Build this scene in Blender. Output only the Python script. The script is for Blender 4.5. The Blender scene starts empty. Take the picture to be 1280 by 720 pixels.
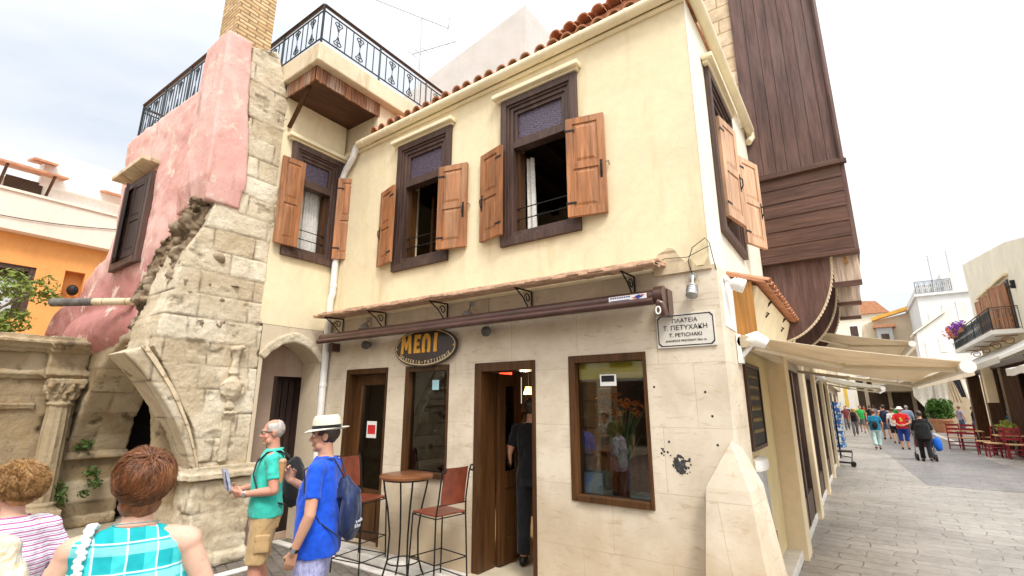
import bpy, bmesh, math, random
import numpy as np
from mathutils import Vector, Matrix, Euler, noise
R = math.radians
random.seed(7)
SC = bpy.context.scene
COL = SC.collection

# ------------------------------------------------------------------ camera
cam = bpy.data.objects.new('camera', bpy.data.cameras.new('camera'))
COL.objects.link(cam)
cam.location = (0, 0, 1.85)
cam.rotation_euler = (R(90 + 13.585), 0, R(35.1))
cam.data.sensor_width = 36
cam.data.lens = 36 * 600 / 1280
cam.data.clip_start = 0.05
cam.data.clip_end = 2000
SC.camera = cam

# ------------------------------------------------------------------ sky, sun, exposure
SUN_EL, SUN_AZ = 52, 126            # azimuth clockwise from +Y
world = bpy.data.worlds.new('World'); SC.world = world
world.use_nodes = True
wn, wl = world.node_tree.nodes, world.node_tree.links
wn.clear()
def W(t, **k):
    n = wn.new(t)
    for a, v in k.items(): setattr(n, a, v)
    return n
w_out = W('ShaderNodeOutputWorld'); w_bg = W('ShaderNodeBackground')
w_bg.inputs['Strength'].default_value = 0.115
sky = W('ShaderNodeTexSky', sky_type='NISHITA', sun_disc=False, sun_elevation=R(SUN_EL), sun_rotation=R(SUN_AZ))
sky.air_density = 1.0; sky.dust_density = 2.0
tc = W('ShaderNodeTexCoord')
sep = W('ShaderNodeSeparateXYZ'); wl.new(tc.outputs['Generated'], sep.inputs[0])
def WM(op, a, b=None, c=None):
    n = W('ShaderNodeMath', operation=op)
    for i, v in enumerate((a, b, c)):
        if v is None: continue
        if isinstance(v, (int, float)): n.inputs[i].default_value = v
        else: wl.new(v, n.inputs[i])
    return n.outputs[0]
zz = WM('ADD', WM('MAXIMUM', sep.outputs[2], 0.0), 0.22)
cx_, cy_ = WM('DIVIDE', sep.outputs[0], zz), WM('DIVIDE', sep.outputs[1], zz)
comb = W('ShaderNodeCombineXYZ'); wl.new(cx_, comb.inputs[0]); wl.new(cy_, comb.inputs[1])
def wnoise(scale, detail, rough, dist=0.0, off=(0, 0, 0)):
    mp = W('ShaderNodeMapping'); mp.inputs['Location'].default_value = off
    wl.new(comb.outputs[0], mp.inputs[0])
    n = W('ShaderNodeTexNoise'); n.inputs['Scale'].default_value = scale
    n.inputs['Detail'].default_value = detail; n.inputs['Roughness'].default_value = rough
    n.inputs['Distortion'].default_value = dist
    wl.new(mp.outputs[0], n.inputs['Vector'])
    return n.outputs['Fac']
def wramp(f, stops):
    r = W('ShaderNodeValToRGB'); e = r.color_ramp.elements
    while len(e) < len(stops): e.new(0.5)
    for i, (p, c) in enumerate(stops):
        e[i].position = p; e[i].color = (*c, 1) if len(c) == 3 else c
    wl.new(f, r.inputs[0]); return r.outputs[0]
cover = wramp(wnoise(0.55, 6, 0.55, 0.3, (3.1, 1.7, 0)), [(0.30, (0.72,)*3), (0.52, (1,)*3)])
body = wramp(wnoise(0.8, 8, 0.58, 0.4, (8.2, 4.4, 0)), [(0.32, (0.80, 0.86, 0.94)), (0.46, (0.98, 1.0, 1.03)), (0.60, (1.22, 1.21, 1.19))])
# brighter towards the veiled sun and the zenith
sd = Vector((math.sin(R(SUN_AZ)) * math.cos(R(SUN_EL)), math.cos(R(SUN_AZ)) * math.cos(R(SUN_EL)), math.sin(R(SUN_EL))))
dot = W('ShaderNodeVectorMath', operation='DOT_PRODUCT'); wl.new(tc.outputs['Generated'], dot.inputs[0]); dot.inputs[1].default_value = sd
lobe = WM('MAXIMUM', dot.outputs['Value'], 0.0)
gain = WM('ADD', WM('ADD', WM('MULTIPLY', WM('POWER', lobe, 4.0), 9.0), 5.1), WM('MULTIPLY', WM('POWER', WM('MAXIMUM', sep.outputs[2], 0.0), 6.0), 16.0))
vm = W('ShaderNodeVectorMath', operation='SCALE'); wl.new(body, vm.inputs[0]); wl.new(gain, vm.inputs['Scale'])
wmix = W('ShaderNodeMix', data_type='RGBA')
wl.new(cover, wmix.inputs['Factor']); wl.new(sky.outputs[0], wmix.inputs['A']); wl.new(vm.outputs[0], wmix.inputs['B'])
wl.new(wmix.outputs['Result'], w_bg.inputs['Color']); wl.new(w_bg.outputs[0], w_out.inputs[0])

sun = bpy.data.objects.new('sun', bpy.data.lights.new('sun', 'SUN'))
COL.objects.link(sun)
sun.data.energy = 1.5; sun.data.angle = R(14); sun.data.color = (1, 0.95, 0.86)
sun.rotation_euler = (-sd).to_track_quat('-Z', 'Y').to_euler()
sun.location = sd * 40

SC.render.engine = 'CYCLES'
SC.view_settings.view_transform = 'Standard'; SC.view_settings.look = 'None'
SC.view_settings.exposure = 0.85; SC.view_settings.gamma = 1
SC.cycles.max_bounces = 6; SC.cycles.transparent_max_bounces = 12

# ------------------------------------------------------------------ object helpers
WLOC = {}
def link(o, parent=None):
    COL.objects.link(o)
    if parent is not None: o.parent = parent
    return o
def tag(o, label=None, cat=None, group=None, kind=None):
    if label: o['label'] = label
    if cat: o['category'] = cat
    if group: o['group'] = group
    if kind: o['kind'] = kind
    return o
def thing(name, label, cat, loc=(0, 0, 0), rz=0, group=None, local=False):
    """Empty at the base of a thing. local=True: its parts are written in local coordinates."""
    o = link(bpy.data.objects.new(name, None))
    o.location = loc; o.rotation_euler = (0, 0, rz); o.empty_display_size = 0.1
    WLOC[o.name] = Vector((0, 0, 0)) if local else Vector(loc)
    return tag(o, label, cat, group)
def copy_tree(o, parent=None):
    c = o.copy(); COL.objects.link(c)
    if parent is not None: c.parent = parent
    for ch in list(o.children): copy_tree(ch, c)
    return c
def finish(name, me, mat, parent=None, smooth=None, bevel=0, loc=None):
    o = bpy.data.objects.new(name, me)
    mats = mat if isinstance(mat, (list, tuple)) else [mat]
    for m in mats: me.materials.append(m)
    off = Vector((0, 0, 0))
    if parent is not None: off = WLOC.get(parent.name, Vector((0, 0, 0)))
    elif loc is not None: off = Vector(loc); o.location = loc
    if off.length > 0: me.transform(Matrix.Translation(-off))
    link(o, parent); WLOC[o.name] = off
    if smooth is not None:
        me.polygons.foreach_set('use_smooth', [True] * len(me.polygons))
        if smooth < 180: me.set_sharp_from_angle(angle=R(smooth))
    if bevel:
        b = o.modifiers.new('bevel', 'BEVEL'); b.width = bevel; b.segments = 2; b.limit_method = 'ANGLE'; b.angle_limit = R(50)
    return o
def front(Y0): return lambda p: Vector((p[0], Y0 - p[1], p[2]))       # (u, out, z) on a wall that faces -Y
def sidew(X0): return lambda p: Vector((X0 + p[1], p[0], p[2]))       # (u, out, z) on a wall that faces +X
class MB:
    def __init__(s, tf=None): s.bm = bmesh.new(); s.tf = tf or (lambda p: Vector(p)); s.mi = 0
    def v(s, p): return s.bm.verts.new(s.tf(p))
    def f(s, vs):
        try: fc = s.bm.faces.new(vs); fc.material_index = s.mi; return fc
        except ValueError: return None
    def hexa(s, P):
        v = [s.v(p) for p in P]
        for q in ((0, 1, 2, 3), (7, 6, 5, 4), (0, 4, 5, 1), (1, 5, 6, 2), (2, 6, 7, 3), (3, 7, 4, 0)): s.f([v[i] for i in q])
        return s
    def box(s, a, b):
        (x0, y0, z0), (x1, y1, z1) = a, b
        return s.hexa([(x0, y0, z0), (x1, y0, z0), (x1, y1, z0), (x0, y1, z0), (x0, y0, z1), (x1, y0, z1), (x1, y1, z1), (x0, y1, z1)])
    def obox(s, M, a, b):
        (x0, y0, z0), (x1, y1, z1) = a, b
        return s.hexa([M @ Vector(p) for p in [(x0, y0, z0), (x1, y0, z0), (x1, y1, z0), (x0, y1, z0), (x0, y0, z1), (x1, y0, z1), (x1, y1, z1), (x0, y1, z1)]])
    def prism(s, poly, ax, a, b):
        """poly of 2-D points; ax = axis it is pushed along"""
        def P(q, h): return {'x': (h, q[0], q[1]), 'y': (q[0], h, q[1]), 'z': (q[0], q[1], h)}[ax]
        A = [s.v(P(q, a)) for q in poly]; B = [s.v(P(q, b)) for q in poly]
        s.f(A); s.f(B[::-1]); n = len(poly)
        for i in range(n): s.f([A[i], B[i], B[(i + 1) % n], A[(i + 1) % n]])
        return s
    def tube(s, pts, r, n=8, cap=True, flat=None):
        pts = [Vector(p) for p in pts]; rr = r if isinstance(r, (list, tuple)) else [r] * len(pts)
        rings = []; up = None
        for i, p in enumerate(pts):
            t = (pts[min(i + 1, len(pts) - 1)] - pts[max(i - 1, 0)])
            if t.length < 1e-9: t = Vector((0, 0, 1))
            t.normalize()
            if up is None: up = Vector((0, 0, 1)) if abs(t.z) < 0.9 else Vector((1, 0, 0))
            a = t.cross(up)
            if a.length < 1e-4: a = t.cross(Vector((1, 0.3, 0)))
            a.normalize(); b = a.cross(t); up = b
            fl = flat or 1
            rings.append([s.v(p + (a * math.cos(k * 2 * math.pi / n) + b * math.sin(k * 2 * math.pi / n) * fl) * rr[i]) for k in range(n)])
        for A, B in zip(rings, rings[1:]):
            for k in range(n): s.f([A[k], A[(k + 1) % n], B[(k + 1) % n], B[k]])
        if cap and n > 2: s.f(rings[0][::-1]); s.f(rings[-1])
        return s
    def lathe(s, prof, c=(0, 0, 0), n=20, a0=0, a1=2 * math.pi, sx=1, sy=1, cap=True):
        full = abs(a1 - a0 - 2 * math.pi) < 1e-6; m = n if full else n + 1
        rings = []
        for r, z in prof:
            rings.append([s.v((c[0] + sx * r * math.cos(a0 + (a1 - a0) * k / n), c[1] + sy * r * math.sin(a0 + (a1 - a0) * k / n), c[2] + z)) for k in range(m)])
        for A, B in zip(rings, rings[1:]):
            for k in range(m if full else m - 1): s.f([A[k], A[(k + 1) % m], B[(k + 1) % m], B[k]])
        if full and cap:
            s.f(rings[0][::-1]); s.f(rings[-1])
        return s
    def ball(s, c, r, n=12, m=8):
        rx, ry, rz = r if isinstance(r, (tuple, list)) else (r, r, r)
        prof = [(math.sin(math.pi * i / m), -math.cos(math.pi * i / m)) for i in range(m + 1)]
        rings = []
        for q, z in prof[1:-1]:
            rings.append([s.v((c[0] + rx * q * math.cos(2 * math.pi * k / n), c[1] + ry * q * math.sin(2 * math.pi * k / n), c[2] + rz * z)) for k in range(n)])
        for A, B in zip(rings, rings[1:]):
            for k in range(n): s.f([A[k], A[(k + 1) % n], B[(k + 1) % n], B[k]])
        b = s.v((c[0], c[1], c[2] - rz)); t = s.v((c[0], c[1], c[2] + rz))
        for k in range(n):
            s.f([b, rings[0][(k + 1) % n], rings[0][k]]); s.f([t, rings[-1][k], rings[-1][(k + 1) % n]])
        return s
    def quad(s, *P): s.f([s.v(p) for p in P]); return s
    def grid_wall(s, us, zs, d0, d1, solid):
        """wall from a grid of cells; front at out=d0, back at out=d1; no inner faces"""
        V = {}
        def vv(i, j, k):
            if (i, j, k) not in V: V[(i, j, k)] = s.v((us[i], (d0, d1)[k], zs[j]))
            return V[(i, j, k)]
        nu, nz = len(us) - 1, len(zs) - 1
        S = [[solid((us[i] + us[i + 1]) / 2, (zs[j] + zs[j + 1]) / 2) for j in range(nz)] for i in range(nu)]
        g = lambda i, j: 0 <= i < nu and 0 <= j < nz and S[i][j]
        for i in range(nu):
            for j in range(nz):
                if not S[i][j]: continue
                for k in (0, 1): s.f([vv(i, j, k), vv(i + 1, j, k), vv(i + 1, j + 1, k), vv(i, j + 1, k)])
                if not g(i - 1, j): s.f([vv(i, j, 0), vv(i, j + 1, 0), vv(i, j + 1, 1), vv(i, j, 1)])
                if not g(i + 1, j): s.f([vv(i + 1, j, 0), vv(i + 1, j + 1, 0), vv(i + 1, j + 1, 1), vv(i + 1, j, 1)])
                if not g(i, j - 1): s.f([vv(i, j, 0), vv(i + 1, j, 0), vv(i + 1, j, 1), vv(i, j, 1)])
                if not g(i, j + 1): s.f([vv(i, j + 1, 0), vv(i + 1, j + 1, 0), vv(i + 1, j + 1, 1), vv(i, j + 1, 1)])
        return s
    def wall(s, u0, u1, z0, z1, d0, d1, holes):
        us = sorted({u0, u1, *[h[0] for h in holes], *[h[1] for h in holes]})
        zs = sorted({z0, z1, *[h[2] for h in holes], *[h[3] for h in holes]})
        us = [u for u in us if u0 <= u <= u1]; zs = [z for z in zs if z0 <= z <= z1]
        return s.grid_wall(us, zs, d0, d1, lambda u, z: not any(h[0] < u < h[1] and h[2] < z < h[3] for h in holes))
    def mesh(s, name='m'):
        bmesh.ops.recalc_face_normals(s.bm, faces=s.bm.faces[:])
        me = bpy.data.meshes.new(name); s.bm.to_mesh(me); s.bm.free(); return me
    def build(s, name, mat, parent=None, smooth=None, bevel=0, loc=None):
        return finish(name, s.mesh(name), mat, parent, smooth, bevel, loc)
def solidify_mesh(me, voxel, smooth_it=0, smooth_f=0.5):
    """fuse closed shells into one continuous skin"""
    o = bpy.data.objects.new('t', me); COL.objects.link(o)
    m = o.modifiers.new('r', 'REMESH'); m.mode = 'VOXEL'; m.voxel_size = voxel; m.adaptivity = 0
    if smooth_it:
        q = o.modifiers.new('s', 'SMOOTH'); q.iterations = smooth_it; q.factor = smooth_f
    dg = bpy.context.evaluated_depsgraph_get(); dg.update()
    me2 = bpy.data.meshes.new_from_object(o.evaluated_get(dg))
    bpy.data.objects.remove(o); return me2
def co_of(me):
    a = np.empty(len(me.vertices) * 3); me.vertices.foreach_get('co', a); return a.reshape(-1, 3)
def no_of(me):
    a = np.empty(len(me.vertices) * 3); me.vertices.foreach_get('normal', a); return a.reshape(-1, 3)
def set_co(me, a): me.vertices.foreach_set('co', a.ravel()); me.update()
def rough(me, amp, scale, octaves=3, aniso=(1, 1, 1), seed=0.0):
    c, n = co_of(me), no_of(me)
    d = np.array([noise.fractal(Vector((p[0] * scale * aniso[0] + seed, p[1] * scale * aniso[1], p[2] * scale * aniso[2])), 0.6, 2.0, octaves) for p in c])
    set_co(me, c + n * (d * amp)[:, None]); return me
def stonework(me, bh=0.27, bw=0.5, jw=0.016, deep=0.022, jit=0.014, amp=0.012, seed=1, jointy=1.0, holes=1.0):
    """real coursed-stone relief: sunken joints, blocks a little in or out, worn faces; stores stone tint and joint mask"""
    c, n = co_of(me), no_of(me); N = len(c)
    rng = np.random.RandomState(seed); off = rng.rand(400); rw = 0.8 + 0.5 * rng.rand(400)
    blk = rng.rand(4000)
    nx = np.abs(n[:, 0]); ny = np.abs(n[:, 1])
    u = np.where(nx > ny, c[:, 1], c[:, 0])
    wob = np.array([noise.noise(Vector((p[0] * 1.3, p[1] * 1.3, p[2] * 1.3))) for p in c]) * 0.03
    wob2 = np.array([noise.noise(Vector((p[0] * 2.1 + 9, p[1] * 2.1, p[2] * 2.1))) for p in c]) * 0.04
    z = c[:, 2] + wob
    row = np.floor(z / bh + 50).astype(int)
    uu = (u + wob2) / (bw * rw[row % 400]) + off[row % 400] * 3
    colm = np.floor(uu).astype(int)
    fu = (uu - colm) * bw * rw[row % 400]; W_ = bw * rw[row % 400]
    fz = (z / bh + 50 - row) * bh
    dj = np.minimum(np.minimum(fu, W_ - fu), np.minimum(fz, bh - fz))
    jm = np.clip(1 - dj / jw, 0, 1) * jointy
    b = blk[(row * 37 + colm * 113) % 4000]
    fr = np.array([noise.fractal(Vector((p[0] * 6, p[1] * 6, p[2] * 6)), 0.7, 2.0, 4) for p in c])
    pit = np.array([noise.noise(Vector((p[0] * 3.1 + 5, p[1] * 3.1, p[2] * 3.1))) for p in c])
    jm = jm * np.clip(0.75 + pit * 1.6, 0, 1)
    er = np.array([noise.fractal(Vector((p[0] * 2.6 + 31, p[1] * 2.6, p[2] * 3.4)), 0.75, 2.1, 5) for p in c])
    hole = np.clip((er - 0.50) / 0.16, 0, 1) * holes
    d = -jm * deep + (b - 0.5) * 2 * jit * (1 - jm) + fr * amp - hole * 0.045
    jm = np.maximum(jm, hole * 0.8)
    vert = np.clip(1 - np.abs(n[:, 2]) * 0.8, 0, 1)
    set_co(me, c + n * (d * vert)[:, None])
    for nm, val in (('stone', b), ('joint', jm)):
        at = me.attributes.new(nm, 'FLOAT', 'POINT'); at.data.foreach_set('value', val.astype(np.float32))
    return me
# ------------------------------------------------------------------ materials
class NM:
    def __init__(s, name, rough=0.7, spec=0.3, metal=0.0):
        s.m = bpy.data.materials.new(name); s.m.use_nodes = True
        s.n, s.l = s.m.node_tree.nodes, s.m.node_tree.links
        s.b = s.n['Principled BSDF']
        s.set('Roughness', rough); s.set('Specular IOR Level', spec); s.set('Metallic', metal)
        s._co = None
    def put(s, sock, v):
        if isinstance(v, (int, float)): sock.default_value = v
        elif isinstance(v, (tuple, list)): sock.default_value = (*v, 1) if len(v) == 3 and sock.type == 'RGBA' else v
        else: s.l.new(v, sock)
    def set(s, k, v): s.put(s.b.inputs[k], v); return s
    @property
    def co(s):
        if s._co is None: s._co = s.n.new('ShaderNodeTexCoord').outputs['Object']
        return s._co
    def map(s, scale=(1, 1, 1), rot=(0, 0, 0), loc=(0, 0, 0), v=None):
        m = s.n.new('ShaderNodeMapping'); m.inputs['Scale'].default_value = scale; m.inputs['Rotation'].default_value = rot; m.inputs['Location'].default_value = loc
        s.l.new(v or s.co, m.inputs[0]); return m.outputs[0]
    def noise(s, scale=5, detail=4, rough=0.55, v=None, dist=0):
        t = s.n.new('ShaderNodeTexNoise'); t.inputs['Scale'].default_value = scale; t.inputs['Detail'].default_value = detail
        t.inputs['Roughness'].default_value = rough; t.inputs['Distortion'].default_value = dist
        s.l.new(v or s.co, t.inputs['Vector']); return t.outputs['Fac']
    def vor(s, scale=5, v=None, feature='F1', out='Distance', rnd=1.0):
        t = s.n.new('ShaderNodeTexVoronoi'); t.feature = feature; t.inputs['Scale'].default_value = scale; t.inputs['Randomness'].default_value = rnd
        s.l.new(v or s.co, t.inputs['Vector']); return t.outputs[out]
    def wave(s, scale, dist=0, v=None, bands='X', detail=2, dscale=1.0, prof='SIN'):
        t = s.n.new('ShaderNodeTexWave'); t.bands_direction = bands; t.wave_profile = prof
        t.inputs['Scale'].default_value = scale; t.inputs['Distortion'].default_value = dist; t.inputs['Detail'].default_value = detail; t.inputs['Detail Scale'].default_value = dscale
        s.l.new(v or s.co, t.inputs['Vector']); return t.outputs['Fac']
    def ramp(s, f, stops, const=False):
        r = s.n.new('ShaderNodeValToRGB'); e = r.color_ramp.elements
        if const: r.color_ramp.interpolation = 'CONSTANT'
        while len(e) < len(stops): e.new(0.5)
        for i, (p, c) in enumerate(stops):
            e[i].position = p; e[i].color = (*c, 1) if isinstance(c, (tuple, list)) else (c, c, c, 1)
        s.l.new(f, r.inputs[0]); return r.outputs[0]
    def mix(s, a, b, f, blend='MIX'):
        m = s.n.new('ShaderNodeMix'); m.data_type = 'RGBA'; m.blend_type = blend; m.clamp_result = False
        s.put(m.inputs['Factor'], f); s.put(m.inputs['A'], a); s.put(m.inputs['B'], b); return m.outputs['Result']
    def math(s, op, a, b=0.0):
        m = s.n.new('ShaderNodeMath'); m.operation = op; s.put(m.inputs[0], a); s.put(m.inputs[1], b); return m.outputs[0]
    def sep(s, v=None):
        m = s.n.new('ShaderNodeSeparateXYZ'); s.l.new(v or s.co, m.inputs[0]); return m.outputs
    def comb(s, a, b, c=0.0):
        m = s.n.new('ShaderNodeCombineXYZ'); s.put(m.inputs[0], a); s.put(m.inputs[1], b); s.put(m.inputs[2], c); return m.outputs[0]
    def attr(s, name):
        m = s.n.new('ShaderNodeAttribute'); m.attribute_name = name; return m.outputs['Fac']
    def rnd(s): return s.n.new('ShaderNodeObjectInfo').outputs['Random']
    def brick(s, v, bw, bh, mortar, c1, c2, cm, off=0.5, smooth=0.1, bias=0.0):
        t = s.n.new('ShaderNodeTexBrick'); t.offset = off
        s.put(t.inputs['Color1'], c1); s.put(t.inputs['Color2'], c2); s.put(t.inputs['Mortar'], cm)
        t.inputs['Scale'].default_value = 1; t.inputs['Mortar Size'].default_value = mortar; t.inputs['Mortar Smooth'].default_value = smooth
        t.inputs['Brick Width'].default_value = bw; t.inputs['Row Height'].default_value = bh; t.inputs['Bias'].default_value = bias
        s.l.new(v, t.inputs['Vector']); return t.outputs['Color'], t.outputs['Fac']
    def bump(s, h, strength=0.3, dist=0.01):
        b = s.n.new('ShaderNodeBump'); b.inputs['Strength'].default_value = strength; b.inputs['Distance'].default_value = dist
        s.put(b.inputs['Height'], h)
        prev = s.b.inputs['Normal'].links
        if prev: s.l.new(prev[0].from_socket, b.inputs['Normal'])
        s.l.new(b.outputs[0], s.b.inputs['Normal']); return s
    def col(s, c): s.set('Base Color', c); return s
def plain(name, c, rough=0.6, var=0.25, scale=8, bump=0.0, bscale=40, metal=0.0, spec=0.3, coat=0.0):
    m = NM(name, rough, spec, metal)
    f = m.noise(scale, 5, 0.6)
    lo = tuple(x * (1 - var) for x in c); hi = tuple(min(1, x * (1 + var)) for x in c)
    m.col(m.ramp(f, [(0.3, lo), (0.7, hi)]))
    if bump: m.bump(m.noise(bscale, 3), bump, 0.005)
    if coat: m.set('Coat Weight', coat)
    return m.m
def wood(name, c, ax='z', rough=0.5, var=0.35, scale=6, bump=0.25, boards=0, worn=None):
    m = NM(name, rough, 0.3)
    st = {'z': (1, 1, 0.06), 'x': (0.06, 1, 1), 'y': (1, 0.06, 1)}[ax]
    v = m.map(st)
    g = m.noise(scale * 6, 6, 0.65, v, 0.6); g2 = m.noise(scale * 1.3, 4, 0.6, m.map(tuple(min(1, q * 3) for q in st)))
    lo = tuple(x * (1 - var) for x in c); hi = tuple(min(1, x * (1 + var)) for x in c)
    col = m.mix(m.ramp(g, [(0.32, lo), (0.68, hi)]), m.ramp(g2, [(0.3, 0.7), (0.7, 1.25)]), 1.0, 'MULTIPLY')
    r_ = m.math('ADD', m.math('MULTIPLY', m.rnd(), 0.30), 0.85); rc = m.n.new('ShaderNodeCombineColor')
    for k_ in range(3): m.l.new(r_, rc.inputs[k_])
    col = m.mix(col, rc.outputs[0], 1.0, 'MULTIPLY')
    if worn: col = m.mix(col, worn, m.ramp(m.noise(5, 5, 0.7, m.map(tuple(min(1, q * 2) for q in st))), [(0.5, 0.0), (0.72, 0.8)]))
    m.col(col); m.bump(g, bump, 0.004)
    return m.m
MAT = {}
def plaster(name, c, stain=(0.45, 0.38, 0.27), amt=0.5, dirt=0.25, bump=0.25):
    m = NM(name, 0.88, 0.15)
    f = m.noise(1.1, 6, 0.6); g = m.noise(9, 5, 0.65)
    lo = tuple(x * 0.90 for x in c); hi = tuple(min(0.9, x * 1.05) for x in c)
    col = m.ramp(f, [(0.3, lo), (0.7, hi)])
    col = m.mix(col, m.ramp(g, [(0.25, 0.93), (0.75, 1.05)]), 1.0, 'MULTIPLY')
    wv = m.n.new('ShaderNodeVectorMath'); wv.operation = 'ADD'; m.l.new(m.co, wv.inputs[0]); ws = m.n.new('ShaderNodeVectorMath'); ws.operation = 'SCALE'; ws.inputs['Scale'].default_value = 0.5; wt = m.n.new('ShaderNodeTexNoise'); wt.inputs['Scale'].default_value = 2.5; wt.inputs['Detail'].default_value = 6; m.l.new(m.co, wt.inputs['Vector']); m.l.new(wt.outputs['Color'], ws.inputs[0]); m.l.new(ws.outputs[0], wv.inputs[1])
    crk = m.math('MULTIPLY', m.ramp(m.vor(0.55, wv.outputs[0], 'DISTANCE_TO_EDGE'), [(0.0, 1.0), (0.006, 0.0)]), m.ramp(m.noise(0.8, 3, 0.5, m.map(loc=(6, 2, 4))), [(0.5, 0.0), (0.6, 0.2)]))
    col = m.mix(col, tuple(x * 0.5 for x in c), crk)
    streak = m.noise(3.2, 6, 0.7, m.map((1, 1, 0.16)))
    col = m.mix(col, tuple(a * b for a, b in zip(c, stain)), m.math('MULTIPLY', m.ramp(streak, [(0.53, 0.0), (0.75, 1.0)]), amt))
    spots = m.noise(28, 3, 0.6)
    col = m.mix(col, tuple(x * 0.45 for x in c), m.math('MULTIPLY', m.ramp(spots, [(0.70, 0.0), (0.76, 1.0)]), dirt))
    m.col(col)
    m.bump(m.noise(3, 6, 0.6), bump, 0.03); m.bump(m.noise(60, 3), bump * 0.6, 0.003)
    return m.m
MAT['cream'] = plaster('cream_plaster', (0.80, 0.69, 0.47), (0.70, 0.60, 0.45), 0.55, 0.2)
MAT['cream_white'] = plaster('pale_plaster', (0.80, 0.75, 0.62), (0.8, 0.74, 0.62), 0.4, 0.12)
MAT['white_wall'] = plaster('white_plaster', (0.80, 0.78, 0.74), (0.8, 0.76, 0.7), 0.4, 0.1)
MAT['orange_wall'] = plaster('orange_plaster', (0.80, 0.36, 0.12), (0.9, 0.8, 0.7), 0.3, 0.05)
MAT['blush_wall'] = plaster('blush_plaster', (0.82, 0.68, 0.58), (0.9, 0.82, 0.75), 0.4, 0.05)
MAT['grey_wall'] = plaster('grey_plaster', (0.66, 0.66, 0.66), (0.8, 0.78, 0.74), 0.4, 0.1)
MAT['beige_wall'] = plaster('beige_plaster', (0.62, 0.52, 0.38), (0.7, 0.65, 0.55), 0.5, 0.2)
def pink():
    m = NM('pink_plaster', 0.9, 0.12)
    f = m.noise(0.9, 7, 0.65, None, 0.6)
    col = m.ramp(f, [(0.28, (0.58, 0.29, 0.25)), (0.45, (0.68, 0.39, 0.345)), (0.62, (0.74, 0.50, 0.45)), (0.8, (0.70, 0.57, 0.51))])
    z = m.sep()[2]
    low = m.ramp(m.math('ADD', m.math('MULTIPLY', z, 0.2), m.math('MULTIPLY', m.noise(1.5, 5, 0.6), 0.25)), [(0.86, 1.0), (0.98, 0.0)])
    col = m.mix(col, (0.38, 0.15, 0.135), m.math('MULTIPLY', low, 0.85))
    st = m.noise(4.0, 7, 0.72, m.map((1, 1, 0.2)))
    col = m.mix(col, (0.26, 0.13, 0.08), m.math('MULTIPLY', m.ramp(st, [(0.56, 0.0), (0.72, 1.0)]), 0.75))
    sp = m.noise(2.2, 6, 0.7, m.map((1, 1, 1), loc=(4, 2, 1)))
    col = m.mix(col, (0.72, 0.60, 0.50), m.math('MULTIPLY', m.ramp(sp, [(0.585, 0.0), (0.625, 1.0)]), 0.75))
    ck = m.noise(6.5, 8, 0.8, m.map(loc=(1, 5, 8))); col = m.mix(col, (0.44, 0.34, 0.27), m.math('MULTIPLY', m.ramp(ck, [(0.60, 0.0), (0.63, 1.0)]), 0.6))
    m.col(col); m.bump(sp, 0.4, 0.03); m.bump(ck, 0.4, 0.012); m.bump(m.noise(3.4, 7, 0.65), 0.35, 0.04); m.bump(m.noise(36, 6, 0.75), 0.6, 0.008)
    return m.m
MAT['pink'] = pink()
def cladding():
    """sawn limestone slabs, sheet joints barely visible, rusty and grey wear"""
    m = NM('limestone_cladding', 0.62, 0.3)
    x, y, z = m.sep()
    v = m.comb(m.math('ADD', x, y), z)
    bc, bf = m.brick(v, 0.82, 0.55, 0.0035, (0.635, 0.56, 0.45), (0.68, 0.605, 0.49), (0.52, 0.44, 0.34), 0.37, 0.3)
    g = m.noise(2.2, 7, 0.62, None, 0.4)
    col = m.mix(bc, m.ramp(g, [(0.28, (0.80, 0.76, 0.70)), (0.6, (1.05, 1.04, 1.02))]), 1.0, 'MULTIPLY')
    veins = m.noise(5, 8, 0.72, m.map((1, 1, 4.5)), 0.8)
    col = m.mix(col, (0.40, 0.28, 0.15), m.math('MULTIPLY', m.ramp(veins, [(0.55, 0.0), (0.70, 1.0)]), 0.7))
    low = m.ramp(m.math('ADD', m.math('MULTIPLY', z, 0.5), m.math('MULTIPLY', m.noise(1.8, 6, 0.65), 0.9)), [(0.62, 1.0), (1.15, 0.0)])
    col = m.mix(col, (0.43, 0.30, 0.16), m.math('MULTIPLY', low, 0.55))
    pit = m.noise(34, 3, 0.6); col = m.mix(col, (0.20, 0.15, 0.10), m.math('MULTIPLY', m.ramp(pit, [(0.68, 0.0), (0.74, 1.0)]), 0.6))
    m.col(col); m.bump(bf, 0.2, -0.003); m.bump(m.noise(24, 5, 0.7), 0.25, 0.005)
    return m.m
MAT['clad'] = cladding()
def oldstone(name, c1=(0.64, 0.54, 0.385), c2=(0.80, 0.725, 0.57), joint=(0.16, 0.11, 0.07), grime=0.5):
    m = NM(name, 0.92, 0.1)
    st, jt = m.attr('stone'), m.attr('joint')
    col = m.mix(c1, c2, st)
    g = m.noise(2.0, 7, 0.65, None, 0.5)
    col = m.mix(col, m.ramp(g, [(0.28, (0.72, 0.66, 0.58)), (0.62, (1.08, 1.08, 1.08))]), 1.0, 'MULTIPLY')
    o = m.noise(3.3, 6, 0.7, m.map(loc=(3, 7, 2)))
    col = m.mix(col, (0.50, 0.30, 0.12), m.math('MULTIPLY', m.ramp(o, [(0.54, 0.0), (0.72, 1.0)]), 0.6 * grime))
    k = m.noise(5.0, 8, 0.75, m.map((1, 1, 0.6), loc=(9, 1, 5)))
    col = m.mix(col, (0.10, 0.085, 0.07), m.math('MULTIPLY', m.ramp(k, [(0.57, 0.0), (0.70, 1.0)]), 1.1 * grime))
    col = m.mix(col, joint, m.math('MULTIPLY', jt, 0.9))
    m.col(col); m.bump(m.noise(16, 8, 0.8), 0.9, 0.035); m.bump(m.vor(22), 0.35, 0.012); m.bump(m.noise(80, 4, 0.7), 0.5, 0.004)
    return m.m
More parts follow.
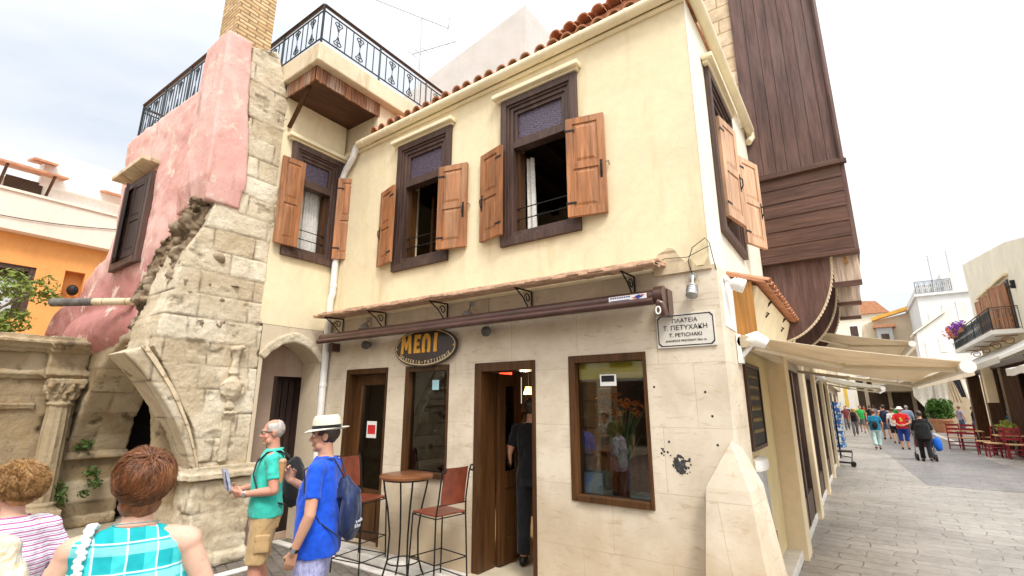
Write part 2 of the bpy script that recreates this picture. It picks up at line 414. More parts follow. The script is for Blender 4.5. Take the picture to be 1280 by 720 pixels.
MAT['stone'] = oldstone('weathered_limestone')
MAT['stone_grimy'] = oldstone('grimy_limestone', (0.36, 0.275, 0.165), (0.58, 0.49, 0.35), (0.12, 0.09, 0.06), 0.8)
MAT['rubble'] = oldstone('rubble_core', (0.25, 0.185, 0.12), (0.44, 0.35, 0.25), (0.09, 0.06, 0.04), 0.8)
def bricks(name, c1, c2, cm, bw, bh, mo):
    m = NM(name, 0.9, 0.15)
    x, y, z = m.sep(); v = m.comb(m.math('ADD', x, y), z)
    vv = m.n.new('ShaderNodeVectorMath'); vv.operation = 'ADD'; m.l.new(v, vv.inputs[0])
    w = m.n.new('ShaderNodeVectorMath'); w.operation = 'SCALE'; w.inputs['Scale'].default_value = 0.02
    t = m.n.new('ShaderNodeTexNoise'); t.inputs['Scale'].default_value = 9; m.l.new(m.co, t.inputs['Vector']); m.l.new(t.outputs['Color'], w.inputs[0]); m.l.new(w.outputs[0], vv.inputs[1])
    bc, bf = m.brick(vv.outputs[0], bw, bh, mo, c1, c2, cm, 0.5, 0.15)
    col = m.mix(bc, m.ramp(m.noise(6, 6, 0.65), [(0.3, 0.75), (0.7, 1.2)]), 1.0, 'MULTIPLY')
    m.col(col); m.bump(bf, 0.9, -0.02); m.bump(m.noise(40, 4), 0.4, 0.005)
    return m.m
MAT['brick'] = bricks('ochre_brick', (0.52, 0.33, 0.16), (0.68, 0.50, 0.29), (0.30, 0.20, 0.11), 0.25, 0.062, 0.011)
MAT['white_stone_wall'] = bricks('pale_ashlar', (0.55, 0.43, 0.28), (0.68, 0.57, 0.40), (0.40, 0.30, 0.18), 0.5, 0.27, 0.012)
MAT['frame'] = wood('dark_walnut_paint', (0.075, 0.044, 0.034), 'z', 0.45, 0.35, 6, 0.35)
MAT['shutter'] = wood('chestnut_varnish', (0.33, 0.138, 0.055), 'z', 0.45, 0.4, 5, 0.3, worn=(0.44, 0.26, 0.15))
MAT['shutter_pale'] = wood('faded_chestnut', (0.55, 0.33, 0.20), 'z', 0.5, 0.28, 5, 0.2)
MAT['door_wood'] = wood('oiled_door_wood', (0.070, 0.030, 0.010), 'z', 0.38, 0.4, 5, 0.25)
MAT['soffit_wood'] = wood('soffit_boards', (0.085, 0.036, 0.018), 'y', 0.5, 0.4, 5, 0.3)
MAT['fascia_wood'] = wood('weathered_fascia', (0.22, 0.10, 0.05), 'z', 0.7, 0.55, 7, 0.5, worn=(0.55, 0.47, 0.38))
MAT['bay_wood'] = wood('dark_bay_boards', (0.098, 0.052, 0.042), 'z', 0.5, 0.45, 5, 0.4, worn=(0.16, 0.105, 0.09))
MAT['bay_wood_h'] = wood('dark_bay_planks', (0.092, 0.046, 0.033), 'x', 0.45, 0.5, 4, 0.4, worn=(0.15, 0.08, 0.05))
MAT['panel_wood'] = wood('amber_panel', (0.36, 0.17, 0.045), 'z', 0.4, 0.3, 4, 0.15)
MAT['table_wood'] = wood('table_wood', (0.17, 0.065, 0.026), 'x', 0.32, 0.35, 5, 0.12)
MAT['old_black_door'] = wood('brown_black_shutter', (0.045, 0.026, 0.02), 'z', 0.55, 0.4, 5, 0.35)
MAT['leather'] = plain('red_brown_leather', (0.17, 0.040, 0.020), 0.36, 0.4, 7, 0.25, 90, spec=0.45)
MAT['iron'] = plain('wrought_iron', (0.028, 0.026, 0.025), 0.45, 0.3, 12, 0.2, 60, metal=0.6)
MAT['rail_iron'] = plain('painted_rail_iron', (0.045, 0.055, 0.062), 0.5, 0.3, 12, 0.15, 60, metal=0.3)
MAT['dark_metal'] = plain('dark_lamp_metal', (0.09, 0.085, 0.08), 0.45, 0.3, 12, metal=0.5)
MAT['grey_metal'] = plain('grey_metal', (0.42, 0.42, 0.41), 0.4, 0.2, 12, metal=0.7)
MAT['roller'] = plain('brown_roller_paint', (0.075, 0.036, 0.028), 0.3, 0.25, 5, coat=0.3)
MAT['white_paint'] = plain('white_paint', (0.78, 0.77, 0.74), 0.4, 0.06, 5)
MAT['gutter'] = plain('cream_gutter_paint', (0.80, 0.70, 0.48), 0.45, 0.08, 4, 0.1, 12)
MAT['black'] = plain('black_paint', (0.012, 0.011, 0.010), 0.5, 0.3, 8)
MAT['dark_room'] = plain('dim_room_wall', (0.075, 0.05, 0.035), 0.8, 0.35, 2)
MAT['room_floor'] = plain('pale_floor_tile', (0.55, 0.47, 0.34), 0.35, 0.12, 3)
MAT['marble'] = plain('white_marble_kerb', (0.66, 0.63, 0.58), 0.5, 0.16, 5, 0.1, 30)
def tiles():
    m = NM('terracotta_tile', 0.85, 0.15)
    col = m.ramp(m.noise(7, 6, 0.7), [(0.25, (0.26, 0.115, 0.06)), (0.5, (0.46, 0.205, 0.11)), (0.75, (0.56, 0.34, 0.22))])
    col = m.mix(col, (0.34, 0.31, 0.27), m.math('MULTIPLY', m.ramp(m.noise(11, 5, 0.7), [(0.56, 0.0), (0.68, 1.0)]), 0.7))
    m.col(col); m.bump(m.noise(50, 4), 0.4, 0.004); return m.m
MAT['tile'] = tiles()
MAT['pale_tile'] = plain('weathered_pale_tile', (0.52, 0.34, 0.23), 0.85, 0.4, 9, 0.4, 50)
def paving(name, bw, bh, mo, c1, c2, cm, rot=0.0, rgh=0.6, warp=0.03, wet=0.0):
    m = NM(name, rgh, 0.35)
    v = m.map(rot=(0, 0, rot))
    vv = m.n.new('ShaderNodeVectorMath'); vv.operation = 'ADD'; m.l.new(v, vv.inputs[0])
    w = m.n.new('ShaderNodeVectorMath'); w.operation = 'SCALE'; w.inputs['Scale'].default_value = warp
    t = m.n.new('ShaderNodeTexNoise'); t.inputs['Scale'].default_value = 1.7; t.inputs['Detail'].default_value = 4; m.l.new(m.co, t.inputs['Vector']); m.l.new(t.outputs['Color'], w.inputs[0]); m.l.new(w.outputs[0], vv.inputs[1])
    bc, bf = m.brick(vv.outputs[0], bw, bh, mo, c1, c2, cm, 0.43, 0.4)
    g = m.noise(0.55, 7, 0.65, None, 0.5)
    col = m.mix(bc, m.ramp(g, [(0.28, 0.72), (0.68, 1.18)]), 1.0, 'MULTIPLY')
    col = m.mix(col, m.ramp(m.noise(9, 6, 0.7), [(0.3, 0.82), (0.7, 1.12)]), 1.0, 'MULTIPLY')
    col = m.mix(col, (0.10, 0.085, 0.07), m.math('MULTIPLY', m.ramp(m.noise(2.1, 7, 0.75, m.map(loc=(5, 3, 0))), [(0.58, 0.0), (0.74, 1.0)]), 0.55))
    # worn joints: whole patches where the joints are filled and polished away
    worn_ = m.ramp(m.noise(0.9, 6, 0.7, m.map(loc=(2, 9, 0))), [(0.42, 0.0), (0.60, 0.85)])
    flat_ = m.mix(c1, c2, m.noise(2.4, 6, 0.65)); flat_ = m.mix(flat_, m.ramp(m.noise(7, 7, 0.75), [(0.3, 0.80), (0.7, 1.15)]), 1.0, 'MULTIPLY')
    col = m.mix(col, flat_, m.math('MULTIPLY', worn_, bf))
    col = m.mix(col, tuple(x * 0.45 for x in c1), m.math('MULTIPLY', m.ramp(m.noise(0.35, 7, 0.7, m.map((1, 0.6, 1), loc=(7, 3, 0))), [(0.52, 0.0), (0.70, 1.0)]), 0.4))
    gum = m.noise(16, 2, 0.5); col = m.mix(col, tuple(x * 0.4 for x in c1), m.math('MULTIPLY', m.ramp(gum, [(0.735, 0.0), (0.76, 1.0)]), 0.6))
    m.col(col)
    m.set('Roughness', m.ramp(m.noise(3, 5, 0.6), [(0.3, rgh - 0.14), (0.7, rgh + 0.16)]))
    m.bump(m.math('MULTIPLY', bf, m.math('SUBTRACT', 1.0, worn_)), 0.7, -0.010); m.bump(m.noise(14, 6, 0.7), 0.45, 0.014)
    return m.m
MAT['pave'] = paving('street_flagstones', 0.52, 0.26, 0.009, (0.28, 0.25, 0.22), (0.345, 0.315, 0.28), (0.15, 0.13, 0.11), 0.06, 0.5, 0.30)
MAT['road'] = paving('worn_grey_setts', 0.36, 0.20, 0.008, (0.20, 0.185, 0.178), (0.24, 0.225, 0.215), (0.13, 0.12, 0.11), 0.1, 0.45, 0.2)
MAT['cobble'] = paving('dark_cobbles', 0.2, 0.12, 0.012, (0.135, 0.115, 0.095), (0.20, 0.175, 0.15), (0.05, 0.04, 0.032), 0.3, 0.55, 0.05)
MAT['square'] = paving('sandy_flagstones', 0.9, 0.55, 0.010, (0.42, 0.35, 0.25), (0.50, 0.43, 0.32), (0.14, 0.11, 0.08), 0.5, 0.6, 0.03)
def glass(name, tint=(0.9, 0.92, 0.9), refl=1.0):
    m = bpy.data.materials.new(name); m.use_nodes = True; n, l = m.node_tree.nodes, m.node_tree.links
    n.clear(); o = n.new('ShaderNodeOutputMaterial'); mx = n.new('ShaderNodeMixShader'); tr = n.new('ShaderNodeBsdfTransparent'); g = n.new('ShaderNodeBsdfGlossy'); fr = n.new('ShaderNodeFresnel')
    tr.inputs[0].default_value = (*tint, 1); g.inputs['Roughness'].default_value = 0.015; fr.inputs[0].default_value = 1.5
    k = n.new('ShaderNodeMath'); k.operation = 'MULTIPLY'; k.inputs[1].default_value = refl
    l.new(fr.outputs[0], k.inputs[0]); l.new(k.outputs[0], mx.inputs[0]); l.new(tr.outputs[0], mx.inputs[1]); l.new(g.outputs[0], mx.inputs[2]); l.new(mx.outputs[0], o.inputs[0])
    return m
MAT['glass'] = glass('shop_glass', (0.90, 0.92, 0.90), 1.6)
def purple():
    m = NM('textured_purple_glass', 0.22, 0.5); m.col(m.ramp(m.vor(70), [(0.0, (0.13, 0.10, 0.15)), (0.8, (0.045, 0.03, 0.055))]))
    m.bump(m.vor(70), 0.8, 0.006); return m.m
MAT['purple'] = purple()
def curtain():
    m = NM('lace_curtain', 0.9, 0.1); m.col((0.72, 0.70, 0.66)); z = m.sep()[2]
    m.col(m.mix((0.75, 0.73, 0.69), (0.55, 0.53, 0.50), m.ramp(m.vor(26), [(0.3, 0.0), (0.6, 0.5)]))); return m.m
MAT['curtain'] = curtain()
def cloth(name, c, var=0.12, rough=0.85, weave=True):
    m = NM(name, rough, 0.2); m.col(m.ramp(m.noise(6, 4), [(0.3, tuple(x * (1 - var) for x in c)), (0.7, tuple(min(1, x * (1 + var)) for x in c))]))
    m.bump(m.noise(11, 4, 0.55, m.map((1, 1, 0.55)), 0.6), 0.5, 0.02)
    if weave: m.bump(m.noise(260, 2), 0.15, 0.001)
    m.set('Sheen Weight', 0.15); return m.m
def canvas_mat(name, c, tr=0.45):
    m = bpy.data.materials.new(name); m.use_nodes = True; n, l = m.node_tree.nodes, m.node_tree.links; n.clear()
    o = n.new('ShaderNodeOutputMaterial'); mx = n.new('ShaderNodeMixShader'); d = n.new('ShaderNodeBsdfDiffuse'); t = n.new('ShaderNodeBsdfTranslucent'); tx = n.new('ShaderNodeTexNoise'); r = n.new('ShaderNodeValToRGB'); tc_ = n.new('ShaderNodeTexCoord')
    tx.inputs['Scale'].default_value = 4; tx.inputs['Detail'].default_value = 6; l.new(tc_.outputs['Object'], tx.inputs['Vector']); l.new(tx.outputs['Fac'], r.inputs[0])
    r.color_ramp.elements[0].position = 0.3; r.color_ramp.elements[0].color = (*[x * 0.9 for x in c], 1); r.color_ramp.elements[1].position = 0.7; r.color_ramp.elements[1].color = (*[min(0.85, x * 1.05) for x in c], 1)
    l.new(r.outputs[0], d.inputs[0]); l.new(r.outputs[0], t.inputs[0]); mx.inputs[0].default_value = tr; l.new(d.outputs[0], mx.inputs[1]); l.new(t.outputs[0], mx.inputs[2]); l.new(mx.outputs[0], o.inputs[0]); return m
MAT['awning'] = canvas_mat('cream_awning_canvas', (0.72, 0.62, 0.48))
MAT['awning_white'] = canvas_mat('white_canvas', (0.80, 0.77, 0.70))
def lit(name, c, e):
    m = NM(name, 0.5, 0.3); m.col(c); m.set('Emission Color', (*c, 1)); m.set('Emission Strength', e); return m.m
def leaf(name, c, hue=0.25):
    m = NM(name, 0.55, 0.3); m.col(m.ramp(m.noise(7, 3), [(0.3, tuple(x * (1 - hue) for x in c)), (0.7, (c[0] * 1.5, c[1] * 1.3, c[2] * 1.1))]))
    m.set('Subsurface Weight', 0.0); return m.m
MAT['leaf'] = leaf('fresh_leaf', (0.13, 0.19, 0.03)); MAT['leaf_dark'] = leaf('deep_leaf', (0.05, 0.10, 0.02))
MAT['bark'] = wood('bark', (0.14, 0.10, 0.07), 'z', 0.9, 0.4, 5, 0.8)
def text(name, body, size, mat, parent, tf, depth=0.004, offset=0.0, align='CENTER', sx=1.0, loc=None):
    """flat lettering turned into a mesh; tf maps (u, out, z)"""
    cu = bpy.data.curves.new(name, 'FONT'); cu.body = body; cu.size = size; cu.align_x = align; cu.align_y = 'CENTER'
    cu.extrude = depth / 2; cu.offset = offset; cu.resolution_u = 4
    o = bpy.data.objects.new(name, cu); COL.objects.link(o)
    dg = bpy.context.evaluated_depsgraph_get(); dg.update()
    me = bpy.data.meshes.new_from_object(o.evaluated_get(dg)); bpy.data.objects.remove(o)
    me.materials.clear()
    for v in me.vertices: v.co = tf((v.co.x * sx, v.co.z, v.co.y))
    me.update()
    return finish(name, me, mat, parent)
# ------------------------------------------------------------------ ground
def sheet(name, pts, z, mat, label=None):
    m = MB(); m.f([m.v((x, y, z)) for x, y in pts]); o = m.build(name, mat); return tag(o, kind='structure')
MAT['earth'] = plain('distant_ground', (0.30, 0.27, 0.23), 0.9, 0.2, 0.5)
sheet('ground', [(-600, -600), (600, -600), (600, 600), (-600, 600)], -0.012, MAT['earth'])
sheet('square_paving', [(-24, -14), (-6.9, -14), (-6.9, 12), (-24, 12)], -0.006, MAT['square'])
sheet('cobbled_square', [(-6.9, -14), (-0.5, -14), (-0.5, 4.4), (-6.9, 4.4)], -0.004, MAT['cobble'])
sheet('street_pavement', [(-1.3, 3.0), (3.2, 3.0), (8, 8), (8, 24), (6.6, 60), (-1.2, 60), (-1.2, 4.4)], 0.0, MAT['pave'])
sheet('street_road', [(1.05, 15.5), (0.35, 30), (0.1, 60), (3.4, 60), (3.4, 22), (4.4, 17.5), (3.2, 15.2)], 0.004, MAT['road'])
g = MB(); g.box((-6.9, 4.02, -0.01), (-0.9, 4.13, 0.012)); tag(g.build('kerb_strip', MAT['marble'], bevel=0.004), kind='structure')
g = MB(); g.box((-7.0, 3.42, -0.01), (-6.1, 3.53, 0.010)); g.box((-6.12, 2.2, -0.01), (-6.0, 3.42, 0.010)); tag(g.build('kerb_strip', MAT['marble'], bevel=0.004), kind='structure')
g = MB(); g.box((3.35, 30, -0.01), (3.6, 60, 0.10)); tag(g.build('kerb_strip', MAT['marble'], bevel=0.01), kind='structure')

# ------------------------------------------------------------------ corner shop building
YF, XR = 4.375, -0.92
F = front(YF); S = sidew(XR)
shop = thing('corner_shop', 'two storey cream corner building with a limestone clad gelato shop below and tiled eaves above', 'building', (-3.6, YF, 0))
D1, SW, D2, BW = (-5.98, -5.10, 0.13, 2.33), (-4.76, -4.00, 1.0, 2.32), (-3.60, -2.77, 0.11, 2.31), (-2.37, -1.56, 0.955, 2.325)
m = MB(F); m.wall(-6.49, -0.87, 0, 3.06, 0, -0.30, [D1, SW, D2, BW]); m.build('shopfront_wall', MAT['clad'], shop)
W2, W3 = (-5.11, -4.06, 3.64, 5.57), (-3.21, -2.15, 3.64, 5.57)
def opening(w): return (w[0] + 0.10, w[1] - 0.10, w[2] + 0.09, w[3] - 0.10)
m = MB(F); m.wall(-6.49, XR, 3.063, 5.93, 0.012, -0.32, [opening(W2), opening(W3)]); m.build('upper_wall', MAT['cream'], shop)
# broken render edge at the corner, between plaster and stone
m = MB(F)
rr = random.Random(3)
top = [(-1.42 + i * 0.05, 3.16 + rr.uniform(-0.035, 0.05) + 0.10 * math.sin(i * 0.55)) for i in range(11)]
m.prism([(-1.42, 3.02), (-0.905, 3.02)] + [(a, b) for a, b in top[::-1]], 'y', 0.0, 0.026); m.build('broken_render', MAT['white_stone_wall'], shop)
# side, upper storey
SWN = (4.98, 6.22, 3.55, 5.48)
m = MB(S); m.wall(YF + 0.322, 7.8, 3.063, 5.93, 0.0, -0.32, [opening(SWN)]); m.wall(YF - 0.016, 7.8, 3.063, 5.93, 0.007, 0.001, [opening(SWN)]); m.build('side_upper_wall', MAT['cream_white'], shop)
# corner pier of the ground floor and the wedge buttress at its foot
m = MB(); m.box((-1.24, YF + 0.302, 0), (-0.872, 5.1, 3.058)); m.build('corner_pier', MAT['clad'], shop)
bm = MB()
for p in [(-1.17, 4.10, 0), (-0.62, 4.10, 0), (-0.60, 4.9, 0), (-1.17, 4.6, 0), (-1.10, 4.27, 1.2), (-0.765, 4.25, 1.2), (-0.74, 4.7, 1.2), (-1.1, 4.6, 1.2), (-0.885, 4.34, 1.56), (-0.86, 4.6, 1.5)]: bm.v(p)
bmesh.ops.convex_hull(bm.bm, input=bm.bm.verts[:])
bmesh.ops.delete(bm.bm, geom=[v for v in bm.bm.verts if not v.link_faces], context='VERTS')
bm.build('corner_buttress', MAT['clad'], shop, bevel=0.012)
m = MB(F); m.box((-6.49, 0.0, 0.0), (-1.22, 0.20, 0.10)); m.build('front_step', MAT['marble'], shop, bevel=0.012)
# rooms behind the glass
def room(name, x0, x1, y0, y1, z0, z1, wm, fm, parent, open_front=True):
    m = MB()
    t = 0.04
    m.box((x0 - t, y0, z0), (x0, y1, z1)); m.box((x1, y0, z0), (x1 + t, y1, z1)); m.box((x0 - t, y1, z0), (x1 + t, y1 + t, z1)); m.box((x0 - t, y0, z1), (x1 + t, y1 + t, z1 + t))
    m.mi = 1; m.box((x0 - t, y0, z0 - t), (x1 + t, y1 + t, z0))
    return m.build(name, [wm, fm], parent)
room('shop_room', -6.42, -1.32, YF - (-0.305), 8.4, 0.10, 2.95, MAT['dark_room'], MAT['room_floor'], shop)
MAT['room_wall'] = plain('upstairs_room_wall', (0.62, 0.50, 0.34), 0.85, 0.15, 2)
room('upstairs_room', -6.1, -1.28, YF + 0.33, 7.4, 3.2, 5.75, MAT['room_wall'], MAT['dark_room'], shop)
m = MB(); m.box((-6.1, YF + 0.34, 5.45), (-1.3, 7.4, 5.55))
for i in range(9): m.box((-5.9 + i * 0.55, YF + 0.34, 5.30), (-5.78 + i * 0.55, 7.4, 5.449))
m.build('ceiling_beams', MAT['frame'], shop)

def leaf_shutter(parent, tf, hinge, ang, w, z0, z1, mat, flip=1, handle=True, name='shutter'):
    """framed two panel shutter leaf; hinge (u, out), ang = heading of the leaf in the (u, out) plane"""
    e = Vector((math.cos(ang), math.sin(ang))); n = Vector((-e.y, e.x)) * flip
    P = lambda p: tf((hinge[0] + e.x * p[0] + n.x * p[1], hinge[1] + e.y * p[0] + n.y * p[1], p[2]))
    m = MB(P); h = z1 - z0; st = 0.075
    m.box((0, -0.010, z0), (w, 0.010, z1))
    zm = z0 + h * 0.50
    for s in (1, -1):
        a, b = sorted((0.0101 * s, 0.022 * s))
        for (x0, x1, a0, a1) in ((0, st, z0, z1), (w - st, w, z0, z1), (st, w - st, z0, z0 + st * 1.3), (st, w - st, z1 - st, z1), (st, w - st, zm - st / 2, zm + st / 2)):
            m.box((x0, a, a0), (x1, b, a1))
        for (a0, a1) in ((z0 + st * 1.3, zm - st / 2), (zm + st / 2, z1 - st)):
            g = 0.022; k = 0.05
            lo = [(st + g, 0.0102 * s, a0 + g), (w - st - g, 0.0102 * s, a0 + g), (w - st - g, 0.0102 * s, a1 - g), (st + g, 0.0102 * s, a1 - g)]
            hi = [(st + k, 0.019 * s, a0 + k), (w - st - k, 0.019 * s, a0 + k), (w - st - k, 0.019 * s, a1 - k), (st + k, 0.019 * s, a1 - k)]
            m.hexa(lo + hi)
    if handle:
        m.mi = 1
        for s in (1,):
            m.tube([(w - 0.045, 0.024, z0 + h * 0.36), (w - 0.045, 0.05, z0 + h * 0.40), (w - 0.045, 0.05, z0 + h * 0.46), (w - 0.045, 0.024, z0 + h * 0.49)], 0.008, 6)
            m.box((w - 0.058, 0.022, z0 + h * 0.34), (w - 0.032, 0.027, z0 + h * 0.52))
        for zz in (0.12, 0.86): m.box((-0.012, 0.020, z0 + h * zz), (0.10, 0.026, z0 + h * zz + 0.025))
        m.tube([(w, 0, z0 + h * 0.5), (w + 0.03, 0.0, z0 + h * 0.5), (w + 0.035, 0, z0 + h * 0.46)], 0.006, 5)
    return m.build(name, [mat, MAT['iron']], parent, bevel=0.003)
def upper_window(parent, tf, w, depth=0.2, transom=True, lint=True, lm=None):
    u0, u1, z0, z1 = w; c = 0.115; bm_ = MB(tf)
    # stepped casing
    def ring(a, z_lo, z_hi, wd, d0, d1, bot=None):
        bt = bot if bot is not None else wd
        bm_.box((u0 + a, d0, z_lo), (u0 + a + wd, d1, z_hi)); bm_.box((u1 - a - wd, d0, z_lo), (u1 - a, d1, z_hi))
        bm_.box((u0 + a + wd, d0, z_hi - wd), (u1 - a - wd, d1, z_hi)); bm_.box((u0 + a + wd, d0, z_lo), (u1 - a - wd, d1, z_lo + bt))
    ring(0, z0, z1, 0.085, 0.013, 0.062)
    ring(0.0852, z0 + 0.0852, z1 - 0.0852, 0.030, 0.013, 0.040)
    ring(0.1154, z0 + 0.1154, z1 - 0.1154, 0.05, -0.16, 0.02)
    zt = z0 + (z1 - z0) * 0.675
    if transom:
        bm_.box((u0 + 0.166, -0.12, zt - 0.05), (u1 - 0.166, 0.012, zt + 0.03))
        for q in ((u0 + 0.166, u0 + 0.216, zt + 0.031, z1 - 0.166), (u1 - 0.216, u1 - 0.166, zt + 0.031, z1 - 0.166)): bm_.box((q[0], -0.08, q[2]), (q[1], 0.0, q[3]))
        bm_.box((u0 + 0.2162, -0.08, z1 - 0.216), (u1 - 0.2162, 0.0, z1 - 0.166)); bm_.box((u0 + 0.2162, -0.08, zt + 0.031), (u1 - 0.2162, 0.0, zt + 0.07))
    fr = bm_.build('window', MAT['frame'], parent, bevel=0.004)
    if transom:
        p = MB(tf); p.box((u0 + 0.2, -0.045, zt + 0.06), (u1 - 0.2, -0.030, z1 - 0.2)); p.build('transom_pane', MAT['purple'], fr)
    # inner lining in raw wood
    zo = z0 + 0.166
    for (a, b) in ((u0 + 0.166, u0 + 0.205), (u1 - 0.205, u1 - 0.166)):
        p = MB(tf); p.box((a, -0.19, zo), (b, -0.07, zt - 0.05)); p.build('lining', MAT['door_wood'], fr)
    # guard rods
    p = MB(tf)
    for k in (0.22, 0.36): p.tube([(u0 + 0.17, -0.06, z0 + 0.12 + k), (u1 - 0.17, -0.06, z0 + 0.12 + k)], 0.007, 6)
    p.build('guard_rod', MAT['iron'], fr)
    if lint:
        p = MB(tf); p.box((u0 - 0.10, 0.013, z1 + 0.035), (u1 + 0.06, 0.13, z1 + 0.095)); p.box((u0 - 0.07, 0.013, z1 + 0.005), (u1 + 0.03, 0.08, z1 + 0.035)); p.build('lintel', lm or MAT['gutter'], fr, bevel=0.012)
    return fr
def curtain_panel(parent, tf, u0, u1, z0, z1, d, slant=0.0, folds=5):
    m = MB(tf); n = 40; k = 16
    V = [[m.v((u0 + (u1 - u0) * i / n + slant * (1 - j / k) * (i / n - 0.5) + slant * 0.6 * (1 - j / k), d + 0.022 * math.sin(i / n * folds * 6.283 + 0.4 * j / k) , z0 + (z1 - z0) * j / k)) for i in range(n + 1)] for j in range(k + 1)]
    for j in range(k):
        for i in range(n): m.f([V[j][i], V[j][i + 1], V[j + 1][i + 1], V[j + 1][i]])
    return m.build('curtain', MAT['curtain'], parent, smooth=180)
w = upper_window(shop, F, W3)
leaf_shutter(w, F, (W3[1] - 0.095, 0.145), math.atan2(-0.10, 0.40), 0.42, 3.76, 4.91, MAT['shutter'])
leaf_shutter(w, F, (W3[0] + 0.085, 0.145), math.atan2(-0.10, -0.40), 0.40, 3.76, 4.91, MAT['shutter'], -1)
curtain_panel(w, F, W3[0] + 0.2, W3[0] + 0.31, 3.8, 4.85, -0.24, 0.03, 2)
w = upper_window(shop, F, W2)
leaf_shutter(w, F, (W2[1] - 0.095, 0.145), math.atan2(-0.10, 0.40), 0.42, 3.76, 4.91, MAT['shutter'])
leaf_shutter(w, F, (W2[0] + 0.085, 0.145), math.atan2(-0.10, -0.40), 0.40, 3.76, 4.91, MAT['shutter'], -1)
# half open inner casement seen in the left one of the two
p = MB(F)
for a in (0.0, 0.30): p.box((W2[0] + 0.30 + a, -0.42 - a * 0.3, 3.82), (W2[0] + 0.34 + a, -0.39 - a * 0.3, 4.86))
for z in (3.82, 4.15, 4.5, 4.82): p.box((W2[0] + 0.342, -0.47, z), (W2[0] + 0.598, -0.44, z + 0.035))
p.build('casement', MAT['door_wood'], w)
w = upper_window(shop, S, SWN)
leaf_shutter(w, S, (SWN[0] + 0.10, 0.075), math.atan2(0.075, 0.42), 0.46, 3.74, 4.90, MAT['shutter_pale'])
leaf_shutter(w, S, (SWN[1] - 0.09, 0.075), math.atan2(0.15, 0.43), 0.46, 3.74, 4.90, MAT['shutter_pale'])

# eaves: gutter, hoppers, downpipe, tiles
m = MB(F)
m.tube([(-6.02, 0.10, 5.90), (-0.86, 0.10, 5.955)], 0.062, 12)
for i in range(10): m.tube([(-5.9 + i * 0.55, 0.10, 5.90 + 0.006 * i), (-5.87 + i * 0.55, 0.10, 5.90 + 0.006 * i)], 0.067, 12)
m.tube([(-6.49, 0.03, 5.83), (-0.9, 0.03, 5.885)], 0.03, 8)
m.build('gutter', MAT['gutter'], shop, smooth=50)
m = MB(S); m.tube([(4.22, 0.09, 5.955), (7.74, 0.09, 6.06)], 0.062, 12); m.tube([(7.74, 0.09, 6.06), (7.78, 0.09, 5.95), (7.7, 0.05, 5.85)], 0.055, 10); m.build('gutter', MAT['gutter'], shop, smooth=50)
m = MB(F)
m.tube([(-6.0, 0.10, 5.90), (-6.08, 0.10, 5.86), (-6.12, 0.10, 5.74), (-6.2, 0.09, 5.66), (-6.34, 0.07, 5.56), (-6.40, 0.07, 5.45), (-6.40, 0.07, 3.50), (-6.42, 0.08, 3.42), (-6.44, 0.07, 3.34), (-6.44, 0.07, 0.1)], 0.05, 12)
for z in (5.3, 3.6, 2.1): m.tube([(-6.40 - (0.04 if z < 3.4 else 0), 0.07, z), (-6.40 - (0.04 if z < 3.4 else 0), 0.07, z + 0.05)], 0.056, 12)
m.build('downpipe', MAT['white_paint'], shop, smooth=60)
def barrel(m, p0, p1, r, n=8, lift=1.0):
    """a half-round cover tile from p0 to p1"""
    p0, p1 = Vector(p0), Vector(p1); t = (p1 - p0).normalized(); a = t.cross(Vector((0, 0, 1))).normalized(); b = a.cross(t)
    rings = []
    for p, q in ((p0, r), (p1, r * 0.85)):
        rings.append([m.v(p + a * q * math.cos(math.pi * k / n) + b * q * math.sin(math.pi * k / n) * lift) for k in range(n + 1)])
        rings.append([m.v(p + a * q * 0.8 * math.cos(math.pi * k / n) + b * q * 0.8 * math.sin(math.pi * k / n) * lift) for k in range(n + 1)])
    o0, i0, o1, i1 = rings
    for k in range(n):
        m.f([o0[k], o0[k + 1], o1[k + 1], o1[k]]); m.f([i0[k], i1[k], i1[k + 1], i0[k + 1]]); m.f([o0[k], i0[k], i0[k + 1], o0[k + 1]])
    return m
m = MB(); rr = random.Random(5)
slope = 0.24
m.hexa([(-5.75, 4.30, 5.94), (XR - 0.02, 4.30, 5.94), (XR - 0.02, 7.7, 5.94 + 3.4 * slope), (-5.75, 7.7, 5.94 + 3.4 * slope), (-5.75, 4.30, 5.97), (XR - 0.02, 4.30, 5.97), (XR - 0.02, 7.7, 5.97 + 3.4 * slope), (-5.75, 7.7, 5.97 + 3.4 * slope)])
for i in range(25):
    x = -5.62 + i * 0.19 + rr.uniform(-0.012, 0.012)
    for j in range(7):
        y = 4.23 + j * 0.40; z = 5.985 + (y - 4.3) * slope + rr.uniform(-0.008, 0.01)
        barrel(m, (x, y, z), (x + rr.uniform(-0.01, 0.01), y + 0.46, z + 0.46 * slope - 0.012), 0.078)
# raised tiled ridge towards the corner
for i in range(9):
    x = -2.46 + i * 0.19
    m.box((x - 0.094, 4.52, 6.05), (x + 0.094, 4.95, 6.28 + 0.02 * i))
    barrel(m, (x, 4.42, 6.27 + 0.02 * i + rr.uniform(-0.01, 0.01)), (x, 4.95, 6.36 + 0.02 * i), 0.082)
    barrel(m, (x + 0.02, 4.60, 6.42 + 0.02 * i + rr.uniform(-0.01, 0.01)), (x, 5.15, 6.50 + 0.02 * i), 0.080)
m.build('tiled_roof', MAT['tile'], shop, smooth=50)

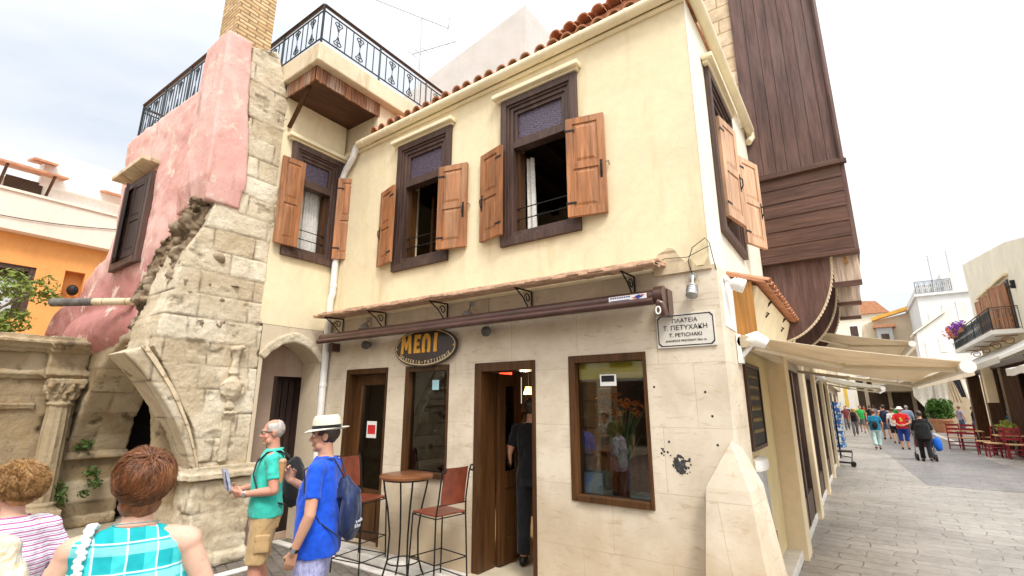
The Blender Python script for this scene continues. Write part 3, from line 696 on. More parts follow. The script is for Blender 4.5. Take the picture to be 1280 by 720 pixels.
# shop doors and windows
def doorframe(w, name, wd=0.075, d0=-0.28, d1=0.012, bottom=False, thick_l=None):
    u0, u1, z0, z1 = w; m = MB(F)
    m.box((u0 + 0.002, d0, z0), (u0 + wd, d1, z1 - 0.002)); m.box((u1 - wd * 0.45, d0, z0), (u1 - 0.002, d1, z1 - 0.002)); m.box((u0 + wd, d0, z1 - wd), (u1 - wd * 0.45, d1, z1 - 0.002))
    if bottom: m.box((u0 + wd, d0, z0 + 0.002), (u1 - wd * 0.45, d1 + 0.02, z0 + 0.06))
    return m.build(name, MAT['door_wood'], shop, bevel=0.005)
f1 = doorframe(D1, 'side_door')
u0, u1, z0, z1 = D1; m = MB(F)
for (a, b) in ((u0 + 0.076, u0 + 0.21), (u1 - 0.16, u1 - 0.036)): m.box((a, -0.16, z0), (b, -0.11, z1 - 0.076))
m.box((u0 + 0.21, -0.16, z0), (u1 - 0.16, -0.11, z0 + 0.62)); m.box((u0 + 0.21, -0.16, z1 - 0.22), (u1 - 0.16, -0.11, z1 - 0.076)); m.box((u0 + 0.26, -0.109, z0 + 0.12), (u1 - 0.21, -0.095, z0 + 0.52))
m.build('leaf', MAT['door_wood'], f1, bevel=0.004)
m = MB(F); m.box((u0 + 0.2, -0.14, z0 + 0.6), (u1 - 0.15, -0.13, z1 - 0.2)); m.build('pane', MAT['glass'], f1)
f2 = doorframe(D2, 'shop_door', 0.10)
u0, u1, z0, z1 = D2
# door leaf folded open inwards against the left jamb
P = lambda p: F((u0 + 0.125 + p[0] * 0.02 - p[1], -0.285 - p[0], p[2]))
m = MB(P); L = 0.44
for (a, b) in ((0, 0.12), (L - 0.12, L)): m.box((a, -0.022, z0 + 0.02), (b, 0.022, z1 - 0.11))
m.box((0.12, -0.022, z0 + 0.02), (L - 0.12, 0.022, z0 + 0.28)); m.box((0.12, -0.022, z0 + 0.80), (L - 0.12, 0.022, z0 + 0.98)); m.box((0.12, -0.022, z1 - 0.25), (L - 0.12, 0.022, z1 - 0.11)); m.box((0.12, -0.012, z0 + 0.28), (L - 0.12, 0.012, z0 + 0.80))
m.build('leaf', MAT['door_wood'], f2, bevel=0.004)
m = MB(P); m.box((0.11, -0.005, z0 + 0.97), (L - 0.11, 0.005, z1 - 0.24)); m.build('pane', MAT['glass'], f2)
m = MB(F); m.box((u0, -0.30, 0.10), (u1, 0.16, 0.112)); m.build('door_sill', MAT['room_floor'], shop)
f3 = doorframe(SW, 'shop_window', 0.07, -0.16, 0.012, True)
m = MB(F); m.box((SW[0] + 0.05, -0.06, SW[2] + 0.04), (SW[1] - 0.02, -0.05, SW[3] - 0.05)); m.build('pane', MAT['glass'], f3)
f4 = doorframe(BW, 'shop_window', 0.075, -0.16, 0.014, True)
m = MB(F); m.box((BW[0] + 0.06, -0.06, BW[2] + 0.04), (BW[1] - 0.02, -0.05, BW[3] - 0.05)); m.build('pane', MAT['glass'], f4)
MAT['olive_blind'] = cloth('olive_blind', (0.62, 0.52, 0.03), 0.06)
MAT['olive_blind2'] = cloth('pale_blind', (0.75, 0.64, 0.25), 0.06)
for (wn_, f_, zt) in ((BW, f4, 2.09), (SW, f3, 2.12)):
    m = MB(F); m.box((wn_[0] + 0.07, -0.095, zt), (wn_[1] - 0.035, -0.08, wn_[3] - 0.07)); m.mi = 1; m.box((wn_[0] + 0.30, -0.078, zt + 0.01), (wn_[1] - 0.04, -0.070, zt + 0.06)); m.build('roller_blind', [MAT['olive_blind'], MAT['olive_blind2']], f_)
# inner sill shelves and the stone reveal seen through the panes
for (wn_, f_) in ((BW, f4), (SW, f3)):
    m = MB(F); m.box((wn_[0] + 0.003, -0.62, wn_[2] - 0.02), (wn_[1] - 0.003, -0.165, wn_[2] + 0.03)); m.build('inner_shelf', MAT['dark_room'], f_)
    m = MB(F); m.box((wn_[0] - 0.05, -0.60, wn_[2] + 0.03), (wn_[0] + 0.04, -0.302, wn_[3])); m.build('reveal', MAT['white_stone_wall'], f_)
# ------------------------------------------------------------------ old pink house with its stone arch corner
XL = -6.5
L_ = sidew(XL)
MAT['grey_stone'] = plaster('patched_recess_stone', (0.42, 0.31, 0.235), (0.75, 0.5, 0.42), 0.8, 0.6, 0.5)
house = thing('pink_house', 'old pink plastered house with a ruined stone arch corner, brick chimney and roof terrace', 'building', (-8.4, 2.5, 0))
def stone_part(name, m, mat, parent, voxel=0.03, rough_amp=0.0, **k):
    me = solidify_mesh(m.mesh(), voxel)
    if k.pop('courses', True): stonework(me, **k)
    else:
        n_ = len(me.vertices); b = np.random.RandomState(2).rand(n_) * 0.3 + 0.3
        for nm, val in (('stone', b), ('joint', np.zeros(n_))):
            at = me.attributes.new(nm, 'FLOAT', 'POINT'); at.data.foreach_set('value', val.astype(np.float32))
    if rough_amp: rough(me, rough_amp, 7, 4, seed=3)
    return finish(name, me, mat, parent, smooth=180)
def arc_pts(p0, p1, bulge, n=10):
    """curve from p0 to p1 bowing sideways by `bulge`"""
    p0, p1 = Vector(p0), Vector(p1); d = p1 - p0; nrm = Vector((-d.y, d.x)).normalized()
    return [tuple(p0 + d * (i / n) + nrm * bulge * 4 * (i / n) * (1 - i / n)) for i in range(n + 1)]
# the pier wall, side face towards the square
m = MB(); m.prism([(2.80, 0.9), (3.36, 0.9), (3.35, 2.60), (3.31, 3.75), (3.35, 5.6), (3.30, 6.40), (3.08, 7.05), (2.64, 6.87), (2.76, 6.1), (2.86, 5.0), (2.82, 4.56), (2.55, 4.49), (2.47, 4.1), (2.31, 3.72), (2.26, 3.4), (2.23, 3.1), (2.14, 2.8), (2.12, 2.50), (2.32, 2.2), (2.49, 1.9), (2.66, 1.6), (2.75, 1.34)], 'x', -7.3, XL)
stone_part('stone_pier', m, MAT['stone'], house, 0.020, seed=4, bh=0.29, bw=0.52, jw=0.013, deep=0.018, jit=0.006, amp=0.009, holes=0.45)
# broken half arch springing from the pier
outer = arc_pts((2.80, 1.10), (2.07, 2.50), -0.085, 14); inner = arc_pts((2.71, 1.08), (1.86, 2.40), -0.105, 14)
m = MB(); m.prism(outer + inner[::-1], 'x', -7.05, XL + 0.035)
stone_part('broken_arch_rib', m, MAT['stone'], house, 0.024, seed=9, bh=0.42, bw=0.8, deep=0.012, jit=0.004, amp=0.008)
o2 = arc_pts((2.775, 1.10), (2.045, 2.49), -0.085, 14); i2 = arc_pts((2.755, 1.10), (2.00, 2.47), -0.09, 14)
m = MB(); m.prism(o2 + i2[::-1], 'x', XL + 0.03, XL + 0.062); m.build('arch_moulding', MAT['white_stone_wall'], house)
# foot of the pier
m = MB(); m.box((-7.4, 2.74, 0), (XL + 0.05, 3.44, 0.96)); m.box((-7.4, 2.70, 0), (XL + 0.09, 3.47, 0.12))
stone_part('pier_foot', m, MAT['stone'], house, 0.026, seed=12, bh=0.30, bw=0.42, jw=0.013, deep=0.018, jit=0.012, amp=0.016, holes=0.5)
m = MB(); m.box((-7.4, 2.66, 0.98), (XL + 0.10, 3.46, 1.04)); m.box((-7.4, 2.69, 1.03), (XL + 0.06, 3.44, 1.12))
stone_part('impost', m, MAT['stone'], house, 0.02, courses=False, rough_amp=0.012)
# carved urn relief on the pier
m = MB(L_)
c = (3.04, 0.03)
prof = [(0.02, -0.32), (0.06, -0.30), (0.05, -0.25), (0.03, -0.22), (0.09, -0.15), (0.12, -0.06), (0.11, 0.02), (0.06, 0.06), (0.045, 0.10), (0.07, 0.13), (0.055, 0.17), (0.04, 0.30), (0.06, 0.38), (0.075, 0.43), (0.05, 0.47), (0.01, 0.49)]
m.lathe(prof, (c[0], c[1], 2.10), 14, sy=0.8)
m.ball((c[0] + 0.05, 0.05, 2.56), (0.05, 0.05, 0.04)); m.ball((c[0] - 0.05, 0.05, 2.53), (0.04, 0.045, 0.035))
for s_ in (-1, 1): m.tube([(c[0] + s_ * 0.10, 0.05, 2.12), (c[0] + s_ * 0.15, 0.05, 2.07), (c[0] + s_ * 0.13, 0.05, 1.98), (c[0] + s_ * 0.08, 0.05, 1.95)], 0.018, 6)
for k in range(5): m.ball((c[0] - 0.06 + 0.03 * k, 0.06, 1.74 + 0.01 * (k % 2)), 0.022, 8, 6)
m.box((c[0] - 0.05, -0.02, 1.16), (c[0] + 0.05, 0.03, 1.72)); m.box((c[0] - 0.075, -0.02, 1.68), (c[0] + 0.075, 0.045, 1.73))
stone_part('urn_relief', m, MAT['stone'], house, 0.013, courses=False, rough_amp=0.010)
# arch wall facing the camera, with a pointed opening
m = MB(); A0, A1 = -10.2, -7.0
left = arc_pts((A0, 1.1), (-8.6, 2.76), 0.30, 12); right = arc_pts((-8.6, 2.76), (A1, 1.1), 0.30, 12)
m.prism([(-12.4, 0), (A0, 0)] + left + right[1:] + [(A1, 0), (-6.9, 0), (-6.9, 3.15), (-12.4, 3.0)], 'y', 2.45, 3.22)
stone_part('arch_wall', m, MAT['stone_grimy'], house, 0.04, seed=20, bh=0.34, bw=0.6, deep=0.014, jit=0.008, amp=0.014)
m = MB(); m.box((A0 - 0.05, 2.40, 0), (A0 + 0.10, 3.2, 0.16))
stone_part('arch_plinth', m, MAT['stone_grimy'], house, 0.022, courses=False, rough_amp=0.012)
m = MB(); m.box((A0 - 0.05, 2.40, 1.0), (A0 + 0.09, 3.24, 1.06)); m.box((A0 - 0.05, 2.42, 1.06), (A0 + 0.05, 3.24, 1.12))
stone_part('arch_string_course', m, MAT['stone_grimy'], house, 0.022, courses=False, rough_amp=0.012)
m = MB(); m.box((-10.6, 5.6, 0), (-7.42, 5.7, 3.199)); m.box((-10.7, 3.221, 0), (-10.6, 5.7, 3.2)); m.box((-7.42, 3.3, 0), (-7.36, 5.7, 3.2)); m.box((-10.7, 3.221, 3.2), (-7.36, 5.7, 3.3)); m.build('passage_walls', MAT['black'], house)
m = MB()
for i in range(7): m.box((-10.1 + i * 0.32, 5.45, 0), (-9.80 + i * 0.32, 5.5, 2.1))
m.box((-10.2, 4.4, 1.28), (-7.4, 4.5, 1.36)); m.box((-8.6, 5.2, 1.4), (-8.1, 5.3, 2.4)); m.build('passage_door', MAT['door_wood'], house)
# rubble core exposed above the arch
m = MB(); m.prism([(-6.6, 4.45), (-6.75, 4.30), (-7.29, 4.02), (-7.81, 3.66), (-7.85, 2.94), (-7.9, 2.45), (-7.06, 2.50), (-6.55, 2.7)], 'y', 2.30, 2.95)
stone_part('rubble_core', m, MAT['rubble'], house, 0.024, rough_amp=0.06, seed=30, bh=0.21, bw=0.30, jw=0.02, deep=0.03, jit=0.05, amp=0.075)
# pink plaster shell: wall, flared skirt and dome shoulder
m = MB()
m.prism([(-10.47, 6.57), (-7.30, 6.44), (-6.62, 6.3), (-6.60, 4.40), (-7.52, 4.18), (-8.16, 3.71), (-8.45, 3.22), (-8.21, 2.72), (-10.17, 2.80), (-13.3, 3.20), (-13.14, 3.50), (-12.53, 3.70), (-11.30, 3.81), (-11.21, 4.05), (-10.8, 4.2), (-10.32, 4.32), (-10.12, 4.73), (-10.24, 5.51)], 'y', 2.45, 3.1)
m.ball((-10.2, 2.75, 3.0), (2.4, 0.46, 0.5), 24, 12); m.ball((-10.4, 2.65, 3.5), (1.0, 0.27, 0.3), 20, 10)
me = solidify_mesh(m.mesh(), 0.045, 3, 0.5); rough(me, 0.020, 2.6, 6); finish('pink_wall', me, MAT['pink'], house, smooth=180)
m = MB()
for (y0, y1, x0, x1, z) in ((2.36, 2.66, -7.14, -6.44, 6.88), (2.35, 2.72, -7.22, -6.44, 5.9), (2.36, 2.80, -7.32, -6.44, 5.0), (2.40, 2.84, -7.40, -6.46, 4.42)):
    pass
secs = [(4.40, 2.42, 2.82, -7.42, -6.47), (4.75, 2.36, 2.86, -7.36, -6.44), (5.2, 2.36, 2.84, -7.30, -6.44), (5.9, 2.35, 2.74, -7.2, -6.44), (6.92, 2.35, 2.68, -7.12, -6.44)]
V = [[m.v((x0, y0, z)), m.v((x1, y0, z)), m.v((x1, y1, z)), m.v((x0, y1, z))] for z, y0, y1, x0, x1 in secs]
for a, b in zip(V, V[1:]):
    for k in range(4): m.f([a[k], a[(k + 1) % 4], b[(k + 1) % 4], b[k]])
m.f(V[0][::-1]); m.f(V[-1])
me = solidify_mesh(m.mesh(), 0.03, 1, 0.3); rough(me, 0.007, 3.5, 4); finish('pink_pilaster', me, MAT['pink'], house, smooth=180)
m = MB(); m.box((-7.06, 2.46, 6.7), (-6.52, 2.96, 9.2)); m.build('chimney', MAT['brick'], house)
m = MB(); m.box((-10.95, 3.08, 0.1 + 3.2), (-6.75, 9.0, 6.35)); m.build('house_core', MAT['cream_white'], house)
# pink facade window: closed dark shutters
FP = front(2.45); w1 = (-9.72, -8.55, 3.93, 5.42)
m = MB(FP); u0, u1, z0, z1 = w1
for b in (((u0, -0.1, z0), (u0 + 0.11, 0.07, z1)), ((u1 - 0.11, -0.1, z0), (u1, 0.07, z1)), ((u0 + 0.11, -0.1, z1 - 0.11), (u1 - 0.11, 0.07, z1)), ((u0 + 0.11, -0.1, z0), (u1 - 0.11, 0.09, z0 + 0.11))): m.box(*b)
fr = m.build('window', MAT['frame'], house, bevel=0.005)
um = (u0 + u1) / 2
leaf_shutter(fr, FP, (u0 + 0.112, 0.055), 0.25, um - u0 - 0.08, z0 + 0.12, z1 - 0.12, MAT['old_black_door'], handle=False)
leaf_shutter(fr, FP, (u1 - 0.112, 0.055), math.pi - 0.06, um - u0 - 0.118, z0 + 0.12, z1 - 0.12, MAT['old_black_door'], -1, handle=False)
m = MB(FP); m.box((u0 - 0.12, -0.1, z1 + 0.10), (u1 + 0.06, 0.24, z1 + 0.17)); m.build('lintel', MAT['white_stone_wall'], fr, bevel=0.01)
# stone water spout sticking out of the skirt
m = MB(); m.tube([(-8.45, 2.42, 3.30), (-9.0, 2.12, 3.31)], 0.055, 12); m.mi = 1; m.tube([(-9.0, 2.12, 3.31), (-9.62, 1.79, 3.32)], [0.058, 0.064], 12)
m.build('water_spout', [MAT['white_stone_wall'], plain('lichen_stone', (0.13, 0.12, 0.11), 0.9, 0.4, 12, 0.5, 40)], house, smooth=50)

# cream side wall with window and arched recess
W1 = (3.45, 4.33, 3.93, 5.72)
m = MB(L_); m.wall(3.30, 4.36, 2.92, 6.62, 0.0, -0.30, [opening(W1)]); m.build('cream_side_wall', MAT['cream'], house)
m = MB(L_)
sp = [(3.40, 2.45)] + arc_pts((3.40, 2.45), (4.27, 2.45), 0.27, 14)[1:]
m.prism([(3.35, 0), (3.40, 0)] + sp + [(4.27, 0), (4.36, 0), (4.36, 2.918), (3.35, 2.918)], 'y', -0.004, -0.45)
m.build('recess_wall', MAT['beige_wall'], house)
m = MB(L_); oo = arc_pts((3.33, 2.50), (4.34, 2.50), 0.34, 16); ii = arc_pts((3.42, 2.44), (4.26, 2.44), 0.26, 16)
m.prism(oo + ii[::-1], 'y', -0.02, 0.03)
stone_part('recess_arch', m, MAT['stone'], house, 0.018, courses=False, rough_amp=0.012)
m = MB(L_); m.wall(3.36, 4.70, 0, 2.9, -0.46, -0.52, [(3.84, 4.36, 0.08, 2.25)]); m.build('recess_back', MAT['grey_stone'], house)
m = MB(L_); m.box((3.84, -0.75, 0.02), (4.36, -0.70, 2.25)); m.box((3.84, -0.70, 0.02), (3.90, -0.47, 2.25)); m.box((4.30, -0.70, 0.02), (4.36, -0.47, 2.25))
for k in range(4): m.box((3.91 + k * 0.1, -0.698, 0.02), (3.99 + k * 0.1, -0.67, 2.2))
m.build('recess_door', MAT['old_black_door'], house)
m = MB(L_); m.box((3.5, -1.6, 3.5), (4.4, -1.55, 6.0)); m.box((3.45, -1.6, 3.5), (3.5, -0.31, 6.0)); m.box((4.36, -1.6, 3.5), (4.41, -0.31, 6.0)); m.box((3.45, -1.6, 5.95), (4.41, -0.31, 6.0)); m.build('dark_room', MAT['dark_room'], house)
w = upper_window(house, L_, W1)
leaf_shutter(w, L_, (W1[0] + 0.19, 0.11), math.atan2(-0.04, -0.42), 0.34, 4.06, 5.40, MAT['shutter'], -1, handle=False)
leaf_shutter(w, L_, (W1[1] - 0.10, 0.10), math.atan2(0.28, 0.28), 0.40, 4.04, 5.40, MAT['shutter'])
curtain_panel(w, L_, W1[0] + 0.42, W1[1] - 0.24, 4.02, 5.2, -0.22, 0.06, 5)
# roof slab, wooden canopy box and strut
MAT['slab'] = plaster('stained_slab', (0.70, 0.60, 0.43), (0.55, 0.45, 0.33), 0.9, 0.4, 0.4)
m = MB(); m.prism([(-6.9, 6.60), (-5.60, 6.60), (-5.60, 6.90), (-6.9, 6.94)], 'y', 3.20, 9.0); m.box((-10.9, 3.0, 6.36), (-6.9, 9.0, 6.52)); m.build('terrace_slab', MAT['slab'], house, bevel=0.02)
m = MB(); m.box((-6.9, 4.40, 5.8), (-5.74, 9.0, 6.598)); m.build('parapet_wall', MAT['slab'], house)
m = MB(); rr = random.Random(2)
m.box((-6.52, 3.30, 6.40), (-5.76, 4.40, 6.43))
u = m.build('canopy_soffit', MAT['soffit_wood'], house)
m = MB()
y = 3.27
while y < 4.42:
    wd = 0.055; dz = rr.uniform(-0.008, 0.006)
    m.box((-5.76, y, 6.37 + dz), (-5.735 + rr.uniform(-0.003, 0.006), y + wd - 0.004, 6.60)); y += wd
x = -6.5
while x < -5.76:
    wd = 0.055; dz = rr.uniform(-0.008, 0.006); m.box((x, 3.27, 6.37 + dz), (x + wd - 0.004, 3.295, 6.60)); x += wd
m.build('canopy_fascia', MAT['fascia_wood'], house)
m = MB(); d = Vector((0, 0, 0)); m.tube([(-5.98, 3.34, 6.42), (-6.47, 3.36, 5.90)], 0.035, 4); m.build('canopy_strut', MAT['door_wood'], house)
# railings
def railing(parent, p0, p1, h, panels, name='railing'):
    p0, p1 = Vector(p0), Vector(p1); d = p1 - p0; Ln = d.length; t = d.normalized(); P = lambda s, z: p0 + t * s + Vector((0, 0, z))
    m = MB()
    a = t.cross(Vector((0, 0, 1)))
    def bar(s0, z0, s1, z1, r): m.tube([P(s0, z0), P(s1, z1)], r, 6)
    m2 = MB(); m2.tube([P(0, h), P(Ln, h)], 0.032, 8, flat=0.7)
    for z in (0.05, h - 0.09): bar(0, z, Ln, z, 0.012)
    for i in range(panels + 1): m.tube([P(Ln * i / panels, -0.02), P(Ln * i / panels, h)], 0.020, 4)
    pl = Ln / panels
    for i in range(panels):
        nb = max(2, round(pl / 0.125))
        for j in range(1, nb):
            s = Ln * i / panels + pl * j / nb
            if j % 3 != 2: bar(s, 0.05, s, h - 0.09, 0.009)
            else:
                zc = (h - 0.04) / 2; hh = h / 2 - 0.09
                bar(s, 0.05, s, h - 0.09, 0.006)
                for sg in (1, -1):
                    for vz in (1, -1):
                        pts = []
                        for k in range(15):
                            q = k / 14; ang = q * 4.6
                            rad = 0.052 * (1 - 0.62 * q)
                            if k < 5: pts.append(P(s + sg * (0.008 + 0.055 * (k / 4) ** 2), zc + vz * (0.05 + (hh - 0.11) * k / 4)))
                            else:
                                an = (k - 5) / 9 * 5.0
                                rr_ = 0.042 * (1 - 0.07 * (k - 5))
                                pts.append(P(s + sg * (0.023 + rr_ * math.cos(an)), zc + vz * (hh - 0.06 + rr_ * math.sin(an))))
                        m.tube(pts, 0.0085, 5)
    r = m.build(name, MAT['rail_iron'], parent)
    m2.build('handrail', MAT['frame'], r, smooth=60)
    return r
railing(house, (-5.63, 3.23, 6.93), (-5.63, 6.35, 6.93), 0.62, 3)
railing(house, (-5.63, 3.23, 6.93), (-7.75, 3.23, 6.93), 0.62, 2)
railing(house, (-10.28, 2.56, 6.55), (-7.2, 2.56, 6.42), 0.78, 3)
railing(house, (-10.28, 2.56, 6.55), (-10.28, 5.5, 6.55), 0.72, 3)

# ------------------------------------------------------------------ Renaissance fountain wall on the far left
ftn = thing('fountain_wall', 'weathered stone fountain facade with a fluted Corinthian column and heavy cornices at the left edge', 'fountain', (-10.1, 1.0, 0))
XF = -10.0
m = MB(); m.box((-10.9, -2.2, 0), (XF - 0.12, 2.43, 2.75)); stone_part('ashlar_wall', m, MAT['stone_grimy'], ftn, 0.035, seed=41, bh=0.33, bw=0.62, jit=0.008, amp=0.006, jw=0.02, deep=0.02)
def cornice(name, z, prof, y0, y1, x):
    m = MB()
    for (a, b, dz0, dz1) in prof: m.box((-10.9, y0, z + dz0), (x + a, y1, z + dz1))
    return stone_part(name, m, MAT['stone_grimy'], ftn, 0.022, courses=False, rough_amp=0.014)
m = MB()
for (y0, y1, dx) in ((-2.2, 1.98, 0.0), (1.95, 2.50, 0.14)):
    for (a, z0, z1) in ((0.02, 2.22, 2.28), (0.07, 2.27, 2.32), (0.04, 2.31, 2.35), (0.06, 2.62, 2.68), (0.16, 2.67, 2.74), (0.24, 2.73, 2.79), (0.12, 2.78, 2.86)): m.box((-10.9, y0, z0), (XF - 0.10 + a + dx, y1, z1))
m.box((-10.9, 1.97, 2.36), (XF + 0.03, 2.44, 2.61))
stone_part('entablature', m, MAT['stone_grimy'], ftn, 0.02, courses=False, rough_amp=0.018)
m = MB(); m.box((-10.9, -2.2, 1.78), (XF - 0.07, 1.95, 1.83)); m.box((-10.9, -2.2, 1.83), (XF - 0.05, 1.95, 1.86)); m.box((-10.9, -2.2, 0), (XF + 0.15, 2.45, 0.25)); m.box((-10.9, -2.2, 0.25), (XF + 0.02, 2.45, 0.33))
stone_part('string_course', m, MAT['stone_grimy'], ftn, 0.022, courses=False, rough_amp=0.012)
m = MB(); cc = (XF + 0.02, 2.2)
n = 48; rings = []
for z, r in ((0.45, 0.165), (0.8, 0.163), (1.3, 0.155), (1.83, 0.142)):
    rings.append([m.v((cc[0] + r * (1 - 0.07 * abs(math.sin(k * math.pi * 10 / n * 1.2))) * math.cos(2 * math.pi * k / n), cc[1] + r * (1 - 0.07 * abs(math.sin(k * math.pi * 10 / n * 1.2))) * math.sin(2 * math.pi * k / n), z)) for k in range(n)])
for a, b in zip(rings, rings[1:]):
    for k in range(n): m.f([a[k], a[(k + 1) % n], b[(k + 1) % n], b[k]])
m.f(rings[0][::-1]); m.f(rings[-1])
me = m.mesh(); bm = bmesh.new(); bm.from_mesh(me); bmesh.ops.subdivide_edges(bm, edges=bm.edges[:], cuts=2, use_grid_fill=True); bm.to_mesh(me); bm.free(); rough(me, 0.007, 9, 3)
for nm, v in (('stone', 0.4), ('joint', 0.0)):
    at = me.attributes.new(nm, 'FLOAT', 'POINT'); at.data.foreach_set('value', np.full(len(me.vertices), v, np.float32))
shaft = finish('column', me, MAT['stone_grimy'], ftn, smooth=35)
m = MB(); m.lathe([(0.14, 1.82), (0.17, 1.84), (0.165, 1.87), (0.14, 1.88), (0.15, 1.95), (0.17, 2.05), (0.21, 2.14)], (cc[0], cc[1], 0), 20); m.box((cc[0] - 0.22, cc[1] - 0.22, 2.15), (cc[0] + 0.22, cc[1] + 0.22, 2.215))
for ring_, (zz, rd, sz) in enumerate(((1.97, 0.165, 0.05), (2.07, 0.19, 0.05))):
    for k in range(10):
        a = 2 * math.pi * (k + 0.5 * ring_) / 10; m.ball((cc[0] + rd * math.cos(a), cc[1] + rd * math.sin(a), zz), (sz * 0.75, sz * 0.75, sz * 1.25), 8, 6); m.ball((cc[0] + (rd + 0.035) * math.cos(a), cc[1] + (rd + 0.035) * math.sin(a), zz + 0.04), 0.022, 6, 5)
for k in range(4):
    a = math.pi / 4 + k * math.pi / 2; m.ball((cc[0] + 0.25 * math.cos(a), cc[1] + 0.25 * math.sin(a), 2.12), 0.05, 8, 6)
stone_part('capital', m, MAT['stone_grimy'], shaft, 0.013, courses=False, rough_amp=0.014)
m = MB(); m.lathe([(0.22, 0.33), (0.22, 0.37), (0.19, 0.39), (0.21, 0.43), (0.17, 0.46)], (cc[0], cc[1], 0), 24); m.box((cc[0] - 0.23, cc[1] - 0.23, 0.25), (cc[0] + 0.23, cc[1] + 0.23, 0.34))
stone_part('column_base', m, MAT['stone_grimy'], shaft, 0.02, courses=False, rough_amp=0.008)

# ------------------------------------------------------------------ leaves
def foliage(name, mat, parent, centres, n, size, seed=1, flat=0.0, droop=0.2, loc=None):
    """leaf faces scattered through clumps; centres = [(x, y, z, r)]"""
    rr = random.Random(seed); m = MB(); tot = sum(c[3] ** 2 for c in centres)
    for cx, cy, cz, r in centres:
        for _ in range(int(n * r * r / tot)):
            d = Vector((rr.gauss(0, 1), rr.gauss(0, 1), rr.gauss(0, 1))).normalized() * r * (rr.random() ** 0.45)
            p = Vector((cx, cy, cz)) + Vector((d.x, d.y, d.z * (1 - flat)))
            ax = Vector((rr.gauss(0, 1), rr.gauss(0, 1), rr.gauss(0, 0.7) - droop)).normalized(); bx = ax.cross(Vector((rr.gauss(0, 1), rr.gauss(0, 1), rr.gauss(0, 1)))).normalized(); s = size * rr.uniform(0.6, 1.3)
            nn = ax.cross(bx) * s * 0.12
            m.quad(p - ax * s, p + bx * s * 0.42 + nn, p + ax * s, p - bx * s * 0.42 + nn)
    return m.build(name, mat, parent, loc=loc)
tr = thing('small_tree', 'small fresh green tree behind the fountain wall in front of the orange house', 'tree', (-12.4, 1.45, 0))
rr = random.Random(11)
m = MB(); m.tube([(-12.4, 1.45, 0), (-12.38, 1.47, 1.4), (-12.45, 1.42, 2.6), (-12.4, 1.5, 3.6)], [0.09, 0.075, 0.055, 0.02], 8)
cl = []
for k in range(16):
    a = rr.uniform(0, 6.28); z0 = rr.uniform(2.3, 3.3); r = rr.uniform(0.3, 0.75); e = Vector((-12.4 + r * math.cos(a), 1.45 + r * math.sin(a), z0 + rr.uniform(0.25, 0.75)))
    m.tube([(-12.42, 1.45, z0), (Vector((-12.42, 1.45, z0)) + e) / 2 + Vector((0, 0, 0.1)), e], [0.025, 0.015, 0.006], 5); cl.append((e.x, e.y, e.z, rr.uniform(0.20, 0.34)))
m.build('trunk', MAT['bark'], tr, smooth=60); foliage('crown', MAT['leaf'], tr, cl, 2600, 0.055, 4)
for k, (x, y, z, lab) in enumerate(((-9.93, 2.36, 0.62, 'fern-like weed rooted low beside the fluted column'), (-10.02, 2.75, 0.80, 'trailing weed on the inner arch wall, right of the column'), (-10.05, 2.62, 1.22, 'small weed on the string course inside the arch'))):
    f = foliage('wall_weed', MAT['leaf_dark'], None, [(x, y, z, 0.13), (x + 0.03, y + 0.05, z - 0.15, 0.12), (x, y - 0.04, z - 0.3, 0.08)][:3 if k < 2 else 1], 150 if k < 2 else 60, 0.04, 30 + k, 0.2, 0.5, loc=(x, y, z)); tag(f, lab, 'plant', 'weeds on the fountain walls')

# ------------------------------------------------------------------ houses behind on the left
oh = thing('orange_house', 'orange walled house with a pale blush parapet behind the pink house', 'building', (-18.3, 3, 0))
XO = sidew(-18.3); m = MB(XO); m.wall(-4, 9, 0, 6.4, 0, -0.3, [(-0.3, 2.93, 4.10, 5.55), (3.53, 3.98, 4.55, 5.62)]); m.build('orange_wall', MAT['orange_wall'], oh)
m = MB(); m.box((-24, -4, 6.402), (-17.95, 9, 7.45)); m.box((-24, -4, 7.45), (-17.90, 9, 7.52)); m.build('parapet', MAT['blush_wall'], oh)
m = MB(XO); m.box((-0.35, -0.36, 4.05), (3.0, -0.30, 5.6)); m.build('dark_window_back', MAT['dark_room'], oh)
m = MB(XO); m.box((2.80, -0.25, 4.1), (2.93, -0.05, 5.55)); m.box((-0.3, -0.25, 5.42), (2.79, -0.05, 5.55)); f = m.build('window', MAT['frame'], oh)
m = MB(XO); m.box((1.9, -0.27, 4.1), (2.65, -0.26, 5.2)); m.build('pane', plain('pale_window_blind', (0.5, 0.52, 0.55), 0.4, 0.2, 3), f)
m = MB(XO); m.box((3.5, -0.34, 4.5), (4.0, -0.30, 5.65)); m.build('niche_back', MAT['orange_wall'], oh)
m = MB(XO); m.tube([(3.78, -0.28, 5.05), (3.78, -0.1, 5.1)], 0.02, 6); m.ball((3.78, -0.05, 5.08), (0.14, 0.12, 0.16)); m.build('niche_lamp', MAT['iron'], oh)
m = MB(XO); m.tube([(-1 + i * 0.5, 0.38, 6.95 - 0.35 * math.sin(i / 12 * math.pi) + 0.02 * i) for i in range(13)], 0.012, 5); tag(m.build('overhead_cable', MAT['black'], None), 'thin dark cable sagging across the blush parapet', 'cable')
th = thing('rooftop_house', 'pale rooftop house with a lean-to tile canopy and covered terrace, furthest left', 'building', (-21, 3, 7.5))
m = MB(); m.box((-24, -2, 7.5), (-20.4, 8, 8.6)); m.box((-24, 2.85, 8.6), (-20.2, 8, 9.75)); m.build('rooftop_wall', MAT['white_wall'], th)
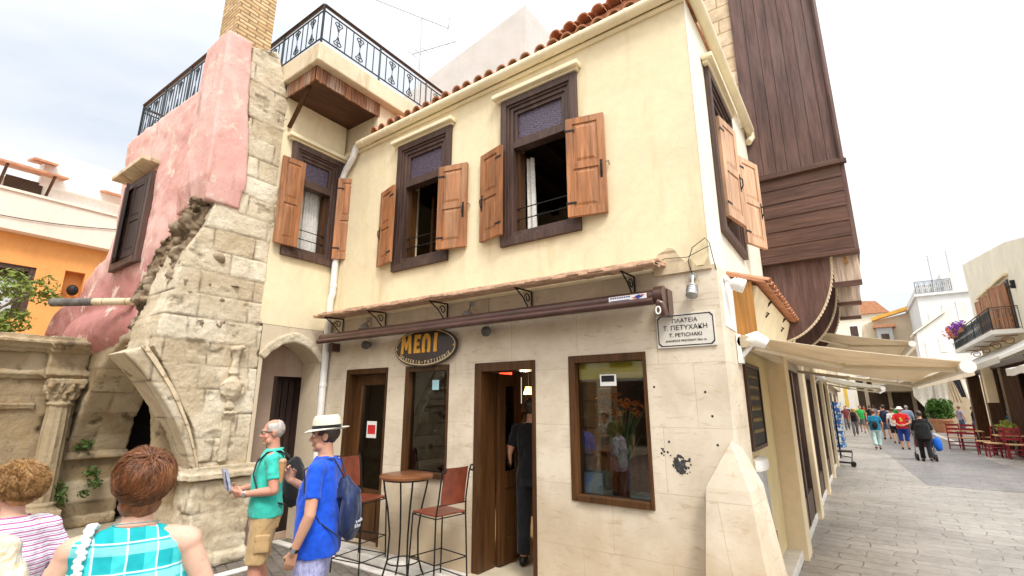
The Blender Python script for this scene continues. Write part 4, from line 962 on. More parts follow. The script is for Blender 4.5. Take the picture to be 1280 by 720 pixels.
m = MB(); m.prism([(-20.5, 8.95), (-19.4, 8.72), (-19.4, 8.78), (-20.5, 9.02)], 'y', -1.5, 3.35); m.prism([(-20.5, 8.95), (-19.6, 8.72), (-19.6, 8.78), (-20.5, 9.02)], 'y', 4.3, 5.6); m.prism([(-21, 9.5), (-19.8, 9.2), (-19.8, 9.27), (-21, 9.57)], 'y', 2.55, 3.1); m.build('tile_canopy', MAT['tile'], th)
m = MB(); m.box((-20.39, 2.1, 8.2), (-20.35, 2.95, 8.68)); m.build('window', MAT['dark_room'], th)
for y in (2.0, 3.05): m = MB(); m.tube([(-20.35, y, 8.2), (-19.55, y, 8.74)], 0.04, 5); m.build('canopy_strut', MAT['door_wood'], th)

MAT['block_wall'] = plaster('bare_white_render', (0.56, 0.52, 0.49), (0.8, 0.76, 0.7), 0.4, 0.1)
wh = thing('white_block_house', 'plain white gabled house rising behind the tiled roof', 'building', (-8, 13, 0))
m = MB(); m.prism([(-14.5, 0), (-7.86, 0), (-7.86, 15.75), (-14.5, 14.45)], 'y', 12, 22); m.build('white_wall', MAT['block_wall'], wh)
def antenna(name, label, loc, h, boom0, boom1, n, el):
    t = thing(name, label, 'antenna', loc, local=True)
    m = MB(); m.tube([(0, 0, 0), (0, 0, h)], 0.018, 6); m.build('mast', MAT['grey_metal'], t)
    m = MB(); a, b = Vector(boom0), Vector(boom1); m.tube([a, b], 0.014, 5); s = (b - a).normalized().cross(Vector((0, 0, 1))).normalized()
    if abs(el[2]) > 0: s = Vector(el).normalized()
    for i in range(n):
        p = a.lerp(b, i / (n - 1)); q = 0.13 + 0.0 * i; m.tube([p - s * q, p + s * q], 0.0085, 4)
    m.build('boom', MAT['grey_metal'], t); return t
t = antenna('tv_antenna', 'long many-toothed television aerial on a roof mast above the terrace railing', (-7.15, 6.5, 6.52), 4.2, (-1.77, 0, 5.62), (0.86, 0, 3.38), 22, (0.25, 0, 0.97))
m = MB(); m.tube([(-0.26, 0, 3.24), (1.11, 0, 2.91)], 0.009, 5)
for i in range(7): m.tube([(-0.26 + i * 0.22, -0.12, 3.24 - i * 0.053), (-0.26 + i * 0.22, 0.12, 3.24 - i * 0.053)], 0.005, 4)
for s_ in (-1, 1): m.tube([(0.86, 0, 3.38), (1.0, s_ * 0.1, 3.55)], 0.006, 4); m.tube([(0.86, 0, 3.38), (0.92, s_ * 0.15, 3.2)], 0.006, 4)
m.build('lower_boom', MAT['grey_metal'], t)
# ------------------------------------------------------------------ side street, left row: shopfronts under the bay
m = MB(); m.box((-1.36, 5.12, 0), (-0.975, 7.3, 2.5)); m.box((-1.36, 5.102, 2.503), (-0.80, 21.0, 3.06)); m.build('recess_panel', MAT['beige_wall'], shop)
MAT['yellow_panel'] = plain('yellowed_panel', (0.60, 0.49, 0.26), 0.5, 0.12, 2)
m = MB(); m.box((-0.974, 5.16, 0.14), (-0.955, 7.28, 2.43)); m.build('side_panel', MAT['yellow_panel'], shop, bevel=0.004)
m = MB(); m.box((-1.30, 5.12, 0.0), (-0.80, 21.0, 0.11)); m.build('side_step', MAT['marble'], shop, bevel=0.012)
MAT['pillar'] = plaster('cream_pillar', (0.74, 0.62, 0.42), (0.75, 0.66, 0.5), 0.4, 0.15)
for k, y in enumerate((7.30, 9.9, 12.6, 15.4, 18.2)):
    m = MB(); m.box((-1.30, y, 0.0), (-0.74, y + 0.42, 3.0)); m.build('side_pillar', MAT['pillar'], shop, bevel=0.008)
for k, (a, b) in enumerate(((7.74, 9.88), (10.36, 12.58), (13.06, 15.38), (15.86, 18.18))):
    m = MB(sidew(-0.84)); m.box((a, -0.05, 0.11), (a + 0.09, 0.03, 2.48)); m.box((b - 0.09, -0.05, 0.11), (b, 0.03, 2.48)); m.box((a + 0.09, -0.05, 2.36), (b - 0.09, 0.03, 2.48)); m.box(((a + b) / 2 - 0.05, -0.05, 0.11), ((a + b) / 2 + 0.05, 0.03, 2.36)); m.box((a + 0.09, -0.04, 0.11), ((a + b) / 2 - 0.05, 0.02, 0.5)); m.box(((a + b) / 2 + 0.05, -0.04, 0.11), (b - 0.09, 0.02, 0.5))
    d = m.build('side_glass_door', MAT['frame'], shop)
    m = MB(sidew(-0.84)); m.box((a + 0.05, -0.02, 0.4), (b - 0.05, -0.01, 2.4)); m.build('pane', MAT['glass'], d)
m = MB(); m.box((-3.2, 7.3, 0.0), (-3.1, 21, 3.0)); m.box((-3.2, 7.3, 3.0), (-1.3, 21, 3.05)); m.build('side_room', MAT['dark_room'], shop)

# menu board, poster, round cafe board inside the recess
mb = thing('menu_board', 'black chalk menu board in a dark frame on the yellowed panel beside the corner pier', 'menu board', (-0.95, 5.9, 1.6))
SP = sidew(-0.953)
m = MB(SP); m.box((5.62, 0, 1.42), (6.42, 0.015, 2.24)); m.build('board', MAT['black'], mb)
m = MB(SP)
for b in (((5.58, 0, 1.38), (5.62, 0.03, 2.28)), ((6.42, 0, 1.38), (6.46, 0.03, 2.28)), ((5.62, 0, 2.24), (6.42, 0.03, 2.28)), ((5.62, 0, 1.38), (6.42, 0.03, 1.42))): m.box(*b)
m.build('board_frame', MAT['frame'], mb)
m = MB(SP); rr = random.Random(8)
for k in range(6):
    z = 2.14 - k * 0.115; x = 5.75
    while x < 6.28:
        w_ = rr.uniform(0.03, 0.075)
        pts = [(x + w_ * i / 5, 0.019, z + 0.018 * math.sin(i * 2.4 + k) + (0.02 if i == 2 else 0)) for i in range(6)]
        m.tube(pts, 0.005, 4); x += w_ + 0.02
m.build('chalk_writing', plain('chalk', (0.26, 0.20, 0.10), 0.9, 0.2, 9), mb)
cp = thing('cafe_counter', 'small white topped counter with a wooden front standing inside the side recess', 'counter', (-1.05, 5.6, 0.11))
m = MB(); m.lathe([(0.24, 1.20), (0.26, 1.24), (0.24, 1.30), (0.05, 1.33)], (-0.915, 5.75, 0.0), 20, sy=1.1, sx=0.26); m.build('top', MAT['white_paint'], cp, smooth=50)
m = MB(); m.lathe([(0.19, 0.55), (0.21, 0.85), (0.20, 1.0), (0.17, 1.2)], (-0.92, 5.75, 0), 20, sy=1.1, sx=0.26); m.build('barrel', MAT['grey_metal'], cp, smooth=50)
m = MB(); m.box((-0.95, 5.5, 0.11), (-0.865, 6.0, 0.58)); m.build('base', MAT['panel_wood'], cp)

# copper-red lean-to with its amber end panel
lt = thing('tiled_canopy', 'terracotta strip canopy with an amber wooden end panel on the side wall above the recess', 'canopy', (-0.8, 6.5, 3.0))
rr = random.Random(4)
m = MB(); m.prism([(-0.93, 3.10), (-0.58, 2.98), (-0.58, 3.01), (-0.93, 3.14)], 'y', 5.02, 8.9)
for i in range(20):
    y = 5.10 + i * 0.195; barrel(m, (-0.545, y, 2.995 + rr.uniform(-0.006, 0.006)), (-0.92, y, 3.125), 0.085, 6, 0.5)
m.build('tiles', MAT['tile'], lt, smooth=50)
m = MB(); m.box((-0.87, 5.05, 2.46), (-0.70, 5.09, 3.02)); m.build('end_panel', MAT['panel_wood'], lt)
m = MB(); m.prism([(-0.875, 2.5), (-0.80, 2.5), (-0.66, 2.97), (-0.875, 3.05)], 'y', 5.10, 8.9); m.build('lining', MAT['cream'], lt)
for y in (5.9, 7.2, 8.5): m = MB(); m.tube([(-0.80, y, 2.78), (-0.64, y, 2.95), (-0.74, y, 2.86), (-0.68, y, 2.82), (-0.72, y, 2.78)], 0.012, 5); m.build('scroll_bracket', MAT['iron'], lt)
pp = MB(sidew(-0.871)); pp.box((4.52, 0, 2.52), (4.98, 0.006, 2.98)); tag(pp.build('paper_notice', plain('paper', (0.74, 0.72, 0.68), 0.8, 0.05, 6), None, loc=(-0.87, 4.75, 2.5)), 'pale printed notice stuck round the corner from the street name plate', 'notice')

# awnings on the side street
MAT['arm_cream'] = plain('cream_arm_paint', (0.66, 0.58, 0.44), 0.4, 0.08, 5)
def awning(label, y0, y1, zw, out, zo, group='folding awnings of the side street', mat='awning', roll=True):
    t = thing('folding_awning', label, 'awning', (-0.85, y0, zw), group=group)
    X0 = -0.80; X1 = X0 + out
    m = MB(); n = 10; k = 14
    def S(i, j):
        u = i / n; v = j / k
        return (X0 + 0.04 + (X1 - X0 - 0.04) * u, y0 + 0.1 + (y1 - y0 - 0.2) * v, zw + 0.06 + (zo + 0.05 - zw - 0.06) * u - 0.02 * math.sin(math.pi * u) - 0.010 * math.sin(v * math.pi * 3) * u)
    V = [[m.v(S(i, j)) for j in range(k + 1)] for i in range(n + 1)]; B = [[m.v(Vector(S(i, j)) - Vector((0, 0, 0.006))) for j in range(k + 1)] for i in range(n + 1)]
    for i in range(n):
        for j in range(k): m.f([V[i][j], V[i + 1][j], V[i + 1][j + 1], V[i][j + 1]]); m.f([B[i][j], B[i][j + 1], B[i + 1][j + 1], B[i + 1][j]])
    c = m.build('canvas', MAT[mat], t, smooth=60)
    m = MB(); V = []
    for j in range(25):
        v = j / 24; y = y0 + 0.06 + (y1 - y0 - 0.12) * v; w_ = 0.012 * math.sin(v * 40)
        V.append((m.v((X1 + 0.035, y, zo + 0.04)), m.v((X1 + 0.042 + w_ * 0.4, y, zo - 0.06))))
    for a, b in zip(V, V[1:]): m.f([a[0], b[0], b[1], a[1]])
    m.build('valance', MAT[mat], c, smooth=60)
    m = MB(); m.tube([(X1, y0, zo), (X1, y1, zo)], 0.038, 8); m.build('front_bar', MAT['arm_cream'], t, smooth=50)
    m = MB(); m.tube([(X0, y0 - 0.02, zw), (X0, y1, zw)], 0.06, 10); m.build('roller', MAT['white_paint' if not roll else 'awning'], t, smooth=50)
    for ya, ym, sg in ((y0 + 0.14, y0 + 0.9, 1), (y1 - 0.14, y1 - 0.9, -1)):
        m = MB(); e = (X0 + out * 0.48, ym, (zw + zo) / 2 - 0.06); m.tube([(X0 + 0.05, ya, zw - 0.05), e], 0.024, 8); m.tube([e, (X1 - 0.03, ya + 0.1 * sg, zo - 0.01)], 0.020, 8); m.ball(e, 0.036, 8, 6); m.build('folding_arm', MAT['arm_cream'], t, smooth=50)
    m = MB()
    m.box((-0.868, y0 - 0.02, zw - 0.20), (-0.83, y0 + 0.10, zw + 0.07)); m.tube([(-0.85, y0 + 0.04, zw), (-0.70, y0 + 0.04, zw + 0.02), (-0.62, y0 + 0.06, zw - 0.03)], [0.05, 0.075, 0.05], 12); m.tube([(-0.85, y0 + 0.04, zw - 0.14), (-0.75, y0 + 0.05, zw - 0.03)], 0.025, 8)
    m.build('wall_bracket', MAT['white_paint'], t, smooth=50, bevel=0.004)
    m = MB(); m.tube([(X1, y0 - 0.03, zo), (X1, y0 + 0.03, zo)], 0.048, 12); m.build('end_cap', MAT['white_paint'], t, smooth=50)
    return t
awning('cream folding awning nearest the corner, with its white bracket on the corner pier', 4.92, 9.4, 2.42, 1.50, 2.12)
awning('second cream awning from the corner, partly rolled behind the nearest one', 9.9, 13.6, 3.12, 1.62, 2.78)
awning('third awning along the left row, hung low beyond the two nearest', 14.2, 18.4, 2.5, 1.3, 2.2, mat='awning_white')

# ------------------------------------------------------------------ wooden bay house
bay = thing('bay_house', 'tall stone house with a projecting dark wooden bay on curved brackets over the street', 'building', (-1.5, 9, 0))
YB = 7.82; BX = 0.29
m = MB(); m.box((-4.5, YB + 0.03, 3.06), (XR - 0.001, 21, 9.2)); m.build('stone_wall', MAT['white_stone_wall'], bay)
m = MB(); x = -0.918; rr = random.Random(6)
while x < BX - 0.06:
    w_ = min(rr.uniform(0.15, 0.2), BX - 0.055 - x); dd = rr.uniform(0, 0.008)
    m.box((x + 0.003, YB - dd, 5.27), (x + w_ - 0.003, YB + 0.05, 9.4)); x += w_
m.box((-0.918, YB + 0.02, 5.25), (BX - 0.055, YB + 0.06, 9.4)); m.build('upper_boards', MAT['bay_wood'], bay, bevel=0.003)
m = MB(); m.tube([(BX - 0.03, YB - 0.02, 5.22), (BX - 0.03, YB - 0.02, 9.4)], 0.035, 8); m.box((BX - 0.05, YB + 0.01, 3.86), (BX, YB + 0.12, 9.4)); m.build('corner_post', MAT['bay_wood'], bay)
m = MB(); z = 3.92
for k in range(6):
    m.box((-0.918, YB + 0.012, z), (BX - 0.051, YB + 0.05, z + 0.205)); m.box((-0.918, YB + 0.0, z + 0.205), (BX - 0.051, YB + 0.05, z + 0.222)); z += 0.222
m.build('lower_planks', MAT['bay_wood_h'], bay, bevel=0.004)
m = MB(); m.box((-0.918, YB - 0.05, 5.19), (BX + 0.03, YB + 0.03, 5.25)); m.box((-0.918, YB - 0.03, 5.25), (BX + 0.01, YB + 0.015, 5.28)); m.build('moulding', MAT['bay_wood_h'], bay, bevel=0.006); m = MB(); m.box((-0.918, YB - 0.03, 3.86), (BX, YB + 0.03, 3.918)); m.build('moulding', MAT['bay_wood_h'], bay, bevel=0.006)
m = MB(); m.box((-0.918, YB + 0.06, 3.88), (BX, 13.9, 3.95)); m.box((BX - 0.05, YB + 0.12, 3.95), (BX, 13.9, 9.4)); m.box((-0.918, 13.9, 3.86), (BX, 13.95, 9.4)); m.build('bay_body', MAT['bay_wood_h'], bay)
def bracket(y, drop=0.0):
    arc = [(-0.05 - 0.80 * (1 - math.cos(a)) , 3.86 - 1.15 * math.sin(a)) for a in [i / 12 * math.pi / 2 for i in range(13)]]
    m = MB(); m.prism([(-0.918, 3.855)] + arc + [(-0.918, 2.71)], 'y', y, y + 0.05); b = m.build('bay_bracket', MAT['bay_wood'], bay)
    m = MB(); n_ = 60; pts = [(-0.05 - 0.80 * (1 - math.cos(a)), y + 0.005, 3.86 - 1.15 * math.sin(a)) for a in [i / n_ * math.pi / 2 for i in range(n_ + 1)]]
    m.tube(pts, 0.016, 8)
    for i, p in enumerate(pts[:-1:2]): m.ball((p[0] + 0.012, p[1] - 0.012, p[2]), 0.0135, 6, 5)
    m.build('rope_moulding', MAT['beige_wall'], b, smooth=60)
    m = MB(); m.box((-0.045, y + 0.02, 3.50), (BX - 0.03, y + 0.045, 3.855)); m.build('bracket_board', MAT['board_pale'], bay)
    m = MB(); m.box((-0.08, y + 0.0, 3.44), (BX - 0.03, y + 0.10, 3.50)); m.build('bracket_beam', MAT['bay_wood_h'], bay)
    m = MB(); m.tube([(0.12, y - 0.01, 3.86), (0.12, y - 0.02, 3.80), (0.13, y - 0.02, 3.75), (0.115, y - 0.02, 3.73)], [0.012, 0.016, 0.02, 0.012], 6); m.build('hook', MAT['panel_wood'], bay)
MAT['board_pale'] = wood('bleached_bracket_boards', (0.46, 0.36, 0.28), 'z', 0.6, 0.35, 5, 0.2)
for y in (YB + 0.08, YB + 1.75, YB + 3.4): bracket(y)

# ------------------------------------------------------------------ things fixed to the shop front
cn = thing('tile_drip_canopy', 'long narrow tile drip canopy on scroll brackets across the shopfront', 'canopy', (-3.9, 4.2, 3.1))
rr = random.Random(9)
m = MB(F); m.prism([(-0.003, 0)], 'x', 0, 0) if False else None
m.hexa([(-6.38, 0.028, 3.10), (-1.30, 0.028, 3.10), (-1.30, 0.36, 3.035), (-6.38, 0.36, 3.075), (-6.38, 0.028, 3.13), (-1.30, 0.028, 3.13), (-1.30, 0.36, 3.065), (-6.38, 0.36, 3.105)])
x = -6.38
while x < -1.32:
    w_ = rr.uniform(0.10, 0.20); zz_ = 3.10 - (x + 6.38) / 5.08 * 0.045; dz = rr.uniform(-0.006, 0.008)
    m.box((x, 0.20, zz_ + dz - 0.012), (min(x + w_ - 0.008, -1.30), 0.385 + rr.uniform(-0.012, 0.012), zz_ + dz + 0.018)); 
    m.box((x + 0.02, 0.028, zz_ + 0.05), (min(x + w_ + 0.012, -1.30), 0.24 + rr.uniform(-0.01, 0.01), zz_ + 0.075)); x += w_
m.build('tiles', MAT['pale_tile'], cn, bevel=0.005)
for u in (-6.15, -5.2, -4.05, -2.80, -1.62):
    zt = 3.085 - (u + 6.38) / 5.08 * 0.04
    m = MB(F); m.tube([(u, 0.012, zt), (u, 0.34, zt - 0.015)], 0.010, 5); m.tube([(u, 0.014, zt), (u, 0.014, zt - 0.25)], 0.010, 5); m.tube([(u, 0.32, zt - 0.02), (u, 0.19, zt - 0.09), (u, 0.05, zt - 0.22)], 0.008, 5)
    m.tube([(u, 0.10 + 0.055 * math.cos(a) * (1 - a / 11), zt - 0.085 + 0.055 * math.sin(a) * (1 - a / 11)) for a in [i * 0.5 for i in range(15)]], 0.007, 5); m.build('scroll_bracket', MAT['iron'], cn)
ra = thing('awning_roller', 'rolled-up brown awning cassette running across the shopfront below the tile canopy', 'awning', (-3.9, 4.2, 2.7))
m = MB(F); m.tube([(-6.36, 0.20, 2.785), (-1.36, 0.20, 2.785)], 0.066, 14); m.tube([(-6.36, 0.27, 2.735), (-1.36, 0.27, 2.735)], 0.035, 10); m.build('tube', MAT['roller'], ra, smooth=50)
m = MB(F)
m.box((-1.352, 0.0, 2.62), (-1.27, 0.14, 2.86)); m.tube([(-1.36, 0.20, 2.79), (-1.28, 0.20, 2.79)], 0.085, 14); m.tube([(-1.33, 0.26, 2.72), (-1.29, 0.26, 2.70), (-1.28, 0.24, 2.60)], 0.035, 8); m.build('bracket', MAT['roller'], ra, smooth=50); m = MB(F); m.box((-6.30, 0.0, 2.60), (-6.20, 0.13, 2.72)); m.build('bracket', MAT['roller'], ra)
m = MB(F); m.tube([(-1.315, 0.297, 2.60 + 0.032 * math.sin(a)) if False else (-1.315 + 0.02 * math.cos(a), 0.30, 2.64 + 0.032 * math.sin(a)) for a in [i * 0.4488 for i in range(15)]], 0.007, 5); m.build('crank_ring', MAT['white_paint'], ra)
st = MB(F); st.box((-1.78, 0.267, 2.765), (-1.42, 0.271, 2.815)); sk = st.build('sticker', MAT['white_paint'], ra)
MAT['blue_ink'] = plain('blue_ink', (0.03, 0.06, 0.30), 0.5, 0.1, 9); MAT['red_ink'] = plain('red_ink', (0.55, 0.03, 0.03), 0.5, 0.1, 9)
st = MB(F); rr = random.Random(3)
for k in range(9): st.box((-1.765 + k * 0.022, 0.2711, 2.795), (-1.750 + k * 0.022, 0.2725, 2.808))
st.box((-1.765, 0.2711, 2.772), (-1.58, 0.2725, 2.777)); st.prism([(-1.50, 2.77), (-1.45, 2.79), (-1.49, 2.81), (-1.53, 2.795)], 'y', 0.2711, 0.2725); st.mi = 1; st.prism([(-1.56, 2.785), (-1.50, 2.772), (-1.53, 2.79)], 'y', 0.2726, 0.2735); st.prism([(-1.47, 2.81), (-1.43, 2.80), (-1.46, 2.795)], 'y', 0.2726, 0.2735); st.build('sticker_print', [MAT['blue_ink'], MAT['red_ink']], sk)

# oval gelato sign
MAT['sign_brown'] = plain('sign_brown', (0.040, 0.024, 0.020), 0.35, 0.15, 6, coat=0.3); MAT['sign_gold'] = plain('sign_gold', (0.80, 0.42, 0.06), 0.4, 0.12, 10); MAT['sign_cream'] = plain('sign_cream', (0.72, 0.58, 0.34), 0.5, 0.08, 10)
sg = thing('oval_sign', 'oval brown shop sign lettered in gold above the narrow shop window', 'sign', (-4.38, 4.37, 2.54))
SX, SZ, SW_, SH = -4.385, 2.545, 0.545, 0.245
def oval(m, a, b, d0, d1, n=56):
    m.prism([(SX + a * math.cos(2 * math.pi * k / n), SZ + b * math.sin(2 * math.pi * k / n)) for k in range(n)], 'y', d0, d1)
m = MB(F); oval(m, SW_, SH, 0.03, 0.06); m.build('board', MAT['sign_brown'], sg, bevel=0.006)
m = MB(F); n = 64; ring = []
for (a, b, d) in ((SW_ - 0.022, SH - 0.022, 0.0605), (SW_ - 0.022, SH - 0.022, 0.0645), (SW_ - 0.032, SH - 0.032, 0.0645), (SW_ - 0.032, SH - 0.032, 0.0605)): ring.append([m.v((SX + a * math.cos(2 * math.pi * k / n), d, SZ + b * math.sin(2 * math.pi * k / n))) for k in range(n)])
for A, B in zip(ring, ring[1:]):
    for k in range(n): m.f([A[k], A[(k + 1) % n], B[(k + 1) % n], B[k]])
m.build('border_line', MAT['sign_cream'], sg)
# letters drawn as thick strokes
def letter(name, polys, ux, mat=MAT['sign_gold']):
    m = MB(F)
    for p in polys: m.prism([(SX + ux * 1.08 + 0.028 + x * 0.108, SZ - 0.066 + y * 0.104) for x, y in p], 'y', 0.0605, 0.070)
    return m.build(name, mat, sg)
H_ = 2.25
letter('letter', [[(0.0, 0), (0.42, 0), (0.50, 1.2), (0.86, 0.45), (1.0, 0.45), (1.30, 1.25), (1.33, 0), (1.78, 0), (1.66, H_), (1.25, H_), (0.93, 1.25), (0.55, H_ - 0.02), (0.14, H_ - 0.02)]], -0.41)
letter('letter', [[(0.05, 0), (1.15, 0.0), (1.05, 0.55), (0.52, 0.40), (0.52, 0.95), (0.90, 0.85), (0.90, 1.35), (0.52, 1.25), (0.56, 1.75), (1.06, 1.70), (1.18, H_), (0.14, H_)]], -0.195)
arch = [(0.0, 0), (0.0, 1.2)] + [(0.68 - 0.66 * math.cos(a), 1.45 + 0.85 * math.sin(a)) for a in [i / 10 * math.pi for i in range(11)]] + [(1.36, 1.2), (1.30, 0), (0.86, 0), (0.82, 0.25), (0.94, 0.5), (0.92, 1.3), (0.68, 1.85), (0.44, 1.3), (0.42, 0.5), (0.52, 0.25), (0.48, 0)]
letter('letter', [arch], -0.055)
letter('letter', [[(0.05, 0), (0.58, 0), (0.55, 1.1), (0.66, H_), (0.18, H_ - 0.03), (0.10, 1.1)]], 0.125)
word = 'GELATERIA\u2022PATISSERIE'; nW = len(word)
for i, ch in enumerate(word):
    a = math.radians(207 + (334 - 207) * (i + 0.5) / nW); px, pz = SX + (SW_ - 0.060) * math.cos(a), SZ + (SH - 0.056) * math.sin(a)
    tx, tz = -(SW_ - 0.07) * math.sin(a), (SH - 0.07) * math.cos(a); ln = math.hypot(tx, tz); tx, tz = tx / ln, tz / ln
    text('small_letter', ch, 0.066, MAT['sign_cream'], sg, lambda p, px=px, pz=pz, tx=tx, tz=tz: F((px + p[0] * tx - p[2] * tz, 0.0625 + p[1], pz + p[0] * tz + p[2] * tx)), 0.003, 0.0004, sx=0.85)
for s_ in (-1, 1):
    m = MB(F); m.ball((SX + s_ * (SW_ - 0.05), 0.062, SZ), 0.012, 8, 6); m.build('screw', MAT['sign_gold'], sg)

# street name plate
pl = thing('street_name_plate', 'white stone street name plate with black Greek lettering near the corner', 'sign', (-1.18, 4.37, 2.5))
PX, PZ, PW, PH = -1.178, 2.492, 0.245, 0.140
MAT['plate'] = plain('plate_stone', (0.66, 0.63, 0.57), 0.4, 0.08, 6); MAT['ink'] = plain('black_ink', (0.016, 0.015, 0.014), 0.6, 0.2, 9)
m = MB(F); m.box((PX - PW - 0.012, 0.003, PZ - PH - 0.012), (PX + PW + 0.012, 0.018, PZ + PH + 0.012)); m.build('plate', MAT['plate'], pl, bevel=0.003)
m = MB(F); c_ = 0.026
def octo(a, b): return [(PX - a + c_, PZ - b), (PX + a - c_, PZ - b), (PX + a, PZ - b + c_), (PX + a, PZ + b - c_), (PX + a - c_, PZ + b), (PX - a + c_, PZ + b), (PX - a, PZ + b - c_), (PX - a, PZ - b + c_)]
o_, i_ = octo(PW, PH), octo(PW - 0.009, PH - 0.009)
for k in range(8):
    q = [o_[k], o_[(k + 1) % 8], i_[(k + 1) % 8], i_[k]]; m.quad(*[(a, 0.0195, b) for a, b in q])
m.build('border_line', MAT['ink'], pl)
for body, z, s, of in (('\u03a0\u039b\u0391\u03a4\u0395\u0399\u0391', 0.085, 0.050, 0.0), ('\u03a4. \u03a0\u0395\u03a4\u03a5\u03a7\u0391\u039a\u0397', 0.022, 0.057, 0.0), ('T. PETICHAKI', -0.042, 0.046, 0.0), ('\u0394\u0397\u039c\u0391\u03a1\u03a7\u039f\u03a3 \u03a1\u0395\u0398\u03a5\u039c\u039d\u039f\u03a5 20\u03bf\u03c2 \u03b1\u03b9.', -0.093, 0.022, 0.0)):
    text('lettering', body, s, MAT['ink'], pl, lambda p, z=z: F((PX + p[0], 0.0205 + p[1], PZ + z + p[2])), 0.002, of, sx=1.05)

# lamps and wires
def spot(label, u, z, mat, drop=True, tf=F, r=0.055, aim=(0.10, 0.12, -0.02), stem=True):
    t = thing('spot_lamp', label, 'lamp', tf((u, 0.02, z)), group='spot lamps on the shop walls')
    m = MB(tf); m.tube([(u, 0.012, z), (u, 0.03, z)], 0.035, 10); m.tube([(u, 0.03, z), (u + aim[0] * 0.3, 0.07, z + aim[2])], 0.010, 6); m.build('arm', mat, t)
    a = Vector((u + aim[0] * 0.2, 0.06, z + aim[2] + 0.01)); d = Vector(aim).normalized()
    m = MB(tf); m.tube([a, a + d * 0.03, a + d * 0.07, a + d * 0.12, a + d * 0.125], [r * 0.55, r * 0.85, r, r * 1.05, r * 0.9], 14); 
    for k in range(3): m.tube([a + d * (0.02 + 0.025 * k), a + d * (0.028 + 0.025 * k)], r * (0.95 + 0.06 * k), 14)
    m.build('head', mat, t, smooth=40); return t
spot('small dark spot lamp left of the oval sign, below the roller', -5.52, 2.66, MAT['dark_metal'])
spot('small dark spot lamp right of the oval sign, below the roller', -3.42, 2.67, MAT['dark_metal'])
spot('grey spot lamp tucked under the tile canopy above the side door', -5.56, 3.02, MAT['grey_metal'], aim=(0.02, 0.08, -0.09))
spot('pale grey spot lamp under the tile canopy above the shop door', -3.66, 3.02, MAT['grey_metal'], aim=(0.0, 0.05, -0.11), r=0.06)
spot('white flood lamp hanging on the stone above the street name plate', -1.07, 2.97, MAT['grey_metal'], aim=(0.0, 0.05, -0.10), r=0.05)
spot('white flood lamp round the corner beside the amber panel', 4.62, 2.97, MAT['white_paint'], tf=sidew(-0.872), aim=(0.02, 0.11, -0.05), r=0.06)
for u, z0, z1, lab in ((-5.52, 2.70, 3.06, 'thin grey conduit down to the left spot lamp'), (-3.42, 2.70, 3.06, 'thin grey conduit down to the spot lamp by the shop door')):
    m = MB(F); m.tube([(u, 0.012, z0), (u, 0.012, z1)], 0.010, 6); tag(m.build('conduit', MAT['beige_wall'], None, loc=tuple(F((u, 0, z0)))), lab, 'pipe')
m = MB(F); m.tube([(-1.07, 0.03, 2.99), (-1.09, 0.06, 3.10), (-1.04, 0.07, 3.22), (-0.93, 0.04, 3.30), (-0.90, 0.03, 3.25), (-0.885, 0.025, 3.12), (-0.87, 0.0, 3.0)], 0.004, 5)
m.tube([(-1.5, 0.03, 3.10), (-1.3, 0.04, 3.17), (-1.1, 0.035, 3.15), (-0.96, 0.04, 3.20), (-0.90, 0.035, 3.22)], 0.0035, 5); tag(m.build('wiring', MAT['black'], None, loc=(-1.1, 4.35, 3.1)), 'loose black cable looping over the broken render at the corner', 'cable')
# dark scuff of old poster glue
MAT['scuff'] = plain('scuff_paint', (0.05, 0.05, 0.05), 0.9, 0.5, 30)
rr = random.Random(5); m = MB(F)
for k in range(80):
    a = rr.gauss(3.6, 1.5); r = 0.072 * rr.uniform(0.15, 1.05)
    x, z, s = -1.29 + r * math.cos(a) * 1.2, 1.35 + r * math.sin(a), rr.uniform(0.006, 0.020)
    n_ = 7; m.f([m.v((x + s * rr.uniform(0.5, 1.2) * math.cos(j * 6.283 / n_), 0.0012 + k * 2e-5, z + s * rr.uniform(0.5, 1.2) * math.sin(j * 6.283 / n_))) for j in range(n_)])
for k in range(9): x, z, s = -1.44 + rr.uniform(-0.04, 0.05), 1.45 + rr.uniform(-0.04, 0.03), rr.uniform(0.005, 0.012); m.f([m.v((x + s * math.cos(j), 0.0014 + k * 2e-5, z + s * math.sin(j))) for j in range(6)])
tag(m.build('painted_scuff', MAT['scuff'], shop), kind='stuff')
m = MB(F); 
for (x, z) in ((-1.02, 1.75), (-1.0, 1.52), (-1.40, 1.53), (-1.13, 0.98), (-1.5, 2.0), (-1.06, 1.95)): m.ball((x, 0.0, z), (0.011, 0.004, 0.011), 8, 6)
tag(m.build('bolt_hole', MAT['scuff'], shop), kind='stuff')
# ------------------------------------------------------------------ right side of the street
XS = 6.0; RS = lambda p: Vector((XS - p[1], p[0], p[2]))       # (u = y, out towards the street, z)
ch = thing('cream_house', 'cream house with a brown shuttered balcony door over the street restaurant at the right edge', 'building', (8, 30, 0))
m = MB(); m.prism([(24.0, 3.6), (37.0, 3.6), (37.0, 9.72), (36.5, 9.64), (28.0, 8.56), (25.0, 7.95), (24, 7.9)], 'x', XS, 13); m.build('cream_wall', MAT['cream_white'], ch)
m = MB(RS); m.box((28.8, 0.003, 4.96), (31.2, 0.06, 7.10)); m.build('balcony_door_frame', MAT['frame'], ch)
m = MB(RS); m.box((29.0, 0.061, 5.0), (31.0, 0.075, 7.0)); m.build('balcony_door_dark', MAT['dark_room'], ch)
leaf_shutter(ch, RS, (28.95, 0.10), math.atan2(0.35, 0.95), 1.15, 5.0, 6.95, MAT['shutter'], handle=False)
leaf_shutter(ch, RS, (31.1, 0.10), math.atan2(0.3, 0.95), 1.2, 5.0, 6.95, MAT['shutter'], handle=False)
